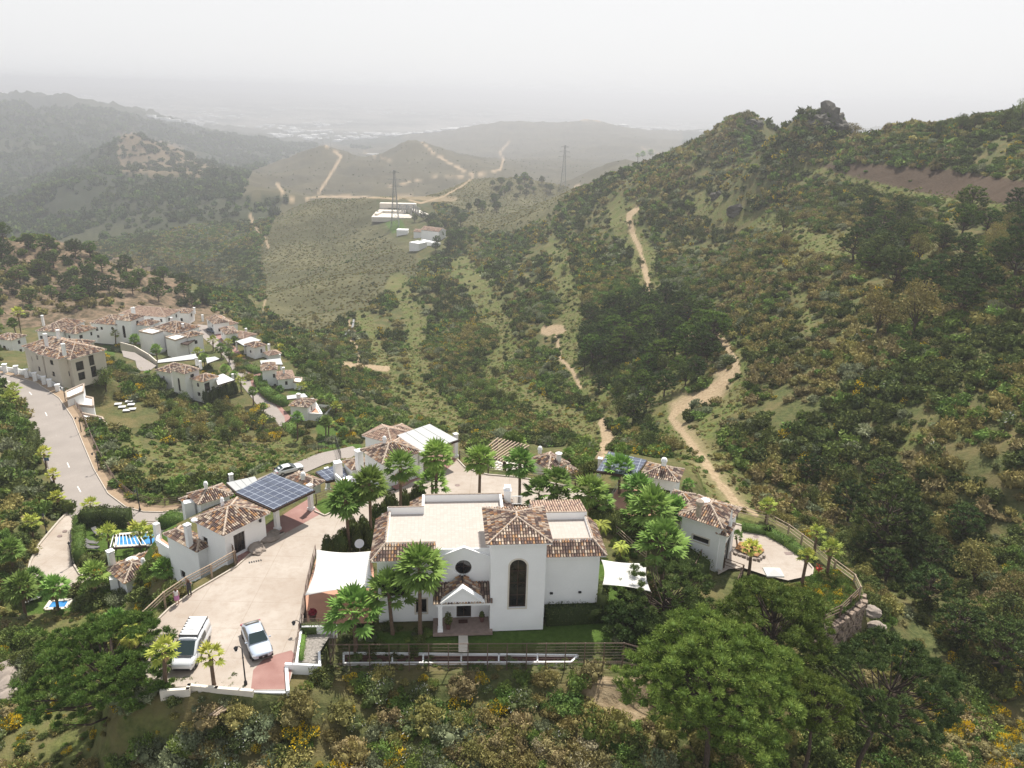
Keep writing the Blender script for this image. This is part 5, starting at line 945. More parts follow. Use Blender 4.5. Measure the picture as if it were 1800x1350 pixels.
# house with the solar roof on the left of it
hE = House('house', 'low white house with a tiled roof in front of the small solar roof', [(503, 840), (549, 857.5), (574, 847)], -0.7, -4.2); hE.done(); vent(hE, 533, 840, -0.2, 0.25)
carport('solar_roof', 'small blue solar roof between the tiled house and the white chimney wing', [(555, 830), (574, 846), (612, 838), (600, 815)], -0.6, [(577, 862), (598, 852)], -4.0, rows=3, cat='solar roof')
mb = MB(); a, b = at(590, 838, -0.2), at(630, 848, -0.2); hE2 = empty('garage', (a[0], a[1], -4), 0, 'white annex with square chimney and tiny roof terrace by the solar roof', 'annex')
mb.prism([at(590, 836, 0.2)[:2], at(606, 851, 0.2)[:2], at(632, 842, 0.2)[:2], at(616, 827, 0.2)[:2]], -4.2, -0.4); mb.build('wall', M['white_render'], hE2); mb = MB(); p = at(594, 826, 0.3); mb.box((p[0], p[1], 0.3), (0.9, 0.9, 2.2), 0.5); mb.build('chimney', M['white_render'], hE2)
mb = MB()
for q in ((590, 836), (606, 851)), ((606, 851), (616, 847)): mb.beam(at(*q[0], 0.2)-(0, 0, .2), at(*q[1], 0.2)-(0, 0, .2), 0.22, 0.9)
mb.build('parapet', M['white_render'], hE2); mb = MB(); mb.prism([at(592, 836, 0.2)[:2], at(606, 849, 0.2)[:2], at(616, 846, 0.2)[:2], at(606, 834, 0.2)[:2]], -0.42, -0.36); mb.build('terrace_floor', M['terracotta_floor'], hE2)
# house with the pergola
hF = House('house', 'small white house with mottled hip roof beside the wooden pergola', [(930, 806), (963.4, 826.5), (990, 808)], -1.0, -4.4); hF.done(); vent(hF, 949, 794, 0.3, 0.25)
wF = House('', '', [(968, 820), (996, 836), (1006, 820)], -2.4, -4.6, root=hF.root, wallname='wing_wall', ov=0.15); wF.done(); mb = MB(); p = at(981, 826, -2.0); mb.tube([(p[0], p[1], -3.5), (p[0], p[1], 0.3)], 0.33, 12); mb.lathe((p[0], p[1], 0.3), [(0.45, 0), (0.45, 0.1), (0.3, 0.15), (0.02, 0.35)], 12); sub(mb, 'chimney', M['white_render'], wF.roof, hF.root)
c = [at(872.4, 774.7, -1.3), at(926, 787.7, -1.3), at(887, 812, -1.3), at(845, 797, -1.3)]; t = empty('pergola', (*c[3][:2], -4.2), 0, 'pergola of pale wooden beams beside the mottled roof', 'pergola'); mb = MB()
for a, b in ((c[0], c[1]), (c[3], c[2])): mb.beam(a, b, 0.16, 0.25)
for p in c: mb.box((p[0], p[1], -2.8), (0.4, 0.4, 2.8), 0.3)
mb.build('frame', M['dark_wood'], t)
for i in range(10):
    a = c[3]+(c[2]-c[3])*(i/9); b = c[0]+(c[1]-c[0])*(i/9); d = (b-a)/np.linalg.norm(b-a); mb = MB(); mb.beam(a-d*0.5+(0, 0, .18), b+d*0.6+(0, 0, .18), 0.14, 0.16); mb.build('beam', M['pale_wood'], t)
o = sheet('pergola_paving', [np.array((p[0], p[1], -3.9)) for p in c], 'stone_trim'); o['kind'] = 'structure'
# right-hand houses
hG = House('house', 'white house with solar carport behind the fan palms on the right', [(1126.7, 836), (1192.5, 848.5), (1208, 826)], 2.1, -1.9, ov=0.3); hG.win(0, (1158.5, 858.7), (1177.5, 871.5), mull=1); hG.done(); vent(hG, 1167, 815, 3.5, 0.3); lamp_on(hG, 1140, 843, 0)
carport('solar_carport', 'solar-panelled carport left of the right-hand white house', [(1049, 827.5), (1115.8, 838), (1137, 809), (1070, 794)], 2.15, [(1052, 851)], -1.7, rows=1)
hH = House('house', 'tall white house with tiled roof beside the small plaza on the right', [(1192, 905), (1270.8, 930.8), (1300, 893)], 3.2, -3.0, ov=0.35); hH.win(0, (1218, 939.5), (1245, 958), mull=1, surround='stone_trim'); hH.done(); dome(hH, 1241, 877, 4.3, 0.6, 0.45)
p = at(1229, 895, 4.8); mb = MB(); mb.lathe((p[0], p[1], 4.0), [(0.28, 0), (0.28, 1.2), (0.42, 1.35), (0.42, 1.75), (0.15, 1.95), (0.02, 2.0)], 12); sub(mb, 'chimney', M['mortar'], hH.roof, hH.root)
p = at(1284, 918, 3.3); mb = MB(); mb.lathe((p[0], p[1], 2.9), [(0.22, 0), (0.2, 0.5), (0.12, 1.0), (0.03, 1.8), (0.01, 1.85)], 8); sub(mb, 'finial', M['white_render'], hH.roof, hH.root)
wH = House('', '', [(1258, 938), (1280, 944), (1296, 922)], 2.3, -3.0, root=hH.root, wallname='wing_wall', ov=0.2); wH.win(1, (1275, 957), (1281, 984), mull=0); wH.done()
xH = House('', '', [(1176, 880), (1215, 888), (1236, 872)], 2.6, -2, root=hH.root, wallname='rear_wall', ov=0.2); xH.done()
# ------------------------------------------------------------------ pools and garden furniture
def pool(pts, z, label, group=None, rim=0.45, name='pool'):
    c = [np.array(at(*p, z)) for p in pts]; cen = sum(c)/len(c); t = empty(name, cen, 0, label, 'pool'); mb = MB(); mb.poly([(p[0], p[1], z-0.02) for p in c]); w = mb.build('water_surface', M['pool_water'], t)
    if w.data.polygons[0].normal.z < 0: w.data.flip_normals()
    mb = MB()
    for i in range(len(c)): mb.beam(c[i], c[(i+1) % len(c)], rim, 0.16)
    mb.build('coping', M['stone_trim'], t); return t
pool([(206, 939.5), (303, 932.7), (291, 957.5), (202, 960.5)], -14.5, 'bright blue swimming pool under a white pergola beside the road'); pool([(90, 1056), (125, 1054), (116, 1069.5), (80, 1070.5)], -14.5, 'small blue pool among palms at the lower left')
c = [at(194, 964.5, -12.3), at(257, 960, -12.3), at(243, 940, -12.3), at(200, 942, -12.3)]; t = empty('pergola', (*c[0][:2], -14.5), 0, 'white slatted pergola standing over the upper blue pool', 'pergola'); mb = MB()
for a, b in ((c[0], c[1]), (c[3], c[2]), (c[0], c[3])): mb.beam(a, b, 0.14, 0.2)
for p in c: mb.box((p[0], p[1], -13.4), (0.14, 0.14, 2.3))
mb.build('frame', M['dark_wood'], t)
for i in range(9): a = c[0]+(c[1]-c[0])*(i/8); b = c[3]+(c[2]-c[3])*(i/8); mb = MB(); mb.beam(a+(0, 0, .15), b+(0, 0, .15), 0.1, 0.12); mb.build('beam', M['white_paint'], t)
def lounger(px, py, z, rz, label, mat='white_cloth'):
    p = at(px, py, z); t = empty('sun_lounger', p, 0, label, 'sun lounger', 'sun loungers by the pools'); mb = MB(); mb.box((p[0], p[1]-0.3, z+0.3), (0.65, 1.3, 0.1)); mb.build('mattress', M[mat], t); mb = MB()
    mb.add([(p[0]-.32, p[1]+.35, z+.33), (p[0]+.32, p[1]+.35, z+.33), (p[0]+.32, p[1]+.95, z+.75), (p[0]-.32, p[1]+.95, z+.75), (p[0]-.32, p[1]+.4, z+.25), (p[0]+.32, p[1]+.4, z+.25), (p[0]+.32, p[1]+1.0, z+.68), (p[0]-.32, p[1]+1.0, z+.68)], [(0, 1, 2, 3), (7, 6, 5, 4), (0, 4, 5, 1), (1, 5, 6, 2), (2, 6, 7, 3), (3, 7, 4, 0)]); mb.build('backrest', M[mat], t)
    mb = MB(); [mb.box((p[0]+a*.28, p[1]+b, z+.13), (.05, .05, .27)) for a in (-1, 1) for b in (-.85, .3)]; mb.build('frame', M['grey_metal'], t); t.rotation_euler.z = rz; return t
plain('grey_cushion', (0.16, 0.15, 0.15), 0.9, 0.1)
lounger(161, 956.5, -14.5, 1.5, 'grey sun lounger beside the tall hedge, farther of two', 'grey_cushion'); lounger(162, 965.5, -14.5, 1.5, 'grey sun lounger beside the tall hedge, nearer of two', 'grey_cushion'); lounger(171, 939, -14.5, 0.9, 'pale grey lounger under the bushes near the upper pool', 'grey_cushion')
lounger(45, 1056, -14.5, 0.6, 'white lounger left of the small lower pool, leftmost'); lounger(64, 1046, -14.5, -0.9, 'white lounger at the far side of the small lower pool'); lounger(63, 1054, -14.5, -0.9, 'white lounger nearest the small lower pool')
# white square parasol, red flowers and planter on the small plaza
p = at(1360, 1003, 0.5); t = empty('parasol', (p[0], p[1], -1.8), 0.2, 'white square parasol standing on the small plaza', 'parasol'); mb = MB(); mb.tube([(p[0], p[1], -1.8), (p[0], p[1], 0.6)], 0.03, 8); mb.build('pole', M['grey_metal'], t); mb = MB()
R2 = [(-.85, -.75), (.85, -.75), (.85, .75), (-.85, .75)]; mb.add([(p[0]+a, p[1]+b, 0.35) for a, b in R2]+[(p[0], p[1], 0.72)]+[(p[0]+a, p[1]+b, 0.22) for a, b in R2], [(0, 1, 4), (1, 2, 4), (2, 3, 4), (3, 0, 4), (5, 6, 1, 0), (6, 7, 2, 1), (7, 8, 3, 2), (8, 5, 0, 3)]); mb.build('canopy', M['canvas'], t)
stone_wall([at(x, y, -1.35) for x, y in ((1344, 972), (1332, 980), (1312, 975), (1290, 966))], 0.45, 'low curved stone edge of the planter on the small plaza', sz=0.4, name='planter_edge', mat='boulder')
plain('orange_soil', (0.30, 0.15, 0.06), 0.95, 0.3, 2); o = sheet('planter_soil', [at(x, y, -1.62) for x, y in ((1344, 967), (1332, 978), (1312, 973), (1292, 964), (1300, 952), (1330, 954))], 'orange_soil'); o['kind'] = 'structure'
# ------------------------------------------------------------------ the town houses on the ridge below
kw = dict(pitch=0.38, row=0.6, rr=0.12)
RNW = random.Random(2)
def TH(label, px3, ze, z0, wins=(), blocks=(), ch=(), mat='white_render', ov=0.35, slope=0.42, pale=False, name='house'):
    h = House(name, label, px3, ze, z0, ov=ov, slope=slope, mat=mat, pale=pale, **kw)
    def aw(hh, ws):
        for w in ws:
            if len(w) == 3 and not hasattr(w[1], '__len__'): hh.winr(w[0], w[1], 1.0, w[2], 1.2, mull=0)
            else: hh.win(w[0], w[1], w[2], *(w[3:4]), mull=1, bar=0.1)
    def auto(hh):
        for i in (0, 1, 3):
            L = float(np.hypot(*(hh.sideP(i)[1]-hh.sideP(i)[0]))); n = int((L-1.2)/2.9); top_ = hh.ze-hh.z0
            if hh.H[i] or n < 1: continue
            for j in range(n):
                for zb in ((top_-1.9,) if top_ < 4.6 else (top_-1.9, top_-4.6)): hh.winr(i, (j+0.5)/n, RNW.choice((0.7, 0.9, 1.2)), zb, 1.15, mull=1, bar=0.08)
    aw(h, wins); auto(h); h.done()
    for b in blocks:
        g = House('', '', b[0], b[1], z0, ov=b[4] if len(b) > 4 else 0.3, root=h.root, wallname='wing_wall', mat=mat, pale=b[3] if len(b) > 3 else pale, **kw); aw(g, b[2]); auto(g); g.done()
    for c in ch: chimney(h, c[0], c[1], c[2], 0.6, c[3] if len(c) > 3 else 1.5)
    return h
def flat(h, px4, zt, z0, wins=0, name='wing_wall', trim=True):
    P = ccw([at(*p, zt)[:2] for p in px4]); mb = MB(); mb.prism([tuple(p) for p in P], z0, zt); mb.build(name, M['white_render'], h.root); mb = MB(); c = sum(P)/4
    for i in range(4): a, b = P[i], P[(i+1) % 4]; a = a+(c-a)*.02; b = b+(c-b)*.02; mb.beam((*a, zt+0.1), (*b, zt+0.1), 0.3, 0.5)
    mb.build('parapet', M['mortar'] if trim else M['white_render'], h.root)
def awning(label, px4, z, pz, posts=()):
    return carport('awning', label, px4, z, posts, pz, mat='awning', rows=1, cat='awning', pw=0.4)
T1 = TH('three-storey beige house with brown tiled roofs beside the upper road', [(38, 609), (122.7, 633), (175, 611.6)], -14.2, -21.2,
   wins=[(1, (132.5, 637.5), (148.5, 649)), (1, (137, 656), (151, 666)), (1, (155, 626), (167, 641)), (1, (159, 645), (171.5, 661)), (0, (55, 627), (64, 637)), (0, (82.7, 634.5), (90, 645)), (0, (103, 636), (107.6, 646)), (0, (114, 639), (119, 649)), (0, (63, 648), (67.6, 658)), (0, (108, 657), (114, 671)), (0, (118.5, 661), (123.6, 673))],
   blocks=[([(50, 614), (72, 625), (95, 612)], -13.9, []), ([(72, 624), (101, 632), (124, 616)], -13.7, []), ([(93, 606), (150, 609), (172, 600)], -14.0, [])], ch=[(82, 605, -12.6, 2.2), (104, 598, -12.6, 2.2), (113, 620, -12.4, 1.8)], mat='cream_render')
wall_run([at(x, y, -20.6) for x, y in ((0, 652), (30, 655), (62, 664), (90, 677), (112, 690))], 1.1, 0.3, 'white boundary wall with pillars between the beige house and the road', name='boundary_wall', down=1.5)
for i, (x, y) in enumerate(((8, 645), (28, 648), (46, 654), (61, 660), (77, 667), (87, 672), (101, 681))): p = at(x, y, -19.0); mb = MB(); mb.box((p[0], p[1], -20), (0.8, 0.8, 3.2), 0.3); mb.box((p[0], p[1], -18.35), (1, 1, 0.15), 0.3); tag(mb.build('gate_pillar', M['white_render'], None), 'white square pillar on the boundary wall of the beige house', 'pillar', 'pillars of the boundary wall')
mb = MB(); A = [at(*p, -21.5+2.2) for p in ((104, 700), (112, 690), (148, 675), (165, 688), (150, 702))]; flat(T1, [(116, 690), (148, 676), (146, 690), (118, 702)], -17.5, -22.5); flat(T1, [(118, 692), (164, 701), (165, 716), (128, 712)], -19.8, -26)
w_ = House('garage', 'low cream garage with flat roof below the beige house', [(140, 748), (166, 757), (192, 750)], -21.0, -25.5, ov=0.05, mat='cream_render', roof=False); w_.winr(0, 0.5, 2.6, 0.4, 2.4) if False else None; w_.done()
flat(w_, [(142, 727), (180, 735), (190, 752), (155, 760)], -20.8, -25.8)
for i, (x, y) in enumerate(((208, 713), (215, 718), (223, 724), (227, 708), (231, 714), (233, 722))): p = hit(x, y); mb = MB(); mb.box((p[0], p[1], p[2]+0.35), (1.5, 1.1, 0.12), 0.25); tag(mb.build('white_slab', M['white_paint'], None), 'white flat slab lying on the grassy slope below the beige house', 'slab', 'white slabs on the grassy slope')
T2 = TH('white villa with arched window and cypress hedge in the town below', [(333, 666), (357, 672.3), (384, 661.5)], -31.3, -37.5, wins=[(1, (359, 674.5), (370, 686)), (1, (365, 692), (369, 698)), (1, (375.5, 688), (380, 694))],
   blocks=[([(298.4, 650.7), (324, 658), (346, 647)], -29.4, [(0, (311.5, 664), (318, 688), 'arch')]), ([(271.8, 651), (300, 656), (318, 640)], -31.2, [(0, (273, 657), (280, 667)), (0, (286, 661), (289.5, 667))])], ch=[(346, 639, -29.5), (352.5, 645, -30.6)])
carport('entrance_canopy', 'white terrace canopy on posts at the right end of the white town villa', [(383, 677), (412, 668), (392, 657), (378, 662)], -32.0, [(412, 688), (390, 694)], -37.5, mat='white_paint', rows=1, cat='canopy', pw=0.5)
awning('long white awning roof behind the white town villa', [(277, 638), (346.4, 631), (344, 622), (278, 633)], -32.0, -37.5); awning('small grey awning beside the palms above the town road', [(364, 639), (386, 631), (378, 627), (362, 629)], -34.5, -38)
T3 = TH('white two-storey block with flat-topped cubes and long tiled roof', [(265.6, 577), (308, 587), (346, 573)], -31.6, -38.1, wins=[(0, 0.3, 3.2), (0, 0.6, 3.2), (0, 0.85, 0.9)], blocks=[([(315, 588.4), (330, 594), (357, 587)], -32.2, [(1, 0.5, 3.2), (1, 0.5, 0.8)])], ch=[(302, 567, -30.6), (322, 578, -31.3)])
flat(T3, [(244, 583), (268, 588), (287, 582), (264, 577)], -31.3, -38.2); flat(T3, [(291, 593.5), (308, 599), (329, 592), (313, 588)], -32.0, -38.3)
carport('pergola', 'dark slatted pergola on the white cube block terrace', [(311, 602), (329, 606), (343, 597), (325, 593)], -33.4, [(326, 614)], -38, mat='dark_wood', rows=7, cat='pergola', pw=0.4)
T4 = TH('large white house with tower and round window at the far side of town', [(156.4, 568), (204, 572), (224, 558)], -30.8, -37.6, wins=[(0, (161, 574), (173, 582)), (0, (176, 574.5), (181, 580)), (0, (161.5, 588), (175, 594)), (0, (194.5, 574.5), (201, 581), 'round')],
   blocks=[([(200, 562), (229, 565), (244, 554)], -29.0, [(0, (214, 572), (222, 594), 'arch')]), ([(235, 571), (262, 573.5), (274, 564)], -31.0, [(0, 0.5, 3.0)]), ([(208, 552), (291, 558), (292, 544)], -31.2, [], True)], ch=[(236, 549, -30.2), (233, 550, -30.4)])
T5 = TH('white bungalow with light tiled roof behind the beige house', [(62, 582), (108.4, 584), (131, 563)], -28.3, -33.2, wins=[(0, (69.5, 590), (75.6, 596)), (0, (82.7, 590), (94, 595.5))], blocks=[([(106, 583), (132, 588), (156, 574)], -28.9, [])], ch=[(76.4, 569, -27.8, 2.4)])
T5b = TH('white house with tiled roof cut by the left edge of the picture', [(-14, 595), (20, 599), (34, 588)], -28.6, -33.2, wins=[(0, 0.5, 1.4)])
T6 = TH('small white hip-roofed house at the far end of town', [(304, 550), (332, 551), (340, 544)], -34.0, -38.2, wins=[(0, 0.45, 1.0)], blocks=[([(292, 552), (306, 553), (314, 545)], -34.6, [])], ch=[(342, 549, -34.4)])
T7 = TH('first white house on the right of the town road, near the parked car', [(360.7, 558), (375, 570), (402, 564)], -34.2, -38.2, wins=[(1, 0.35, 1.0)], ch=[(356.5, 562, -34.6)], blocks=[([(376, 566), (400, 573), (412, 566)], -35.6, [], True)])
T8 = TH('second white house on the right of the town road, dark flat wing behind', [(385, 577), (395.5, 588.4), (420, 585)], -34.6, -38.2, wins=[(1, 0.5, 1.0)], blocks=[([(398, 590), (428, 596), (438, 585)], -36.2, [], True)], ch=[(433, 586, -36)])
T9 = TH('third white house on the right of the town road, with white awning', [(429, 605.5), (446, 612), (466, 605.5)], -34.3, -38.4, wins=[(0, (438.5, 615), (442, 621)), (1, (457.5, 614), (461.5, 620))], blocks=[([(462, 620), (472, 626), (491, 619)], -36.6, [], True)], ch=[(473, 614, -36)])
awning('pale awning roof above the third white house', [(415, 600), (430, 609), (459, 598), (441, 592)], -34.6, -38.2, [(417, 617), (431, 622)])
T10 = TH('white house with brown roof beside the red paved road bend', [(458.4, 652), (488, 650), (487, 637)], -33.2, -38.4, wins=[(0, (479.5, 657.5), (484, 664)), (0, (481, 675), (485.5, 680.5))], blocks=[([(487.5, 668), (518.5, 665), (516, 651)], -35.0, [], True)], ch=[(499, 656, -34)])
awning('white awning roof above the house at the red road bend', [(459, 640), (497, 641), (493, 630), (457, 634)], -32.9, -38.2, [(494, 650)]); flat(T10, [(516, 672), (530, 674), (531, 665), (518, 664)], -36.0, -40)
T11 = TH('white house with roof terrace and pools at the lower road end', [(507, 713.5), (541, 717), (550, 702)], -34.2, -40.4, wins=[(0, 0.25, 3.4)])
flat(T11, [(512, 726), (567, 729.5), (551, 702), (520, 703)], -36.4, -40.6, trim=False); mb = MB(); P = [at(*p, -36.36) for p in ((518, 724), (562, 727), (549, 706), (530, 706))]; mb.poly([tuple(p) for p in P][::-1]); o = mb.build('terrace_floor', M['terracotta_floor'], T11.root)
wq = House('', '', [(511, 727), (567, 731), (560, 710)], -36.5, -40.8, ov=0.0, root=T11.root, wallname='wing_wall', roof=False); wq.win(0, (531, 744.5), (537, 751.5), mull=1); wq.win(0, (548, 741), (554, 748), mull=1); wq.done(); chimney(T11, 525, 700, -33.6, 0.8, 1.0)
awning('white awning roof behind the house with the roof terrace', [(505, 702), (541, 698), (535, 691.6), (504, 696)], -34.4, -40)
t = empty('dining_table', at(541, 722, -36.3), 0, 'dark table with chairs on the roof terrace of the lowest town house', 'table'); q = at(541, 722, -36.3); mb = MB(); mb.box((q[0], q[1], -35.6), (2.2, 1.1, 0.08)); [mb.box((q[0]+a, q[1]+b, -35.95), (.1, .1, .7)) for a in (-1, 1) for b in (-.45, .45)]; mb.build('tabletop', M['soil'], t)
pool([(604, 757.5), (615, 756), (627, 773), (604, 777)], -40.2, 'small blue pool with pale deck near the lowest town house', rim=0.8); pool([(553, 699), (571, 697), (573, 702), (556, 704)], -40.0, 'narrow blue pool behind the lowest town house')
o = sheet('pool_deck', [at(x, y, -40.35) for x, y in ((581, 762), (600, 752), (616, 751), (636, 775), (630, 784), (600, 784))], 'stone_trim'); o['kind'] = 'structure'
o = sheet('pool_deck', [at(x, y, -40.3) for x, y in ((535, 698), (575, 691), (580, 706), (550, 708))], 'stone_trim'); o['kind'] = 'structure'
t = empty('outdoor_table', at(589, 746, -40.2), 0, 'small white table and seats on the lawn by the narrow palms', 'table'); q = at(589, 746, -40.2); mb = MB(); mb.box((q[0], q[1], -39.5), (2.6, 1.0, 0.08)); [mb.box((q[0]+a*1.1, q[1]+b*.4, -39.85), (.1, .1, .7)) for a in (-1, 1) for b in (-1, 1)]; mb.build('tabletop', M['white_paint'], t)
wall_run([at(x, y, -33) for x, y in ((213, 607), (236, 613), (262, 628), (276, 640))], 1.0, 0.35, 'cream balustrade wall along the inner town road', name='boundary_wall', mat='cream_render', down=2.0)
# ------------------------------------------------------------------ valley: white farmhouse and substation
hv = atd(752, 428, 585); zf = ground(hv[0], hv[1]); print('FARM', hv, zf)
def vx(px, py): p = hit(px, py); return p if p is not None else atd(px, py, 600)
def fbox(root, px, py, w, d, h, rz, roof=None, up=0.0, name='wall', mat='white_render'):
    p = vx(px, py); z = p[2]+up; mb = MB(); mb.box((p[0], p[1], z+h/2-1), (w, d, h+2), rz); mb.build(name, M[mat], root)
    if roof:
        mb = MB(); c = [Matrix.Rotation(rz, 2) @ Vector((a*(w/2+.4), b*(d/2+.4))) for a, b in ((-1, -1), (1, -1), (1, 1), (-1, 1))]; hip_roof(mb, [(p[0]+q.x, p[1]+q.y) for q in c], z+h, roof, 0.9, 1.4, 0.2, False, gable=True); mb.build('roof', RM(True), root)
r_ = empty('farmhouse', vx(755, 428), 0, 'white farmhouse with tiled roof in the valley below the substation', 'farmhouse')
fbox(r_, 762, 421, 16, 9, 7, -0.5, 2.0); fbox(r_, 741, 416, 10, 8, 4, -0.3, 1.4); fbox(r_, 757, 430, 18, 4, 2.2, -0.75); fbox(r_, 735, 438, 9, 9, 5, -0.6, None); fbox(r_, 708, 411, 9, 7, 3.5, 0, None, 0)
r_ = empty('substation_building', vx(700, 375), 0, 'pale walled compound with low buildings beneath the pylon', 'substation')
p = vx(706, 378); mb = MB(); mb.box((p[0], p[1], p[2]-1.2), (50, 46, 4.2), 0.05); mb.build('yard', M['stone_trim'], r_)
for (x, y, w, d, h, rz) in ((690, 372, 26, 10, 1.2, 0), (700, 364, 34, 8, 3.5, 0.05), (735, 372, 6, 46, 0.8, 0.42), (672, 375, 3, 40, 2.5, -0.12), (716, 380, 22, 14, 0.8, 0)): fbox(r_, x, y, w, d, h, rz, None, 0, 'wall', 'stone_trim')
for i in range(9): p = vx(703+i*4, 372+(i % 3)*3); mb = MB(); mb.box((p[0], p[1], p[2]+3), (1.5, 1.5, 6)); mb.box((p[0], p[1], p[2]+6), (5, .5, .5)); mb.build('switchgear', M['grey_metal'], r_)
def pylon(px, py, h, label, w=5.0):
    p = vx(px, py); t = empty('power_pylon', p, 0, label, 'pylon'); mb = MB(); n = 8
    def cor(k_): f = k_/n; r = w/2*(1-f)**1.3+0.5; return [Vector((p[0]+a*r, p[1]+b*r, p[2]+h*f)) for a, b in ((-1, -1), (1, -1), (1, 1), (-1, 1))]
    for k_ in range(n):
        A, B = cor(k_), cor(k_+1)
        for i in range(4): mb.beam(A[i], B[i], 0.34, 0.34); mb.beam(A[i], B[(i+1) % 4], 0.2, 0.2); mb.beam(B[i], B[(i+1) % 4], 0.2, 0.2)
    mb.build('tower', M['grey_metal'], t); mb = MB()
    for f, l in ((0.72, 7), (0.84, 6), (0.96, 4.5)): z = p[2]+h*f; mb.beam((p[0]-l, p[1], z), (p[0]+l, p[1], z), 0.35, 0.35); mb.beam((p[0]-l, p[1], z), (p[0], p[1], z+1.6), 0.2, 0.2); mb.beam((p[0]+l, p[1], z), (p[0], p[1], z+1.6), 0.2, 0.2)
    mb.build('crossarm', M['grey_metal'], t)
pylon(990, 328, 44, 'tall lattice pylon on the ridge crest right of the valley'); pylon(695, 400, 48, 'tall lattice pylon rising from the pale substation', 6)
for i, (x, h) in enumerate(((547, 20), (561, 22), (568, 30), (581, 34))): p = vx(x, 256); mb = MB(); mb.tube([(p[0], p[1], p[2]-1), (p[0], p[1], p[2]+h)], [0.9, 0.35], 6); mb.box((p[0], p[1], p[2]+h*.9), (3, .5, .5)); tag(mb.build('radio_mast', M['grey_metal'], None), ('leftmost and shortest', 'second from left,', 'third from left,', 'rightmost and tallest')[i]+' thin mast on the double hill', 'mast', 'masts on the double hill')
# distant built-up plain: far too many to count
mb = MB(); R3 = random.Random(11); n_ = 0
while n_ < 1500:
    x = R3.uniform(-100, 1500); y = R3.choice((R3.gauss(205, 12), R3.gauss(225, 14), R3.gauss(190, 6))); th = az_of(x)
    r = math.exp(R3.uniform(math.log(3800), math.log(11000))); X, Y = r*math.sin(th), r*math.cos(th)
    if abs(vnoise(np.array([X]), np.array([Y]), 900, 3)[0]-0.62) > 0.2: n_ += 0.2; continue
    s = R3.uniform(9, 30); mb.box((X, Y, ground(X, Y)+4), (s*R3.uniform(1, 2.5), s, 8), R3.random()*3); n_ += 1
o = mb.build('distant_houses', M['white_render']); o['kind'] = 'stuff'
for (x, y, w) in ((262, 206, 60), (285, 211, 70), (305, 214, 60), (335, 219, 50), (352, 222, 36), (1152, 228, 60), (655, 272, 50)):
    p = vx(x, y); mb = MB(); mb.box((p[0], p[1], p[2]+(1 if x == 655 else 4)), (w*0.8, 14, 3 if x == 655 else 8), 0.1); tag(mb.build('distant_building', M['white_render'], None), {262: 'leftmost', 285: 'second', 305: 'third', 335: 'fourth', 352: 'fifth', 1152: 'lone right-hand', 655: 'low'}[x]+' pale distant block '+('in the row on the hazy left hillside' if x < 400 else 'behind the double hill' if x < 700 else 'on the hazy hill beyond the pylon'), 'building', 'hazy distant apartment blocks')
# ------------------------------------------------------------------ plant prototypes (numpy-built meshes)
def quads_mesh(name, C, D, S, ln, wd, rnd, mats, extra=None, matidx=0):
    """leaf kites: centre C, direction D, side S, half length ln, half width wd"""
    C = np.asarray(C, float); n = len(C); D = D*np.reshape(ln, (-1, 1)); S = S*np.reshape(wd, (-1, 1))
    v = np.stack([C-D, C-D*0.1+S, C+D, C-D*0.1-S], 1).reshape(-1, 3); f = np.arange(n*4).reshape(-1, 4); mi = np.full(n, matidx); r = np.asarray(rnd, float)
    polys = [f]; 
    if extra is not None:
        ev, ef, em, er = extra; polys.append(np.asarray(ef)+len(v)); v = np.concatenate([v, np.asarray(ev, float)]); mi = np.concatenate([mi, np.full(len(ef), em)]); r = np.concatenate([r, er])
    me = bpy.data.meshes.new(name); me.vertices.add(len(v)); me.vertices.foreach_set('co', v.astype(np.float32).ravel())
    li = np.concatenate([p.ravel() for p in polys]); cnt = np.concatenate([np.full(len(p), p.shape[1]) for p in polys]); st = np.concatenate([[0], np.cumsum(cnt)[:-1]])
    me.loops.add(len(li)); me.polygons.add(len(cnt)); me.loops.foreach_set('vertex_index', li.astype(np.int32)); me.polygons.foreach_set('loop_start', st.astype(np.int32))
    for m in mats: me.materials.append(m)
    me.update(); me.polygons.foreach_set('material_index', mi.astype(np.int32)); a = me.attributes.new('rnd', 'FLOAT', 'FACE'); a.data.foreach_set('value', r.astype(np.float32)); me.update(); return me
def unit(a): return a/np.maximum(1e-6, np.linalg.norm(a, axis=-1, keepdims=True))
def rv(n, g): return unit(g.normal(size=(n, 3)))
def side(D, g): return unit(np.cross(D, rv(len(D), g)))
def ico(sub, g, c, r, amp=0.25):
    bm = bmesh.new(); bmesh.ops.create_icosphere(bm, subdivisions=sub, radius=1); v = np.array([q.co[:] for q in bm.verts]); f = np.array([[q.index for q in p.verts] for p in bm.faces]); bm.free()
    v = v*(1+amp*g.normal(size=(len(v), 1))*0.5); return v*np.asarray(r)+np.asarray(c), f
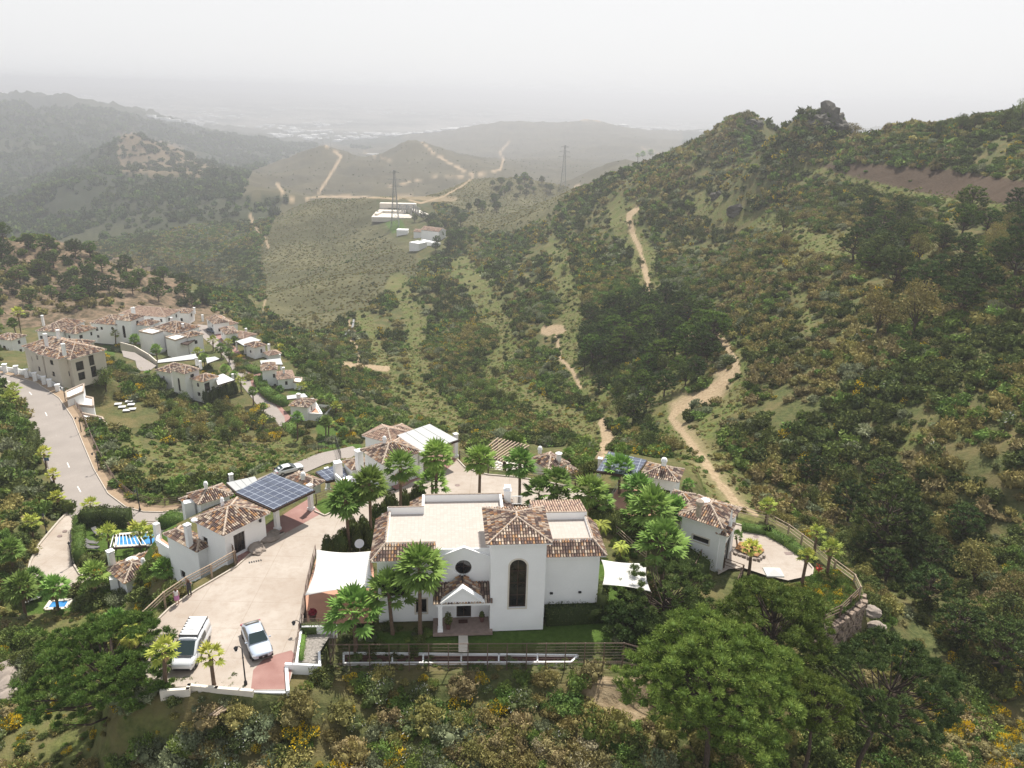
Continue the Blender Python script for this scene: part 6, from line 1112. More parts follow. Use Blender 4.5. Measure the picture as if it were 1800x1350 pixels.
def bush(name, mat, seed, lumps=9, leaves=600, leaf=0.085, h=0.95, w=1.0, upw=0.35, thin=0.45, core=0.62, spiky=0.0):
    """a shrub of radius about 1: leaf clusters over several lumps, a leafy core inside"""
    g = np.random.default_rng(seed); a = g.uniform(0, 6.283, lumps); rr = np.sqrt(g.uniform(0.02, 1, lumps))*0.62*w; L = np.stack([np.cos(a)*rr, np.sin(a)*rr, g.uniform(0.18, 0.62, lumps)*h*(1.15-rr*0.6)], 1); R = g.uniform(0.28, 0.5, lumps)
    k = g.integers(0, lumps, leaves); d = rv(leaves, g); d[:, 2] = np.abs(d[:, 2])*np.where(g.random(leaves) < 0.8, 1, -1); d = unit(d)
    C = L[k]+d*(R[k]*g.uniform(0.72, 1.08, leaves))[:, None]*np.array([1, 1, h]); C[:, 2] = np.maximum(C[:, 2], 0.03)
    D = unit(d*(0.4+spiky)+rv(leaves, g)*0.8+np.array([0, 0, upw])); S = side(D, g); rl = g.random(lumps); rnd = np.clip(rl[k]*0.5+g.random(leaves)*0.5, 0, 0.999)
    if name.startswith('broom'): rnd = np.where(g.random(leaves) < 0.5, g.random(leaves)*0.55, np.clip(rl[k]+0.25*g.random(leaves), 0, 0.999))
    if name.startswith('cistus'): rnd = g.random(leaves)
    ev, ef, er = [], [], []; n0 = 0
    for i in range(lumps):
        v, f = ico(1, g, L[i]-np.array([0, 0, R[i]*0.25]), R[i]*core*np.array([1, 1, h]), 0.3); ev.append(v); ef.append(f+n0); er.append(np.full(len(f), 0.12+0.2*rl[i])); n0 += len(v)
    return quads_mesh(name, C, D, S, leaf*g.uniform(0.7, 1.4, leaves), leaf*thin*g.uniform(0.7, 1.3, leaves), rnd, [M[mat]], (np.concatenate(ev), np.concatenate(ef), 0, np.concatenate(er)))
def limb_tubes(segs, n=5):
    """tapered limbs: list of (points, radii) -> verts, quads"""
    V_, F_ = [], []; b = 0
    for pts, rad in segs:
        pts = np.asarray(pts, float)
        for i, p in enumerate(pts):
            d = unit((pts[min(i+1, len(pts)-1)]-pts[max(i-1, 0)])[None])[0]; a = unit(np.cross(d, [0.3, 0.9, 0.1])[None])[0]; c = np.cross(d, a)
            for k in range(n): t = 2*math.pi*k/n; V_.append(p+(a*math.cos(t)+c*math.sin(t))*rad[i])
        for i in range(len(pts)-1):
            for k in range(n): F_.append([b+i*n+k, b+i*n+(k+1) % n, b+(i+1)*n+(k+1) % n, b+(i+1)*n+k])
        b += len(pts)*n
    return np.array(V_), np.array(F_)
def tubes_mesh(name, segs, mat, n=6):
    v, f = limb_tubes(segs, n); me = bpy.data.meshes.new(name); me.from_pydata(v.tolist(), [], f.tolist()); me.materials.append(M[mat]); me.polygons.foreach_set('use_smooth', [True]*len(f)); me.update(); return me
def pine(name, seed, H=10, R=4.5, z0=3.5, clumps=200, blades=185, mat='pine_needle', cr=0.52, bl=0.13, bw=0.023, flat=1.0, lean=(0, 0), open_=0.25, trunk=0.26, top=1.0):
    """umbrella / round pine: trunk with limbs reaching separate needle puffs over an uneven crown"""
    g = np.random.default_rng(seed); lx, ly = lean; hc = (H-z0); m0 = clumps*14
    a = g.uniform(0, 6.283, m0); u = g.uniform(-0.30, 1, m0); shell = np.where(g.random(m0) < 0.78, g.uniform(0.88, 1.0, m0), g.uniform(0.45, 0.88, m0)); rad = np.sqrt(np.clip(1-np.clip(u, -1, 1)**2, 0.02, 1))
    lob = 1+0.16*np.sin(a*3+seed)*np.cos(u*4)+0.10*np.sin(a*7+u*5+seed); X = np.stack([np.cos(a)*rad*R*shell*lob, np.sin(a)*rad*R*shell*lob, z0+hc*0.35+u*hc*0.65*flat*shell*(0.92+0.08*lob)], 1)
    lum = vnoise(X[:, 0]+50, X[:, 1]*0.7+X[:, 2], R*0.42, seed); X = X[lum > open_]; got = []; rr_ = cr*1.22
    for p in X:
        if len(got) >= clumps: break
        if not got or np.min(((np.array(got)-p)**2).sum(1)) > rr_*rr_: got.append(p)
    X = np.array(got); n = len(X); X[:, 0] += lx*(X[:, 2]/H); X[:, 1] += ly*(X[:, 2]/H)
    k = np.repeat(np.arange(n), blades); m = len(k); d = rv(m, g); d[:, 2] = np.abs(d[:, 2])*0.9-0.12; d = unit(d); crr = cr*g.uniform(0.45, 1.2, n)
    C = X[k]+d*(crr[k]*g.uniform(0.3, 1.0, m)**0.7)[:, None]*np.array([1, 1, 0.8]); D = unit(d+rv(m, g)*0.5+np.array([0, 0, 0.3])); S = side(D, g); rl = g.random(n); rnd = np.clip(rl[k]*0.62+g.random(m)*0.38, 0, 0.999)
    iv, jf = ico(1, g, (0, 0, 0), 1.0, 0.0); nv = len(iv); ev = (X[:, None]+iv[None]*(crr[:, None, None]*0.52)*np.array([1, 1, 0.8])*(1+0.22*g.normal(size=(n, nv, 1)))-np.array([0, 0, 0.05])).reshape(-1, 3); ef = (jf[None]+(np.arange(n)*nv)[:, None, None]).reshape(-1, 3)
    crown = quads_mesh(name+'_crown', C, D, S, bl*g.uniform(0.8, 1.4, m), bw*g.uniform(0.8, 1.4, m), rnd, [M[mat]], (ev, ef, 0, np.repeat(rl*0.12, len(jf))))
    segs = []; tp = [np.array([lx*t*t*1.0, ly*t*t, H*0.86*t]) for t in np.linspace(0, 1, 8)]; tp = [p+np.array([g.normal()*0.08, g.normal()*0.08, 0])*(i > 0) for i, p in enumerate(tp)]; segs.append((tp, [trunk*(1-0.82*t) for t in np.linspace(0, 1, 8)]))
    idx = g.choice(n, min(n, 60), replace=False)
    for i in idx:
        e = X[i]; t = np.clip((e[2]-0.12*np.hypot(e[0], e[1])-R*0.3)/(H*0.86), 0.3, 0.95); s = tp[min(7, int(t*7))]; mid = s*0.5+e*0.5+np.array([0, 0, -0.35+g.normal()*0.2]); r0 = 0.075*trunk/0.26; segs.append(([s, mid, e], [r0, r0*0.7, r0*0.3]))
    return tubes_mesh(name+'_trunk', segs, 'bark'), crown
def broadleaf(name, seed, mat, H=6, R=3, z0=1.2, lumps=16, leaves=1500, leaf=0.17, tr=0.16):
    g = np.random.default_rng(seed); a = g.uniform(0, 6.283, lumps); zz = g.uniform(0, 1, lumps); rr = np.sqrt(g.uniform(0.05, 1, lumps))*R*0.68*(1.1-0.6*zz); L = np.stack([np.cos(a)*rr, np.sin(a)*rr, z0+(H-z0)*(0.25+0.6*zz)], 1); Rl = g.uniform(0.26, 0.42, lumps)*R
    k = g.integers(0, lumps, leaves); d = rv(leaves, g); d[:, 2] = d[:, 2]*0.8+0.2; d = unit(d); C = L[k]+d*(Rl[k]*g.uniform(0.6, 1.08, leaves))[:, None]; D = unit(d*0.4+rv(leaves, g)); S = side(D, g); rl = g.random(lumps)
    crown = quads_mesh(name+'_crown', C, D, S, leaf*g.uniform(0.7, 1.3, leaves), leaf*0.5*g.uniform(0.7, 1.3, leaves), np.clip(rl[k]*0.6+g.random(leaves)*0.4, 0, .999), [M[mat]])
    segs = [([(0, 0, -0.4), (0.1, 0, z0), (0.05, 0.1, H*0.6)], [tr, tr*0.8, tr*0.3])]+[([(0.1, 0, z0*0.9), (L[i]*0.5+np.array([0, 0, z0*0.3])), L[i]], [tr*0.5, tr*0.35, tr*0.15]) for i in range(0, lumps, 2)]
    return tubes_mesh(name+'_trunk', segs, 'bark'), crown
def fan_palm(name, seed, fronds=34, R=1.0, mat='palm_leaf', dry=8, seg=15, lo=-35, hi=85, petiole=0.75, droop=0.25):
    g = np.random.default_rng(seed); C, D, S, LN, WD, RN, MI = [], [], [], [], [], [], []
    def frond(az, el, dr, scale):
        ca, sa, ce, se = math.cos(az), math.sin(az), math.cos(el), math.sin(el); f = np.array([ca*ce, sa*ce, se]); s = np.array([-sa, ca, 0]); upv = np.cross(f, s)*-1; upv = np.cross(s, f); base = f*petiole*R*scale; r0 = g.random()*0.55
        for i in range(seg):
            t = (i/(seg-1)-0.5)*math.radians(215); l = R*0.62*scale*(0.72+0.28*math.cos(t))*g.uniform(0.85, 1.1); dd = f*math.cos(t)+s*math.sin(t); dd = dd+upv*(0.12 if i % 2 else -0.06)-np.array([0, 0, droop])*abs(1)*0.9; dd /= np.linalg.norm(dd)
            C.append(base+dd*l*0.52); D.append(dd); S.append(unit((np.cross(dd, upv)+upv*(0.45 if i % 2 else -0.45))[None])[0]); LN.append(l*0.52); WD.append(0.062*R*scale*1.35); RN.append(min(0.999, r0+g.random()*0.4)); MI.append(1 if dr else 0)
        C.append(base*0.5); D.append(f); S.append(s); LN.append(petiole*R*scale*0.5); WD.append(0.022*R); RN.append(0.4); MI.append(1 if dr else 0)
    for i in range(fronds): q = i/(fronds-1); frond(i*2.39996+g.normal()*0.1, math.radians(hi+(lo-hi)*q**0.85), False, g.uniform(0.85, 1.1))
    for i in range(dry): frond(i*2.39996+1, math.radians(g.uniform(-78, -50)), True, g.uniform(0.6, 0.85))
    me = quads_mesh(name, C, np.array(D), np.array(S), LN, WD, RN, [M[mat], M['palm_dry']]); me.polygons.foreach_set('material_index', np.array(MI, dtype=np.int32)); me.update(); return me
def feather_palm(name, seed, mat='palm_young', fronds=22, R=1.0, leaf=16):
    g = np.random.default_rng(seed); C, D, S, LN, WD, RN = [], [], [], [], [], []
    for i in range(fronds):
        az = i*2.39996; e0 = math.radians(80-75*(i/fronds)); P = np.zeros(3); el = e0; r0 = g.random()*0.5
        for j in range(leaf):
            d = np.array([math.cos(az)*math.cos(el), math.sin(az)*math.cos(el), math.sin(el)]); P2 = P+d*R*1.35/leaf; s = np.array([-math.sin(az), math.cos(az), 0])
            for sg in (-1, 1):
                dd = unit((s*sg*0.8+d*0.6-np.array([0, 0, 0.25]))[None])[0]; l = R*0.26*math.sin(math.pi*(0.12+0.86*j/leaf)); C.append(P2+dd*l); D.append(dd); S.append(unit(np.cross(dd, [0, 0, 1.0])[None])[0]); LN.append(l); WD.append(R*0.035); RN.append(min(.999, r0+g.random()*0.4))
            P = P2; el -= math.radians(115)/leaf
    return quads_mesh(name, C, np.array(D), np.array(S), LN, WD, RN, [M[mat]])
def link(name, me, loc=None, parent=None, rz=0, sc=None):
    o = bpy.data.objects.new(name, me); COL.objects.link(o)
    if loc is not None: o.location = tuple(loc)
    if parent: o.parent = parent
    if rz: o.rotation_euler.z = rz
    if sc is not None: o.scale = sc if hasattr(sc, '__len__') else (sc, sc, sc)
    return o
# where a plant stands, in words: nearest landmark seen in the picture
LM = [(470,1150,'the white car'),(165,1230,'the umbrella pine'),(820,1155,'the long planter'),(1110,1170,'the mesh fence corner'),(1270,1240,'the largest pine'),(1570,1250,'the leaning pine'),(1490,1110,'the stone wall'),(1440,960,'the curved fence'),(1290,880,'the end of the sandy track'),(1200,730,'the sandy clearing'),
 (1290,640,'the sandy track bend'),(1376,400,'the lone oak'),(1600,580,'the largest broad oak'),(1600,320,'the red road cut'),(1120,440,'the grassy track'),(1110,590,'the dark knoll'),(900,790,'the wooden pergola'),(750,770,'the pale carport'),(485,755,'the town road gate'),(340,680,'the white town villa'),(110,650,'the beige house'),(110,820,'the curved road'),
 (230,950,'the upper pool'),(100,1060,'the lower pool'),(750,430,'the valley farmhouse'),(700,375,'the substation'),(990,300,'the ridge pylon'),(1455,195,'the rocky peak'),(540,1190,'the walled bed'),(1690,800,'the steep shaded slope'),(1750,1050,'the ravine edge'),(930,1290,'the slope middle'),(720,1310,'the slope foot'),(1530,980,'the ravine pine'),(1110,800,'the solar carport'),(900,560,'the green terraces'),(620,640,'the sandy path')]
SEEN = {}
def where(kind, px, py, big):
    """label that singles a plant out by size, kind and side of the nearest landmark"""
    o_ = sorted(LM, key=lambda l: (l[0]-px)**2+(l[1]-py)**2)
    for l in o_[:26]:
        dx, dy = px-l[0], py-l[1]; ax, ay = abs(dx), abs(dy); side_ = (('right of ' if dx > 0 else 'left of ') if ax > ay else ('below ' if dy > 0 else 'above ')); far = 'just ' if ax+ay < 45 else 'well ' if ax+ay > 130 else ''
        t = big+' '+kind+' '+far+side_+l[2]
        if t not in SEEN: SEEN[t] = 1; return t
    l = o_[0]; dx, dy = px-l[0], py-l[1]; t = big+' '+kind+' '+('lower' if dy > 0 else 'upper')+' '+('right' if dx > 0 else 'left')+' of '+l[2]; SEEN[t] = 1; return t
# ------------------------------------------------------------------ palms
PCR = [fan_palm('crown', 1, 36, 1.0), fan_palm('crown', 2, 40, 1.0, dry=12), fan_palm('crown', 3, 30, 1.0, dry=6)]
PYG = [fan_palm('crown', 4, 18, 1.0, 'palm_young', 3, 13, -20, 80), fan_palm('crown', 5, 15, 1.0, 'palm_young', 2, 13, -10, 78)]
PLO = [fan_palm('crown', 6, 30, 1.0, 'palm_leaf', 0, 17, -12, 82, 0.95, 0.18)]; PFE = [feather_palm('crown', 7), feather_palm('crown', 8, 'palm_young', 14)]
g_ = np.random.default_rng(9); TRK = []
for i in range(3): n_ = 9; TRK.append(tubes_mesh('trunk', [([(0.02*math.sin(t*5+i), 0.02*math.cos(t*4+i), t) for t in np.linspace(0, 1, n_)], [1.25, 0.95, 0.9, 0.86, 0.84, 0.82, 0.85, 0.92, 1.05])], 'palm_trunk', 9))
def palm(kind, bx, by, cx, cy, rpx, label, z=None, group='fan palms of the villas', tr=0.19):
    """palm whose foot is seen at (bx, by) and crown centre at (cx, cy); crown radius in pixels"""
    b = at(bx, by, z) if z is not None else hit(bx, by)
    if b is None: return
    cz = zray(cx, cy, b[:2]); d = float(proj(b[0], b[1], b[2])[2]); R = max(0.5, rpx*d/FPX*(0.70 if kind == 'lo' else 0.78)); hgt = max(0.4, cz-b[2]); q = ray(cx, cy); t = (cz-44)/q[2]; tx, ty = q[0]*t, q[1]*t
    t_ = empty('fan_palm' if kind != 'fe' else 'feather_palm', b, 0, label, 'palm tree', group); tr = min(tr, 0.05+hgt*0.045); tk = link('trunk', random.choice(TRK), (0, 0, -0.3), t_, 0, (tr, tr, hgt+0.3)); dx, dy = tx-b[0], ty-b[1]
    for v in (): pass
    sk = math.hypot(dx, dy)
    if sk > 0.02: tk.rotation_euler = (math.atan2(-dy, hgt)*1.0, math.atan2(dx, hgt), 0)
    src = {'fan': PCR, 'yg': PYG, 'lo': PLO, 'fe': PFE}[kind]; link('crown', random.choice(src), (dx, dy, cz-b[2]), t_, random.random()*6.28, R*random.uniform(0.95, 1.08)); return t_
for a in [('fan', 614, 969, 608, 879, 38, 'tall fan palm beside the driveway, leftmost of the avenue by the cypresses', 0), ('fan', 652, 958, 650, 853, 36, 'tall fan palm rising from the dark cypress row, second in the avenue', 0),
 ('fan', 704, 915, 704, 822, 34, 'fan palm before the red paving, third in the avenue', 0), ('fan', 766, 896, 767, 802, 32, 'fan palm in front of the pale slatted carport', 0), ('lo', 760, 890, 760, 850, 30, 'shorter fan palm half hidden behind the palm at the pale carport', 0),
 ('fan', 842, 893, 844, 808, 31, 'fan palm alone on the plaza edge between carport and pergola', 0), ('fan', 913, 893, 914, 816, 31, 'fan palm in front of the wooden pergola', 0),
 ('lo', 950, 895, 948, 868, 34, 'low fan palm behind the villa chimney railing', 0), ('lo', 980, 890, 979, 850, 32, 'bright low fan palm at the right end of the plaza', 0), ('lo', 986, 900, 985, 874, 22, 'small bright palm just behind the rear villa roof', 0),
 ('fan', 1036, 918, 1037, 864, 38, 'bushy fan palm at the right rear corner of the villa', -0.3), ('lo', 1044, 915, 1050, 880, 30, 'low palm fronds under the bushy palm at the villa corner', -0.3), ('lo', 1089, 868, 1089, 828, 34, 'fan palm standing before the solar-panelled carport', -1.3),
 ('fan', 1122, 912, 1123, 862, 34, 'fan palm at the edge of the pink terrace on the right', -1.0), ('fan', 1148, 960, 1147, 897, 44, 'large fan palm in the middle of the right-hand palm group', -1.0), ('fan', 1187, 940, 1184, 895, 28, 'small fan palm touching the wall of the right-hand house', -1.0),
 ('lo', 1122, 945, 1120, 915, 36, 'spreading fan palm between hedge and right-hand palm group', -1.0), ('lo', 1164, 1022, 1164, 957, 50, 'broad bright fan palm in front of the right-hand white house', -1.0), ('fe', 1053, 965, 1056, 925, 22, 'yellow-green feathery palm beside the wing of the villa', -0.4), ('fe', 1092, 985, 1092, 962, 18, 'small yellow feathery palm in the dark garden right of the villa', -0.4),
 ('fan', 738, 1117, 738, 1000, 50, 'large fan palm in front of the villa entrance side', -0.3), ('lo', 625, 1135, 622, 1078, 56, 'broad bright young fan palm at the garden corner behind the mesh fence', -0.5), ('lo', 690, 1112, 684, 1044, 44, 'dark shaded fan palm against the villa wall', -0.3),
 ('yg', 290, 1206, 288, 1146, 30, 'yellowish young palm before the white van', 0), ('yg', 376, 1204, 370, 1153, 28, 'yellowish young palm between the van and the white car', 0),
 ('fe', 236, 1150, 232, 1118, 28, 'yellow feathery palm at the lower left corner of the parking'), ('lo', 205, 1128, 203, 1096, 28, 'green palm fronds on the slope left of the parking'), ('lo', 172, 1140, 172, 1112, 22, 'dark palm fronds on the slope, left of the yellow feathery palm'),
 ('fan', 25, 1014, 18, 968, 26, 'fan palm at the left edge above the lower drive', -13.0), ('fan', 45, 1086, 37, 1034, 30, 'dark fan palm left of the small pool at lower left', -13.2), ('fan', 104, 1086, 96, 1034, 30, 'fan palm in front of the small pool at lower left', -13.0), ('fan', 55, 1045, 58, 1014, 20, 'fan palm behind the loungers at lower left', -14),
 ('fan', 170, 1064, 164, 1010, 27, 'fan palm before the low house with the patterned roof', -12.5), ('yg', 191, 966, 190, 939, 22, 'young palm at the left end of the upper pool', -14.6), ('yg', 248, 962, 245, 934, 24, 'young palm over the middle of the upper pool', -14.6), ('yg', 266, 958, 264, 938, 16, 'small palm at the right side of the upper pool', -14.6),
 ('yg', 161, 914, 159, 888, 17, 'palm above the bushes where the road bends', -16), ('fan', 292, 1040, 288, 1000, 22, 'dark palm against the side wall of the near left house', -6.5),
 ('yg', 97, 864, 93, 834, 14, 'second young palm along the left side of the road'), ('yg', 82, 824, 77, 796, 14, 'first young palm along the left side of the road, farthest up'), ('yg', 104, 903, 100, 874, 14, 'young palm at the junction of the road and lower drive'), ('yg', 58, 946, 55, 917, 17, 'palm on the bare bank beside the lower drive'),
 ('yg', 23, 712, 24, 685, 15, 'palm over the road wall at the left picture edge', -20), ('yg', 20, 725, 18, 700, 17, 'lower palm at the left picture edge beside the road', -20),
 ('yg', 1346, 915, 1349, 889, 17, 'small palm behind the rail fence of the right-hand plaza', -2.0), ('yg', 1430.6, 974, 1437, 936, 16, 'slender palm at the fence right of the small plaza', -2.0), ('yg', 1453, 1015, 1461, 965, 22, 'tallest palm of the right-hand garden, by the curved fence', -2.2),
 ('yg', 1408, 1031, 1419, 979, 17, 'leaning palm between the parasol and the curved fence', -2.2), ('yg', 1316, 1012, 1322, 964, 19, 'palm beside the orange planter on the small plaza', -1.9), ('lo', 1297, 960, 1295, 942, 12, 'small palm bush beside the wing of the right-hand house', -1.8), ('lo', 1211, 860, 1209, 851, 12, 'small palm between the two right-hand houses', -1.8),
 ('fan', 1002, 822, 998, 799, 15, 'palm behind the small house with mottled roof', -5.0), ('fan', 916, 785, 915, 776, 12, 'palm top behind the pergola', -6)]:
    palm(*a[:6], a[6], a[7] if len(a) > 7 else None)
for i, (bx, by, cx, cy, r, z, lb) in enumerate([(40, 604, 31, 549, 12, -33, 'tall leaning palm at the far left of town'), (36, 608, 22, 568, 11, -33, 'second tall leaning palm at the far left of town'), (137, 604, 134, 586, 13, -33, 'palm between the beige house and the bungalow'), (203, 603, 203, 587, 10, -37, 'palm at the front of the large tower house'),
 (238, 612, 237, 596, 11, -37, 'palm below the tower house wall'), (276, 630, 274, 614, 11, -37, 'palm in front of the cube block'), (424, 688, 423, 671, 11, -38, 'palm on the left kerb of the town road, above the hedge'), (446, 711, 444, 688, 10, -38, 'single palm on the left kerb in the middle of the town road'),
 (463, 730, 463, 714, 8, -38, 'small palm on the left kerb near the road gate'), (464, 757, 463, 736, 9, -38, 'palm at the left end of the road gate'), (523, 786, 523, 734, 12, -40, 'palm before the wall of the lowest town house'), (573, 779, 572.5, 741, 12, -40, 'front palm of the pair by the lowest town house'),
 (577, 776, 578, 742, 10, -40, 'rear palm of the pair by the lowest town house'), (602.5, 782, 603, 760, 10, -40.4, 'palm before the small blue town pool'), (618, 776, 616, 743, 11, -40.4, 'palm behind the small blue town pool'), (590, 744, 590.5, 714, 11, -40, 'palm behind the lowest town house'), (581, 735, 580, 701, 11, -40, 'dark palm beside the narrow town pool'),
 (566, 722, 565.5, 703, 10, -40, 'palm hiding the end of the narrow town pool'), (531, 698, 530, 680, 10, -39, 'palm at the corner of the house at the road bend'), (519, 641, 518.5, 619, 9, -42, 'palm on the slope above the road-bend house'), (550, 652, 549.6, 632, 10, -43, 'dark palm on the slope right of the road-bend house'), (495, 622, 494, 611, 8, -40, 'palm behind the third white house'),
 (389, 628, 388, 612, 12, -38, 'large dark palm left of the town road'), (403, 637, 402, 620, 9, -38, 'palm at the left kerb by the first road bend'), (375, 616, 374, 599, 11, -38, 'palm above the awnings beside the town road'), (396, 664, 395, 649, 11, -38, 'palm behind the white villa canopy'), (413, 672, 411, 659, 9, -38, 'palm at the end of the white villa canopy'),
 (348, 640, 347, 620, 11, -38, 'palm behind the cube block pergola'), (360, 645, 359, 630, 10, -38, 'palm beside the small grey awning'), (494, 690, 492, 684, 8, -38.3, 'small palm in the garden at the road bend'), (403, 608, 401, 602, 9, -38, 'palm at the kerb before the third white house'), (413, 604, 412, 597, 7, -38, 'small palm above the white awning'), (260, 672, 259, 659, 9, -36, 'palm left of the white villa'), (252, 665, 250, 655, 8, -36, 'small palm on the slope left of the white villa')]):
    palm('fan' if i % 3 else 'yg', bx, by, cx, cy, r, lb, z, 'palms of the town', 0.2)
for i, (x, y, c, l) in enumerate(((1121, 286, 273, 'left'), (1130, 284, 271, 'middle'), (1144, 281, 268, 'right, tallest'))): palm('fan', x, y, x, c, 4.5, l+' of three far palms on the skyline', None, 'skyline palms', 0.5)
# ------------------------------------------------------------------ foreground pines
def tree(kind, me2, loc, label, cat, group, rz=None, sc=1.0):
    t = empty(kind, loc, random.random()*6.28 if rz is None else rz, label, cat, group); t.scale = (sc, sc, sc) if not hasattr(sc, '__len__') else sc
    link('trunk', me2[0], None, t); link('crown', me2[1], None, t); return t
def fpine(seed, cx, cyt, wpx, d, zg_, label, mat='pine_needle', clumps=240, lean=(0, 0), rz=0.0, **kw):
    top = atd(cx, cyt, d); R = wpx/2*d/FPX; H = top[2]-zg_; loc = (top[0], top[1]+R*0.25, zg_); m = pine('p%d' % seed, seed, H, R, H-R*1.12 if H > R*1.5 else H*0.25, clumps, mat=mat, lean=lean, **kw); return tree('pine_tree', m, loc, label, 'pine tree', 'pines round the villa', rz)
fpine(21, 165, 1118, 262, 60.5, -7.0, 'large umbrella pine with bare trunk and limbs at the lower left corner', clumps=330, open_=0.38, flat=0.72, cr=0.5, lean=(-0.9, 0.3), trunk=0.34)
fpine(22, 1178, 1015, 190, 70, -3.4, 'loose dark pine hiding the right end of the mesh fence', mat='pine_dark', clumps=150, cr=0.5, open_=0.34)
fpine(23, 1378, 1052, 195, 64, -5.5, 'round pine in front of the small plaza', clumps=250, cr=0.6)
fpine(24, 1280, 1140, 300, 56, -5.5, 'largest bright green pine at the bottom of the picture', clumps=430, cr=0.62, open_=0.2)
fpine(25, 1565, 1172, 235, 60, -10, 'leaning pine at the lower right with bare branches showing', mat='pine_dark', clumps=240, lean=(1.8, 0.5), open_=0.28)
fpine(26, 1448, 1215, 120, 58, -8, 'smaller pine wedged between the two large lower-right pines', clumps=100)
fpine(27, 1110, 1075, 90, 69, -2.2, 'small grey-green pine at the corner of the lawn', mat='pine_dark', clumps=70, cr=0.5)
# ------------------------------------------------------------------ prototypes for the hills
BN = [bush('dark', 'leaf_dark', 31, 10, 900), bush('green', 'leaf_green', 32, 9, 900), bush('olive', 'leaf_olive', 33, 11, 900, 0.075), bush('grey', 'leaf_grey', 34, 9, 950, 0.07, spiky=0.5), bush('brown', 'leaf_brown', 35, 12, 900, 0.065),
      bush('bright', 'leaf_bright', 36, 7, 800), bush('broom', 'broom', 37, 9, 1000, 0.07, spiky=0.8), bush('cistus', 'cistus', 38, 9, 1000, 0.06), bush('blossom', 'blossom', 39, 14, 1100, 0.06)]
BM = [bush('dark', 'leaf_dark', 41, 7, 240, 0.16), bush('green', 'leaf_green', 42, 7, 240, 0.16), bush('olive', 'leaf_olive', 43, 7, 240, 0.14), bush('grey', 'leaf_grey', 44, 6, 240, 0.14, spiky=0.5), bush('brown', 'leaf_brown', 45, 8, 250, 0.13),
      bush('bright', 'leaf_bright', 46, 6, 220, 0.15), bush('broom', 'broom', 47, 7, 260, 0.13, spiky=0.6), bush('cistus', 'cistus', 48, 7, 240, 0.13), bush('blossom', 'blossom', 49, 8, 260, 0.12)]
BF = [bush('dark', 'leaf_dark', 51, 5, 70, 0.27), bush('green', 'leaf_green', 52, 5, 70, 0.27), bush('olive', 'leaf_olive', 53, 5, 70, 0.25), bush('grey', 'leaf_grey', 54, 4, 60, 0.25), bush('brown', 'leaf_brown', 55, 5, 70, 0.24),
      bush('bright', 'leaf_bright', 56, 4, 60, 0.25), bush('broom', 'broom', 57, 5, 80, 0.22), bush('dark', 'pine_dark', 58, 5, 70, 0.26, h=1.25), bush('green', 'pine_needle', 59, 5, 70, 0.26, h=1.2)]
NPV = [pine('n%d' % i, 60+i, 7.5, 2.9, 2.4, 60, 40, mat, 0.66, 0.2, 0.06, open_=0.2) for i, mat in enumerate(('pine_needle', 'pine_dark', 'pine_dark'))]
OAK = [broadleaf('o%d' % i, 70+i, mat, 6, 3.2, 1.3) for i, mat in enumerate(('leaf_dark', 'leaf_olive', 'leaf_green', 'leaf_bright'))]
# ------------------------------------------------------------------ trees one can tell apart on the hills
RT = random.Random(17)
def trees_in(poly, n, kinds, sc, cat, label, group, mind=5.0, name=None):
    xs = [p[0] for p in poly]; ys = [p[1] for p in poly]; got = []; tries = 0
    while len(got) < n and tries < n*12:
        tries += 1; x, y = RT.uniform(min(xs), max(xs)), RT.uniform(min(ys), max(ys))
        if not pip(np.array([float(x)]), np.array([float(y)]), poly)[0]: continue
        p = hit(x, y)
        if p is None or any((p[0]-q[0])**2+(p[1]-q[1])**2 < mind**2 for q in got): continue
        got.append(p); s = RT.uniform(*sc); k_ = RT.choice(kinds); pn = k_ in NPV; md_ = (sc[0]+sc[1])/2; lb_ = where(('dark pine', 'bushy pine', 'round pine')[NPV.index(k_)] if pn else ('dark round tree', 'olive-green tree', 'green leafy tree', 'bright leafy tree')[OAK.index(k_)], x, y, 'tall' if s > md_+0.08 else 'small' if s < md_-0.08 else 'medium'); t = tree('pine_tree' if pn else 'oak_tree', k_, (p[0], p[1], p[2]-0.2), lb_, 'pine tree' if pn else 'tree', group, None, (s, s, s*RT.uniform(0.85, 1.1)))
    return got
trees_in([(1010,600),(1060,545),(1150,520),(1230,560),(1260,600),(1240,640),(1160,650),(1100,660),(1030,640)], 42, NPV, (0.9, 1.35), 'pine tree', 'dark pine in the grove on the knoll left of the sandy track', 'pines of the dark knoll')
trees_in([(1150,620),(1230,640),(1220,680),(1160,700),(1110,690)], 10, NPV[:2]+OAK[:1], (0.7, 1.0), 'pine tree', 'round tree at the foot of the dark knoll by the sandy clearing', 'trees at the foot of the knoll')
trees_in([(1480,400),(1800,380),(1810,570),(1700,560),(1600,530),(1500,470)], 44, NPV+OAK[:2], (0.75, 1.25), 'pine tree', 'dark tree on the upper right hillside below the red road cut', 'trees of the upper right hillside')
trees_in([(1000,650),(1090,640),(1110,700),(1180,760),(1200,800),(1110,800),(1090,760),(1060,720)], 18, OAK[:2]+NPV[1:], (0.55, 0.9), 'tree', 'dark bushy tree in the gully behind the solar carport', 'trees in the gully', 4.0, 'oak_tree')
trees_in([(800,640),(870,660),(900,700),(900,730),(840,720),(790,690)], 11, OAK[:1]+OAK[2:3], (0.55, 0.85), 'tree', 'green tree in the clump above the pale slatted carport', 'trees above the carport', 4.0, 'oak_tree')
trees_in([(890,420),(1000,360),(1120,330),(1200,350),(1180,560),(1080,540),(960,560),(900,520)], 26, OAK[:3]+NPV[1:2], (0.5, 0.85), 'tree', 'dark tree scattered on the terraced middle slope', 'trees of the terraced slope', 8.0, 'oak_tree')
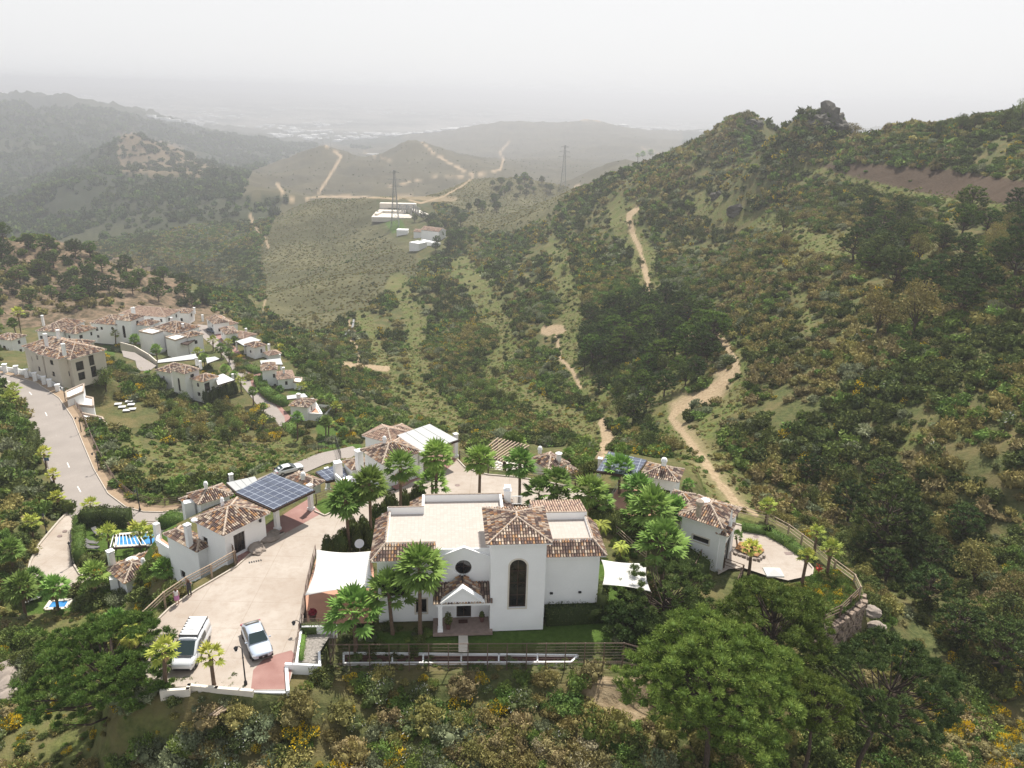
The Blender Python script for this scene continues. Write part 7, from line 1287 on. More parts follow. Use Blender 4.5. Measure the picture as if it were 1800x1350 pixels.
trees_in([(1380,840),(1500,820),(1700,900),(1800,1000),(1800,1250),(1650,1150),(1500,980)], 30, NPV[1:]+OAK[:2], (0.5, 0.95), 'tree', 'tree in the shaded ravine at the right edge of the picture', 'trees of the shaded ravine', 5.0, 'oak_tree')
trees_in([(0,425),(130,432),(240,470),(330,500),(400,550),(300,540),(100,540),(0,540)], 34, NPV, (0.85, 1.35), 'pine tree', 'pine on the brown hill behind the town', 'pines of the brown hill', 8.0)
trees_in([(858,325),(920,318),(975,325),(985,335),(930,350),(860,355)], 20, NPV, (0.9, 1.4), 'pine tree', 'pine in the line along the hazy middle ridge', 'pines of the middle ridge', 7.0)
trees_in([(800,380),(880,350),(890,370),(830,390),(800,400)], 12, NPV, (0.9, 1.3), 'pine tree', 'pine in the hazy hollow below the middle ridge', 'pines below the middle ridge', 7.0)
trees_in([(700,395),(740,380),(790,400),(830,440),(800,465),(760,450),(770,420),(740,395)], 22, NPV+OAK[:1], (0.8, 1.3), 'tree', 'dark tree near the white farmhouse in the valley', 'trees by the farmhouse', 7.0, 'oak_tree')
trees_in([(300,700),(360,730),(430,720),(445,750),(400,790),(330,790),(290,750)], 16, OAK[:3], (0.5, 0.85), 'tree', 'green tree in the hollow below the white town villa', 'trees in the hollow below the town', 3.5, 'oak_tree')
trees_in([(500,600),(560,560),(600,620),(560,680),(530,650)], 10, OAK[:3], (0.6, 0.95), 'tree', 'tree beside the stream below the town houses', 'trees by the stream', 5.0, 'oak_tree')
for (x, y, k_, s, lb) in ((1499, 240, OAK[1], (1.45, 1.45, .9), 'umbrella-shaped oak standing alone on the skyline right of the rocky peak'), (1686, 232, OAK[0], 1.1, 'round dark tree on the skyline, left of the rightmost group'), (1713, 228, OAK[0], .9, 'smaller dark tree on the skyline beside the round one'), (1762, 226, OAK[0], 1.1, 'dark tree breaking the skyline near the right edge'), (1795, 214, OAK[2], 1.2, 'tree on the skyline at the right edge of the picture'), (1650, 240, OAK[0], .9, 'low dark tree on the skyline above the red cut'),
    (1458, 205, OAK[0], .8, 'small tree on top of the rocky peak'), (1310, 215, OAK[1], 1.0, 'low tree crowning the left summit of the right-hand ridge'), (1376, 408, OAK[0], 1.35, 'large lone dark oak beside the grassy terrace'), (1376, 440, OAK[1], 0.9, 'smaller oak just below the lone dark oak'), (1540, 590, OAK[1], 1.5, 'broad brownish oak in the middle of the shaded hillside'), (1605, 585, OAK[1], 1.65, 'largest broad oak on the shaded hillside'),
    (1204, 680, OAK[0], 1.15, 'lone round oak on the sandy clearing'), (1530, 470, OAK[0], 1.6, 'very dark dense tree above the two broad oaks'), (187, 690, OAK[2], 1.0, 'single broadleaf tree before the beige house'), (395, 745, OAK[0], 1.2, 'rounded dark tree in the gully below the cypress hedge'), (1186, 440, OAK[0], 1.0, 'dark tree beside the grassy track'), (1230, 420, OAK[0], 1.0, 'dark tree right of the grassy track'), (1545, 985, NPV[1], 1.5, 'dark conical pine in the ravine right of the small plaza'), (850, 728, OAK[0], .9, 'dark tree behind the pale carport roof')):
    p = hit(x, y)
    if p is not None: tree('oak_tree' if k_ in OAK else 'pine_tree', k_, (p[0], p[1], p[2]-0.2), lb, 'tree', None, None, s)
# ------------------------------------------------------------------ cypresses and hedges
ORD = 'first second third fourth fifth sixth seventh eighth ninth tenth eleventh twelfth thirteenth fourteenth fifteenth sixteenth seventeenth eighteenth nineteenth twentieth twenty-first'.split()
def cypress_mesh(seed, n=420):
    g = np.random.default_rng(seed); z = g.random(n)**0.9; a = g.uniform(0, 6.283, n); r = (0.30*(1-z)**0.55+0.02)*g.uniform(0.75, 1.12, n); C = np.stack([np.cos(a)*r, np.sin(a)*r, z], 1); D = unit(np.stack([np.cos(a)*0.3, np.sin(a)*0.3, np.ones(n)], 1)+rv(n, g)*0.3)
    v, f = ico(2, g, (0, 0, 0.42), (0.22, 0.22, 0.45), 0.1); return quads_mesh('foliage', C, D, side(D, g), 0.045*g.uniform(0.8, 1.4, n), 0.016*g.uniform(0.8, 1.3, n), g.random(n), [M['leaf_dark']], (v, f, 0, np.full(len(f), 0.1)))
CYP = [cypress_mesh(s) for s in (81, 82, 83)]
def cypress(px, py, z, h, group, label, w=1.0):
    p = at(px, py, z) if z is not None else hit(px, py); o = link('cypress', RT.choice(CYP), (p[0], p[1], p[2]-0.1), None, RT.random()*6, (h*w, h*w, h)); return tag(o, label, 'cypress', group)
cyp = [(577, 985), (590, 978), (600, 976), (606, 968), (622, 960), (632, 955), (642, 950), (655, 942), (638, 938), (665, 932), (660, 920), (675, 915), (684, 908), (692, 905), (712, 900), (722, 898), (731, 896), (741, 890), (620, 945), (628, 968), (648, 962)]
for i, (x, y) in enumerate(cyp): cypress(x, y, 0, RT.uniform(2.3, 3.4), 'dark cypresses left of the villa', ORD[sorted(cyp).index((x, y))]+' cypress from the left in the dense row beside the villa roof', 0.95)
for i in range(17): f_ = i/16; cypress(362+53*f_, 709-17*f_+RT.uniform(-1, 1), -37.6, RT.uniform(3.4, 4.6), 'cypress hedge of the white town villa', ORD[i]+' cypress from the left in the hedge below the white town villa', 0.8)
for x, y, w_ in ((291, 570, 'left'), (296, 571, 'middle'), (303, 569, 'right')): cypress(x, y, -37.5, 6.5, 'slim cypresses in town', w_+' one of three slim dark cypresses behind the cube block', 0.5)
cypress(266, 672, -36.5, 4.0, None, 'slim cypress at the left corner of the white town villa', 0.6); cypress(1, 640, -31, 7, None, 'dark cypress at the left picture edge in town', 0.9)
def hedge(pts, w, h, label, mat='leaf_dark', leaf=0.11, dens=26, z=None, name='hedge'):
    P = [np.array(p, float) for p in pts]; g = np.random.default_rng(len(pts)*7+int(w*10)); C, D = [], []; ev, ef = [], []; n0 = 0
    for a, b in zip(P[:-1], P[1:]):
        L = np.hypot(*(b-a)[:2]); u = (b-a)/max(L, 1e-6); nn = np.array([-u[1], u[0], 0]); n = int(dens*(L+w)*(w+2*h)); t = g.uniform(-w*0.4, L+w*0.4, n); s = g.uniform(-(w/2+h), w/2+h, n)
        off = np.clip(s, -w/2, w/2); zz = np.where(np.abs(s) > w/2, h-(np.abs(s)-w/2), h)+g.normal(size=n)*0.08+0.14*np.sin(t*2.1)*np.cos(t*0.9); c = a+np.outer(t, u)+np.outer(off+g.normal(size=n)*0.07, nn); c[:, 2] += zz; C.append(c); D.append(unit(np.outer(np.sign(s)*(np.abs(s) > w/2), nn)*0.5+np.array([0, 0, 0.6])+rv(n, g)*0.8))
        q = [a-u*w*.3-nn*w*.42, b+u*w*.3-nn*w*.42, b+u*w*.3+nn*w*.42, a-u*w*.3+nn*w*.42]; ev += [x+np.array([0, 0, -0.5]) for x in q]+[x+np.array([0, 0, h*0.9]) for x in q]; ef += [[n0+i for i in f] for f in ((4, 5, 6, 7), (0, 1, 5, 4), (1, 2, 6, 5), (2, 3, 7, 6), (3, 0, 4, 7))]; n0 += 8
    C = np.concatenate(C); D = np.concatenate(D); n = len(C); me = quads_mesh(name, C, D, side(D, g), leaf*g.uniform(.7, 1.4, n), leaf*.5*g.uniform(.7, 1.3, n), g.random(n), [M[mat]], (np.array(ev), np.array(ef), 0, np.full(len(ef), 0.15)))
    return tag(link(name, me), label, 'hedge')
hedge([at(141, 923, -15.9), at(141, 950, -15.2), at(141, 985, -14.7)], 1.5, 1.7, 'tall clipped green hedge along the lower driveway', 'leaf_green', 0.10, 34)
hedge([at(150, 992, -14.6), at(170, 992, -14.6), at(192, 985, -14.6)], 1.6, 1.2, 'bushy hedge on the near side of the lounger lawn', 'leaf_dark', 0.12); hedge([at(152, 923, -14.9), at(180, 921, -14.8), at(222, 922, -14.6)], 2.0, 2.4, 'row of dark rounded bushes between the pool lawn and the road', 'leaf_dark', 0.13); hedge([at(298, 925, -14.6), at(318, 928, -14.4)], 2.6, 2.0, 'bright shrubbery at the corner of the pool lawn by the house', 'leaf_green', 0.12)
hedge([at(968, 1090, -0.3), at(1047, 1085, -0.3)], 1.7, 1.5, 'dark hedge at the foot of the villa wing wall', 'leaf_dark', 0.09, 40); hedge([at(1056, 1083, -0.3), at(1057, 1062, -0.3)], 1.0, 2.6, 'tall narrow dark hedge at the corner of the villa wing', 'leaf_dark', 0.09, 40)
hedge([at(1050, 925, -0.5), at(1085, 935, -0.6), at(1118, 948, -0.8)], 2.4, 2.2, 'broad dark green hedge between villa and right-hand terrace', 'leaf_dark', 0.10, 34); hedge([at(1190, 985, -1.6), at(1225, 1010, -1.8)], 2.4, 1.8, 'dark hedge below the window of the right-hand house', 'leaf_dark', 0.11)
hedge([at(456, 672, -38), at(463, 688, -38), at(480, 703, -38), at(498, 711, -38)], 3.0, 2.0, 'long clipped green hedge on the bend of the town road', 'leaf_green', 0.18, 12); hedge([at(438, 648, -38), at(452, 655, -38)], 3.0, 1.2, 'green shrub strip before the house at the road bend', 'leaf_green', 0.2, 10); hedge([at(508, 752, -38.5), at(516, 765, -39)], 3.5, 1.2, 'green strip of shrubs beside the road gate', 'leaf_green', 0.2, 10)
hedge([at(550, 690, -41), at(565, 700, -41)], 4.0, 3.2, 'dark shade hedge behind the road-bend house', 'leaf_dark', 0.22, 8); hedge([at(300, 697, -37), at(325, 712, -38)], 4, 1.6, 'dark shrubs below the arched window of the white town villa', 'leaf_dark', 0.2, 10)
hedge([at(536, 1112, 0.0), at(575, 1108, 0.0)], 0.9, 0.8, 'dark climbing shrub in the small walled bed', 'leaf_dark', 0.08, 40); hedge([at(529, 1160, 0.0), at(533, 1125, 0.0)], 0.45, 0.5, 'bright green ground cover strip in the small walled bed', 'leaf_bright', 0.07, 50)
hedge([at(1310, 932, -1.9), at(1348, 938, -1.9), at(1385, 958, -1.9), at(1420, 985, -2.0)], 1.4, 0.7, 'low planting strip between the curved fence and the small plaza', 'leaf_green', 0.10, 26); hedge([at(45, 812, -17), at(58, 790, -18), at(62, 770, -18.5)], 1.6, 1.8, 'hedge of the garden left of the road', 'leaf_dark', 0.16, 14)
# ------------------------------------------------------------------ scrub: sampled over the ground
g = np.random.default_rng(5)
def sample(r0, r1, dens, azl=41):
    A = math.radians(azl); n = int((r1*r1-r0*r0)*A*dens); r = np.sqrt(g.random(n)*(r1*r1-r0*r0)+r0*r0); a = g.uniform(-A, A, n); i = np.clip(np.searchsorted(LR, np.log(r)), 1, NR-1); j = np.clip(np.round((a-AZ[0])/(AZ[1]-AZ[0])).astype(int), 0, NA-1)
    l0, l1 = LR[i-1], LR[i]; t = (np.log(r)-l0)/(l1-l0); z = GZ[i-1, j]*(1-t)+GZ[i, j]*t
    return dict(x=r*np.sin(a), y=r*np.cos(a), z=z, r=r, i=i, j=j, px=PX[i, j], py=PY[i, j], den=DENS[i, j], vis=VIS[i, j], olive=OLIVE[i, j], brown=BROWN[i, j], grass=GRASS[i, j], bare=BARE[i, j])
def cut(s, m): return {k_: v[m] for k_, v in s.items()}
# weights:          dark green olive grey brown bright broom cistus blossom
REG = {'fore': (.18, .22, .12, .10, .06, .09, .14, .12, .05), 'shade': (.26, .10, .26, .05, .24, .02, .05, .02, .0), 'upper': (.26, .22, .26, .06, .06, .04, .10, .0, .0), 'mid': (.22, .30, .14, .07, .03, .11, .14, .0, .0), 'left': (.36, .34, .12, .12, .02, .02, .02, .0, .0),
       'gully': (.18, .28, .27, .10, .06, .05, .06, .0, .0), 'brown': (.55, .15, .25, .0, .05, .0, .0, .0, .0), 'olive': (.08, .12, .70, .0, .06, .0, .04, .0, .0), 'ravine': (.32, .26, .16, .06, .07, .03, .12, .0, .0)}
RK = list(REG)
def region(s):
    px, py = s['px'], s['py']; n = len(px); r = np.full(n, RK.index('mid'))
    r[(px < 1050) & (py > 1150)] = RK.index('fore'); r[(px >= 1050) & (py > 1150)] = RK.index('ravine'); r[(px > 1230) & (py > 430) & (py <= 1150)] = RK.index('shade'); r[(px > 1200) & (py <= 430)] = RK.index('upper'); r[(px > 1000) & (py <= 400)] = RK.index('upper')
    r[(px < 160) & (py > 700) & (py < 1150)] = RK.index('left'); r[(px < 350) & (py >= 1020) & (py < 1200)] = RK.index('left'); r[(px >= 160) & (px < 640) & (py > 690) & (py < 900)] = RK.index('gully'); r[(px > 1400) & (py > 930) & (py < 1200)] = RK.index('ravine'); r[s['brown'] > 0.5] = RK.index('brown'); r[s['olive'] > 0.5] = RK.index('olive'); return r
def species(s, nsp=9):
    reg = region(s); n = len(reg); W = np.array([REG[k_] for k_ in RK])[reg]; lg = [1.0]*9
    for k_ in range(9): W[:, k_] *= np.clip((vnoise(s['x']+k_*31, s['y']-k_*17, 13+s['r']*0.02, 40+k_)-0.22)*2.6, 0.02, 3)
    c = np.cumsum(W, 1); c /= c[:, -1:]; return (g.random(n)[:, None] > c).sum(1).clip(0, 8), reg
def thin(s, extra=1.0):
    n = len(s['x']); cl = np.clip(fbm(s['x'], s['y'], 9+s['r']*0.03, 2, 77)*2.2-0.35, 0.15, 1); p = s['den']*cl*extra; p = np.where(s['brown'] > .5, p*0.22, p); p = np.where(s['olive'] > .5, p*0.5, p); p = np.where((s['px'] < 1050) & (s['py'] > 1180), p*1.6+0.45*s['den'], p); return cut(s, g.random(n) < p)
S0 = thin(sample(34, 112, 1.35), 1.0); S1 = thin(sample(112, 340, 0.62)); S2 = thin(sample(340, 950, 0.24)); SB = thin(sample(170, 700, 0.9)); SB = cut(SB, (g.random(len(SB['x'])) < np.clip(SLP[SB['i'], SB['j']]-0.42, 0, 0.8)*1.3) & (SB['px'] > 900)); S2 = {k_: np.concatenate([S2[k_], SB[k_]]) for k_ in S2}; S3 = sample(950, 3200, 0.016)
S3 = cut(S3, (g.random(len(S3['x'])) < np.clip(fbm(S3['x'], S3['y'], 120, 3, 9)*3-0.45, 0.02, 1)*np.where(S3['olive'] > .5, 0.04, 1)*np.where(S3['bare'] > 0.2, 0.10, 1)*np.where(S3['brown'] > .5, 0.4, 1)))
for s in (S1, S2, S3): m = s['vis']; [s.__setitem__(k_, v[m]) for k_, v in list(s.items())]
def finish(s, protos, smin, smax, lod):
    sp, reg = species(s); n = len(sp); sc = g.uniform(0, 1, n)**1.6*(smax-smin)+smin
    if lod == 2: sp = np.where((sp == 7) | (sp == 8), np.where(g.random(n) < .5, 7, 8), sp)
    if lod == 3: sp = np.where(s['brown'] > .5, 0, np.where(g.random(n) < 0.5, 7, np.where(g.random(n) < .5, 0, 8)))
    sc = np.where(s['grass'] > 0.4, sc*0.5, sc); sc = np.where((s['olive'] > 0.5) & (lod > 0), np.minimum(sc, smin+0.5)*0.45, sc); sc = np.where(sp == 6, sc*0.75, sc); s.update(sp=sp, reg=reg, sc=sc, rz=g.uniform(0, 6.283, n), hz=g.uniform(0.75, 1.2, n)); return s
finish(S0, BN, 0.45, 1.9, 0); finish(S1, BM, 0.75, 2.5, 1); finish(S2, BF, 1.3, 3.6, 2); finish(S3, BF, 3.2, 8.5, 3)
print('SCRUB', [len(s['x']) for s in (S0, S1, S2, S3)])
# the shrubs that show largest stay objects of their own
NAMES = ['dark green shrub', 'fresh green shrub', 'olive-green shrub', 'grey-green shrub', 'brownish dry shrub', 'bright green shrub', 'yellow-flowering broom', 'white-flowered rockrose', 'pale dry blossoming bush']
WHERE = {'fore': 'on the wild slope below the mesh fence', 'shade': 'on the large right-hand hillside', 'upper': 'on the upper ridge at the right', 'mid': 'on the terraced middle slope', 'left': 'on the bank at the left of the picture', 'gully': 'in the gully between the curved road and the town', 'brown': 'on the brown hill', 'olive': 'on the smooth far hill', 'ravine': 'in the ravine and slope at the lower right'}
app = S0['sc']/proj(S0['x'], S0['y'], S0['z'])[2]; inside = (S0['px'] > -20) & (S0['px'] < 1820) & (S0['py'] < 1400) & S0['vis']; order = np.argsort(-np.where(inside, app, -1))[:285]; sel = np.zeros(len(app), bool); sel[order] = True
for i in np.nonzero(sel)[0]:
    sp = int(S0['sp'][i]); o = link('flowering_broom' if sp == 6 else 'shrub', BN[sp], (S0['x'][i], S0['y'][i], S0['z'][i]-0.08), None, float(S0['rz'][i]), (S0['sc'][i], S0['sc'][i], S0['sc'][i]*S0['hz'][i])); w_ = WHERE[RK[int(S0['reg'][i])]]; tag(o, where(NAMES[sp], float(S0['px'][i]), float(S0['py'][i]), 'large' if S0['sc'][i] > 1.25 else 'small' if S0['sc'][i] < 0.95 else 'medium'), 'shrub', NAMES[sp]+'s '+w_)
S0 = cut(S0, ~sel)
def scatter(name, s, protos):
    pc = bpy.data.collections.new(name+'_kinds')
    for i, me_ in enumerate(protos): o = bpy.data.objects.new('%s_%02d' % (name, i), me_); pc.objects.link(o)
    n = len(s['x']); me_ = bpy.data.meshes.new(name); me_.vertices.add(n); me_.vertices.foreach_set('co', np.stack([s['x'], s['y'], s['z']-0.06*s['sc']], -1).astype(np.float32).ravel())
    for nm, ty, arr in (('idx', 'INT', s['sp'].astype(np.int32)), ('rz', 'FLOAT', s['rz'].astype(np.float32)), ('sx', 'FLOAT', s['sc'].astype(np.float32)), ('sz', 'FLOAT', (s['sc']*s['hz']).astype(np.float32))): a = me_.attributes.new(nm, ty, 'POINT'); a.data.foreach_set('value', arr)
    o = bpy.data.objects.new(name, me_); COL.objects.link(o); o['kind'] = 'stuff'; ng = bpy.data.node_groups.new(name, 'GeometryNodeTree'); ng.interface.new_socket('Geometry', in_out='INPUT', socket_type='NodeSocketGeometry'); ng.interface.new_socket('Geometry', in_out='OUTPUT', socket_type='NodeSocketGeometry')
    N, L = ng.nodes, ng.links; gi, go = N.new('NodeGroupInput'), N.new('NodeGroupOutput'); ci = N.new('GeometryNodeCollectionInfo'); ci.inputs[0].default_value = pc; ci.inputs['Separate Children'].default_value = True; ci.inputs['Reset Children'].default_value = True
    ip = N.new('GeometryNodeInstanceOnPoints'); ip.inputs['Pick Instance'].default_value = True
    def na(nm, ty): q = N.new('GeometryNodeInputNamedAttribute'); q.data_type = ty; q.inputs[0].default_value = nm; return q.outputs[0]
    cx = N.new('ShaderNodeCombineXYZ'); L.new(na('rz', 'FLOAT'), cx.inputs[2]); c2 = N.new('ShaderNodeCombineXYZ'); sx = na('sx', 'FLOAT'); L.new(sx, c2.inputs[0]); L.new(sx, c2.inputs[1]); L.new(na('sz', 'FLOAT'), c2.inputs[2])
    er = N.new('FunctionNodeEulerToRotation'); L.new(cx.outputs[0], er.inputs[0]); L.new(er.outputs[0], ip.inputs['Rotation']); L.new(c2.outputs[0], ip.inputs['Scale']); L.new(na('idx', 'INT'), ip.inputs['Instance Index']); L.new(ci.outputs[0], ip.inputs['Instance']); L.new(gi.outputs[0], ip.inputs['Points']); L.new(ip.outputs[0], go.inputs[0])
    md = o.modifiers.new('scatter', 'NODES'); md.node_group = ng; return o
SG = sample(70, 420, 0.9); SG = cut(SG, (SG['grass'] > 0.45) & (SG['bare'] < 0.3) & SG['vis'] & (g.random(len(SG['x'])) < np.where(SG['r'] < 330, 0.8, 0.3)) & (KEEP[SG['i'], SG['j']] < 0.5)); m_ = len(SG['x']); SG.update(sp=g.choice([2, 5, 1, 2, 4], m_), sc=g.uniform(0.22, 0.62, m_), rz=g.uniform(0, 6.28, m_), hz=g.uniform(0.4, 0.9, m_)); print('TUFTS', m_); scatter('terrace_grass_tufts', SG, BF); scatter('near_scrub', S0, BN); scatter('hillside_scrub', S1, BM); scatter('distant_scrub', S2, BF); scatter('distant_woodland', S3, BF)
# low green-yellow planting of the right-hand garden and the slope before it: too dense to count
def cover(name, polys, z, n, kinds, sc, stretch=1.0):
    X, Y, Z, SP = [], [], [], []
    for poly in polys:
        P = np.array([at(*p, z)[:2] for p in poly]); lo, hi = P.min(0), P.max(0); m = n*3; x = g.uniform(lo[0], hi[0], m); y = g.uniform(lo[1], hi[1], m); k_ = pip(x, y, P); x, y = x[k_][:n], y[k_][:n]; X.append(x); Y.append(y); Z.append(np.array([ground(a, b) for a, b in zip(x, y)])); SP.append(g.choice(kinds, len(x)))
    x, y, zz, sp = map(np.concatenate, (X, Y, Z, SP)); m = len(x); scatter(name, dict(x=x, y=y, z=zz, sp=sp, rz=g.uniform(0, 6.28, m), sc=g.uniform(*sc, m), hz=g.uniform(.7, 1.1, m)), BN)
BN2 = BN
cover('garden_planting', [[(1300,1018),(1346,1025),(1400,1035),(1440,1010),(1470,1005),(1500,1030),(1505,1050),(1470,1075),(1420,1078),(1360,1068),(1300,1045)]], -2.0, 620, [1, 5, 5, 6, 5, 1, 5, 2], (0.35, 0.9)); cover('garden_shrubs', [[(590,1118),(700,1098),(760,1100),(760,1140),(640,1140),(600,1150)], [(1070,1105),(1105,1050),(1130,1080),(1110,1150),(1070,1150)], [(1080,925),(1115,960),(1130,1010),(1100,1000),(1072,960)]], -0.3, 40, [0, 0, 1, 3], (0.3, 0.7))
cover('bank_shrubs', [[(236,985),(300,965),(330,1030),(330,1085),(240,1100),(225,1050)],[(395,850),(470,835),(600,800),(560,850),(480,868),(420,900)]], -6, 95, [0,1,2,3,5,6], (0.5, 1.3)); cover('town_shrubs', [[(180,640),(270,680),(300,705),(230,700),(190,690)],[(330,640),(380,640),(400,700),(380,690)],[(455,700),(480,730),(500,755),(460,765),(430,720)],[(520,690),(560,700),(640,760),(640,790),(560,800),(520,790)],[(0,600),(40,615),(20,640),(0,640)],[(400,600),(440,640),(440,660),(415,640)],[(205,585),(240,600),(235,615),(200,605)]], -36, 60, [0,1,2,3,6], (0.8, 2.4)); cover('terrace_planting', [[(590,1170),(1100,1170),(1120,1185),(590,1186)]], -1.9, 170, [1, 2, 3, 7, 5], (0.15, 0.42)); cover('parking_planting', [[(300,1190),(340,1190),(345,1204),(300,1206)], [(385,1190),(425,1180),(440,1208),(385,1206)]], 0, 26, [1, 5, 0], (0.3, 0.65))
# ------------------------------------------------------------------ vehicles
def local(t, mb, name, mat, smooth=False, bev=0.0, sub_=0):
    o = bpy.data.objects.new(name, mb.mesh(name, M[mat] if isinstance(mat, str) else mat, smooth)); COL.objects.link(o); o.parent = t
    if bev: md = o.modifiers.new('b', 'BEVEL'); md.width = bev; md.segments = 2; md.limit_method = 'ANGLE'
    if sub_: md = o.modifiers.new('s', 'SUBSURF'); md.levels = sub_; md.render_levels = sub_
    return o
def loft(mb, secs, closed=True):
    """sections: list of rings with equal point counts"""
    n = len(secs[0]); vs = [p for s in secs for p in s]; fs = [(i*n+k, i*n+(k+1) % n, (i+1)*n+(k+1) % n, (i+1)*n+k) for i in range(len(secs)-1) for k in range(n if closed else n-1)]
    if closed: fs += [tuple(range(n))[::-1], tuple(range((len(secs)-1)*n, len(secs)*n))]
    mb.add(vs, fs)
def wheel(t, x, y, r=0.33, w=0.22, kind='w'):
    e_ = 1 if x > 0 else -1; mb = MB(); n = 20; ring = []
    prof = [(r*0.62, -w/2), (r*0.95, -w/2), (r, -w/2+0.03), (r, w/2-0.03), (r*0.95, w/2), (r*0.62, w/2)]; vs = [(x+b, y+a*math.cos(2*math.pi*k/n), r+a*math.sin(2*math.pi*k/n)) for a, b in prof for k in range(n)]
    mb.add(vs, [(i*n+k, i*n+(k+1) % n, (i+1)*n+(k+1) % n, (i+1)*n+k) for i in range(5) for k in range(n)]); o = local(t, mb, 'wheel', 'rubber', True); mb = MB(); m = 10
    mb.add([(x+e_*(w/2-0.03), y, r)]+[(x+e_*(w/2-0.02), y+r*0.63*math.cos(2*math.pi*k/m), r+r*0.63*math.sin(2*math.pi*k/m)) for k in range(m)], [(0, 1+k, 1+(k+1) % m) for k in range(m)]); q = local(t, mb, 'rim', 'grey_metal'); q.parent = o
def ring(y, w, zb, zt, tw=None, r=0.12, bw=None):
    """rounded cross section of a body at station y (half widths: w at belt, tw at top, bw at the sill)"""
    tw = w if tw is None else tw; bw = w*0.94 if bw is None else bw; m = (zb+zt)/2
    P = [(bw*0.85, zb), (bw, zb+0.08), (w, zb+(zt-zb)*0.45), (w*0.985, zt-r), ((tw+w)/2*0.93, zt-r*0.25), (tw*0.75, zt), (0, zt+0.015)]
    return [(x, y, z) for x, z in P]+[(-x, y, z) for x, z in P[::-1][1:]]+[(0, y, zb)]
def sedan(px, py, yaw, label, paint='car_paint', z=0.0, sc=1.0, loc=None):
    p = loc if loc is not None else at(px, py, z); t = empty('parked_car', p, yaw, label, 'car'); t.scale = (sc,)*3
    st = [(-2.30, .60, .42, .66), (-2.24, .74, .30, .74), (-2.0, .84, .24, .82), (-1.4, .90, .22, .90), (-0.6, .91, .20, .97), (0.4, .91, .20, .99), (1.4, .90, .22, 1.00), (1.9, .86, .25, .99), (2.2, .78, .32, .93), (2.34, .62, .44, .78)]
    mb = MB(); loft(mb, [ring(y, w, b, h, w*0.90, 0.14) for y, w, b, h in st]); local(t, mb, 'body', paint, True, 0, 1)
    cb = [(-1.02, .80, .93, .80), (-0.45, .79, 1.26, .64), (-0.10, .78, 1.38, .60), (0.5, .77, 1.43, .60), (1.1, .76, 1.38, .58), (1.6, .77, 1.24, .62), (2.08, .74, .97, .74)]
    mb = MB(); secs = [[(w, y, .88), (w*0.97, y, (.88+h)/2), (tw+.02, y, h-.04), (tw*0.6, y, h), (0, y, h+.01), (-tw*0.6, y, h), (-tw-.02, y, h-.04), (-w*0.97, y, (.88+h)/2), (-w, y, .88)] for y, w, h, tw in cb]; loft(mb, secs); local(t, mb, 'cabin', paint, True)
    def gl(pts, name): mb = MB(); mb.poly(pts); mb.build(name, M['car_glass']).parent = t
    gl([(-.74, -1.02, 1.01), (.74, -1.02, 1.01), (.60, -.16, 1.43), (-.60, -.16, 1.43)], 'windscreen'); gl([(.66, 2.0, 1.05), (-.66, 2.0, 1.05), (-.56, 1.16, 1.43), (.56, 1.16, 1.43)], 'rear_window')
    for s_ in (-1, 1):
        q = [(s_*.83, -.72, 1.0), (s_*.83, 1.62, 1.0), (s_*.69, 1.05, 1.35), (s_*.69, -.12, 1.36)]; gl(q if s_ > 0 else q[::-1], 'side_window'); mb = MB(); mb.box((s_*.97, -.62, .98), (.16, .1, .12)); local(t, mb, 'mirror', paint, False, .02)
        mb = MB(); mb.box((s_*.66, -2.17, .66), (.34, .2, .12), s_*.35); local(t, mb, 'headlight', 'headlight', False, .03); mb = MB(); mb.box((s_*.68, 2.2, .80), (.30, .16, .12), -s_*.3); local(t, mb, 'tail_light', 'red_leaf', False, .02)
    mb = MB(); mb.box((0, -2.27, .50), (.72, .12, .22)); local(t, mb, 'grille', 'black', False, .03); mb = MB(); mb.box((0, -2.335, .50), (.12, .03, .12)); local(t, mb, 'badge', 'grey_metal')
    mb = MB(); mb.box((0, 0, .28), (1.7, 4.2, .2)); local(t, mb, 'underbody', 'black')
    for x in (-.80, .80): [wheel(t, x, y) for y in (-1.42, 1.42)]
    return t
def facing(px0, py0, px1, py1, z): a, b = at(px0, py0, z), at(px1, py1, z); d = b-a; return math.atan2(d[1], d[0])+math.pi/2   # local -Y looks from 0 to 1
sedan(452, 1134, facing(440, 1105, 463, 1162, 0), 'silvery white saloon car parked alone in the middle of the forecourt', 'silver_car_paint')
c_ = at(372, 584, ZC); sedan(0, 0, facing(360, 580, 384, 588, ZC), 'dark blue car parked at the top of the town road', 'blue_car_paint', loc=np.array([c_[0], c_[1], ZC+0.02])); c_ = at(508, 829, -14.5); sedan(0, 0, facing(496, 832, 522, 825, -14.5), 'pale car on the road behind the solar carport', 'car_paint', loc=np.array([c_[0], c_[1], -14.6]))
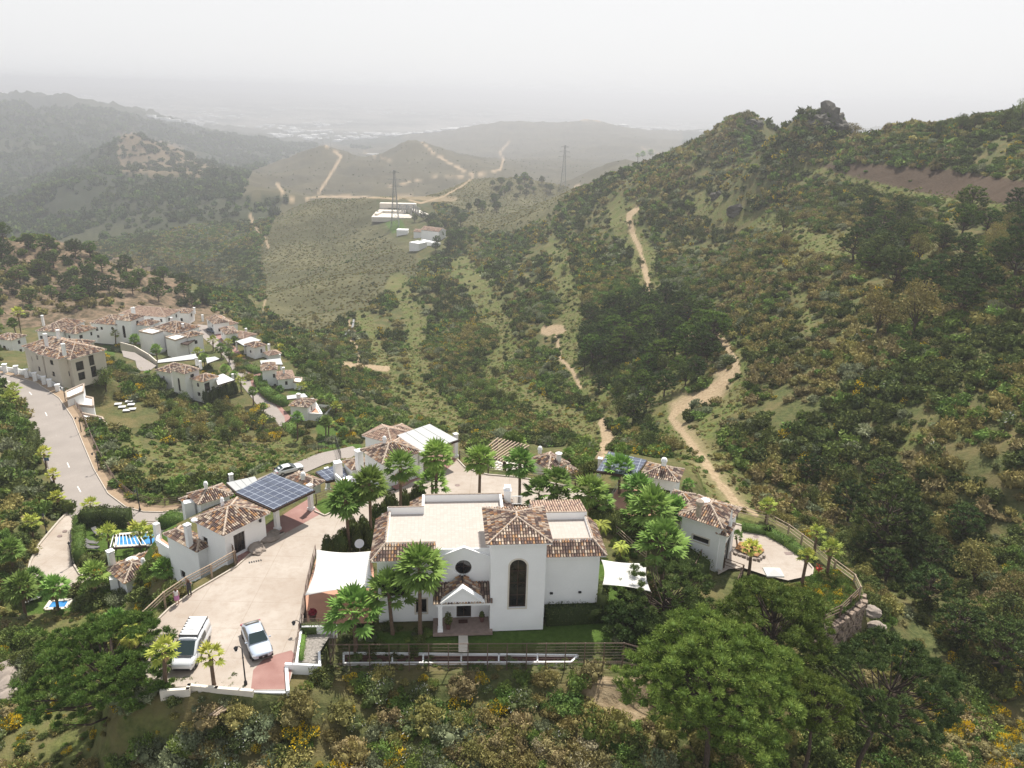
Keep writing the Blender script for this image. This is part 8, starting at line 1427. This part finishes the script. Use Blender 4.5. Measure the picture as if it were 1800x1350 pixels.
def van(px, py, yaw, label):
    p = at(px, py, 0); t = empty('parked_van', p, yaw, label, 'van'); L = [(-2.38, .66, .40, .80), (-2.30, .80, .28, .92), (-2.0, .88, .24, 1.02), (-1.55, .93, .22, 1.12), (-1.0, .95, .22, 1.18), (0, .95, .22, 1.22), (2.2, .95, .22, 1.22), (2.36, .93, .26, 1.20)]
    mb = MB(); loft(mb, [ring(y, w, b, h, w*.93, .12) for y, w, b, h in L]); local(t, mb, 'body', 'car_paint', True)
    C = [(-1.62, .80, 1.12, .80), (-1.05, .86, 1.52, .76), (-.62, .87, 1.80, .72), (-.3, .88, 1.90, .74), (.4, .89, 1.94, .78), (2.1, .88, 1.93, .78), (2.33, .86, 1.84, .76)]; mb = MB(); loft(mb, [[(w+.05, y, 1.05), (w, y, (1.05+h)/2), (tw+.04, y, h-.08), (tw*.8, y, h), (0, y, h+.02), (-tw*.8, y, h), (-tw-.04, y, h-.08), (-w, y, (1.05+h)/2), (-w-.05, y, 1.05)] for y, w, h, tw in C]); local(t, mb, 'cabin', 'car_paint', True)
    def gl(pts, name): mb = MB(); mb.poly(pts); mb.build(name, M['car_glass']).parent = t
    gl([(-.78, -1.62, 1.22), (.78, -1.62, 1.22), (.68, -.64, 1.88), (-.68, -.64, 1.88)], 'windscreen')
    for s_ in (-1, 1):
        for (y0, y1, y2, y3, nm) in ((-1.12, -.12, -.12, -.62, 'door_window'), (.05, .95, .95, .05, 'side_window')): q = [(s_*.965, y0, 1.22), (s_*.965, y1, 1.22), (s_*.90, y2, 1.72), (s_*.90, y3, 1.72)]; gl(q if s_ > 0 else q[::-1], nm)
        mb = MB(); mb.box((s_*1.03, -1.02, 1.22), (.18, .12, .22)); local(t, mb, 'mirror', 'black', False, .02); mb = MB(); mb.box((s_*.70, -2.17, .78), (.30, .24, .2), s_*.4); local(t, mb, 'headlight', 'headlight', False, .04)
    mb = MB(); mb.box((0, -2.33, .42), (1.3, .14, .2)); local(t, mb, 'grille', 'black', False, .03); mb = MB(); mb.box((0, -1.70, 1.16), (1.3, .14, .03)); local(t, mb, 'wiper_panel', 'black'); mb = MB(); mb.box((0, 0, .28), (1.75, 4.3, .2)); local(t, mb, 'underbody', 'black')
    mb = MB()
    for s_ in (-1, 1): mb.beam((s_*.74, -.35, 2.06), (s_*.74, 2.2, 2.06), .05, .06); [mb.box((s_*.74, y, 1.97), (.06, .06, .16)) for y in (-.2, .95, 2.1)]
    mb.beam((-.74, -.35, 2.10), (.74, -.35, 2.10), .06, .14); r_ = local(t, mb, 'roof_rack', 'black')
    for i in range(7): mb = MB(); mb.beam((-.72, -.1+i*.36, 2.1), (.72, -.1+i*.36, 2.1), .17, .035); q = local(t, mb, 'slat', 'white_paint'); q.parent = r_
    for x in (-.83, .83): [wheel(t, x, y, .34) for y in (-1.45, 1.42)]
    return t
van(338, 1150, facing(356, 1108, 316, 1185, 0), 'white van with slatted roof rack parked at the left of the forecourt')
# ------------------------------------------------------------------ two people at the fence
def person(px, py, yaw, label, hair, top, bottom, H=1.62, skirt=False, arms='down'):
    p = at(px, py, 0.0); t = empty('person', p, yaw, label, 'person'); k = H/1.62
    V_ = [(0, 0, .93), (0, 0, 1.12), (0, .01, 1.32), (0, .01, 1.42), (0, -.01, 1.50), (0, -.015, 1.57), (.09, 0, .88), (.10, -.01, .48), (.10, .02, .08), (.10, -.11, .03), (-.09, 0, .88), (-.11, -.03, .48), (-.12, .02, .08), (-.12, -.11, .03)]; R = [.125, .105, .125, .07, .05, .092, .085, .055, .036, .03, .085, .055, .036, .03]
    E = [(0, 1), (1, 2), (2, 3), (3, 4), (4, 5), (0, 6), (6, 7), (7, 8), (8, 9), (0, 10), (10, 11), (11, 12), (12, 13)]
    for s_ in (-1, 1):
        b = len(V_); el = (s_*.24, .02, 1.12) if arms == 'down' else (s_*.25, -.10, 1.14); ha = (s_*.25, -.06, .88) if arms == 'down' else (s_*.15, -.32, 1.18); V_ += [(s_*.17, .01, 1.36), el, ha, (ha[0], ha[1]-.04, ha[2]-.07*(arms == 'down'))]; R += [.052, .038, .026, .022]; E += [(2, b), (b, b+1), (b+1, b+2), (b+2, b+3)]
        for f_ in range(5):
            c = len(V_); o_ = (f_-2)*.014; ln = (.055, .07, .075, .07, .05)[f_]; h0 = V_[b+3]; V_ += [(h0[0]+o_*.6, h0[1]+o_, h0[2]-.015), (h0[0]+o_*.6-s_*.01, h0[1]+o_-.012, h0[2]-ln)]; R += [.009, .007]; E += [(b+3, c), (c, c+1)]
    me_ = bpy.data.meshes.new('body'); me_.from_pydata([(x*k, y*k, z*k) for x, y, z in V_], E, []); me_.materials.append(M['skin']); o = bpy.data.objects.new('body', me_); COL.objects.link(o); o.parent = t; sk = o.modifiers.new('skin', 'SKIN'); md = o.modifiers.new('s', 'SUBSURF'); md.levels = md.render_levels = 1
    for i, sv in enumerate(me_.skin_vertices[0].data): sv.radius = (R[i]*k, R[i]*k); sv.use_root = (i == 0)
    mb = MB(); prof = [(.17, .93), (.155, 1.05), (.165, 1.2), (.185, 1.32), (.16, 1.40), (.07, 1.45)]; n = 14; mb.add([(r*math.cos(2*math.pi*j/n)*1.08*k, r*math.sin(2*math.pi*j/n)*.72*k, z*k) for r, z in prof for j in range(n)], [(i*n+j, i*n+(j+1) % n, (i+1)*n+(j+1) % n, (i+1)*n+j) for i in range(5) for j in range(n)]); local(t, mb, 'shirt', top, True)
    mb = MB(); prof = [(.19, .52), (.2, .72), (.18, .86), (.165, .98)] if skirt else [(.16, .84), (.17, .9), (.16, .98)]; n = 14; mb.add([(r*math.cos(2*math.pi*j/n)*1.1*k, r*math.sin(2*math.pi*j/n)*.8*k, z*k) for r, z in prof for j in range(n)], [(i*n+j, i*n+(j+1) % n, (i+1)*n+(j+1) % n, (i+1)*n+j) for i in range(len(prof)-1) for j in range(n)]); local(t, mb, 'skirt' if skirt else 'trousers', bottom, True)
    if not skirt:
        for s_ in (-1, 1): mb = MB(); mb.tube([(s_*.095*k, 0, .9*k), (s_*.105*k, -.01, .5*k), (s_*.11*k, .02, .08*k)], [.095*k, .07*k, .06*k], 10); local(t, mb, 'trouser_leg', bottom, True)
    mb = MB(); n = 12; prof = [(.03, 1.66), (.08, 1.65), (.105, 1.58), (.105, 1.50), (.09, 1.40), (.07, 1.30 if skirt else 1.46)]; mb.add([(r*math.cos(2*math.pi*j/n)*k, (r*math.sin(2*math.pi*j/n)*.85+.03)*k, z*k) for r, z in prof for j in range(n)], [(i*n+j, i*n+(j+1) % n, (i+1)*n+(j+1) % n, (i+1)*n+j) for i in range(5) for j in range(n)]+[tuple(range(n))]); local(t, mb, 'hair', hair, True)
    return t
person(312, 1063, math.pi+0.5, 'person with long brown hair, white top and pink skirt at the fence', 'hair', 'white_cloth', 'pink_cloth', 1.66, True); person(334, 1047, math.pi+0.3, 'person in dark clothes leaning over the wooden rail fence', 'hair', 'dark_cloth', 'dark_cloth', 1.66, False, 'fwd')
# ------------------------------------------------------------------ lamps
def lamp(px, py, h, label, z=None, arm=(0.5, 0), group=None, name='street_lamp', w=0.06):
    p = at(px, py, z) if z is not None else hit(px, py); t = empty(name, p, 0, label, 'street lamp', group); mb = MB(); mb.tube([(0, 0, -0.1), (0, 0, 0.5), (0, 0, h)], [w*1.5, w, w*0.8], 8); mb.lathe((0, 0, 0), [(w*2.4, 0), (w*2.2, .25), (w*1.5, .35)], 8); local(t, mb, 'pole', 'black', True)
    mb = MB(); x, y = arm; mb.tube([(0, 0, h), (x*.5, y*.5, h+.18), (x, y, h+.05)], w*.5, 6); local(t, mb, 'arm', 'black'); mb = MB(); mb.lathe((x, y, h-.28), [(.10, 0), (.16, .22), (.18, .24), (.05, .38)], 10); q = local(t, mb, 'lantern', 'black'); mb = MB(); mb.lathe((x, y, h-.33), [(.02, 0), (.11, .02), (.13, .05)], 10); q2 = local(t, mb, 'lamp_glass', 'lamp_glass'); q2.parent = q; return t
for (x, y, z, l, a) in ((144, 766, -19.0, 'street lamp on the curved pavement nearest the flat garage roof', (-.6, -.1)), (174.5, 832, -17.7, 'street lamp on the curved pavement beside the bushes, second from the bend', (-.6, -.1)), (116, 710, -20.1, 'street lamp on the pavement below the red-edged balcony', (-.6, 0)), (246, 897, -16.4, 'street lamp on the pavement at the sharp bend near the pool', (0, -.6))): lamp(x, y, 3.7, l, z, a, 'street lamps of the curved road', w=0.08)
lamp(128, 993, 3.3, 'black lantern post beside the tall hedge on the lower driveway', -14.6, (0, 0)); lamp(82, 937, 3.0, 'lantern post on the bare bank above the lower driveway', None, (0, 0)); lamp(432, 1203, 3.4, 'dark lamp post with a pale square head beside the red paving', 0.0, (-.5, 0.1)); lamp(527, 1102, 0.5, 'small black lantern on an arm at the terrace corner', 0.75, (-.5, 0)); lamp(482, 853, 3.0, 'lamp post behind the solar carport by the road', -14.5, (.3, 0)); lamp(403, 872, 3.0, 'lamp post in the bushes above the ribbed canopy', None, (.2, 0))
t = empty('road_sign', at(86, 828, -18.2), 0, 'small blue road sign at the left kerb of the road', 'road sign'); plain('sign_blue', (0.06, 0.12, 0.25), 0.5); mb = MB(); mb.tube([(0, 0, -.1), (0, 0, 2.4)], .04, 6); local(t, mb, 'pole', 'grey_metal'); mb = MB(); mb.box((0, 0, 2.2), (.75, .05, .55)); local(t, mb, 'panel', 'sign_blue')
t = empty('signpost', at(1437, 1014, -2.0), 0, 'small round red flower basket standing among the palms on the right', 'flower basket'); mb = MB(); mb.tube([(0, 0, -.1), (0, 0, .9)], .04, 6); mb.lathe((0, 0, .7), [(.1, 0), (.25, .3)], 10); local(t, mb, 'stand', 'pot'); mb = MB(); [leaf_quad(mb, Vector((random.gauss(0, .17), random.gauss(0, .17), 1.05+random.gauss(0, .13))), .1, .06) for _ in range(90)]; plain('red_petal', (0.55, 0.06, 0.02), .7, .2, 9); local(t, mb, 'flowers', 'red_petal')
p = hit(395, 1250); mb = MB()
for i in range(6): mb.tube([(p[0]-.8+i*.16, p[1]-.9+random.uniform(-.2, .2), p[2]+.12+.05*(i % 3)), (p[0]+.4+i*.16, p[1]+.9+random.uniform(-.2, .2), p[2]+.15+.06*(i % 2))], .07, 6)
tag(mb.build('log_pile', M['pale_wood']), 'small pile of pale cut poles on the grass below the retaining wall', 'log pile')
mb = MB(); q = [hit(x, y) for x, y in ((622, 566), (620, 578), (612, 586), (604, 596))]; mb.tube([(a[0], a[1], a[2]+.8) for a in q if a is not None], .55, 6); tag(mb.build('water_pipe', M['grey_metal']), 'thin pale pipe crossing the slope beside the sandy path', 'pipe')
# ------------------------------------------------------------------ air: one closed box of even haze round the whole scene
mb = MB(); mb.box((0, 0, (-330+64)/2), (72000, 72000, 64+330)); hz = mb.build('haze', [])
hz['kind'] = 'stuff'; hm = bpy.data.materials.new('haze'); hm.use_nodes = True; ht = hm.node_tree
for n_ in list(ht.nodes):
    if n_.type != 'OUTPUT_MATERIAL': ht.nodes.remove(n_)
pv = ht.nodes.new('ShaderNodeVolumePrincipled'); pv.inputs['Color'].default_value = (0.80, 0.81, 0.84, 1); pv.inputs['Density'].default_value = 0.00033; pv.inputs['Anisotropy'].default_value = 0.45
ht.links.new(pv.outputs[0], ht.nodes['Material Output'].inputs['Volume']); hz.data.materials.append(hm)
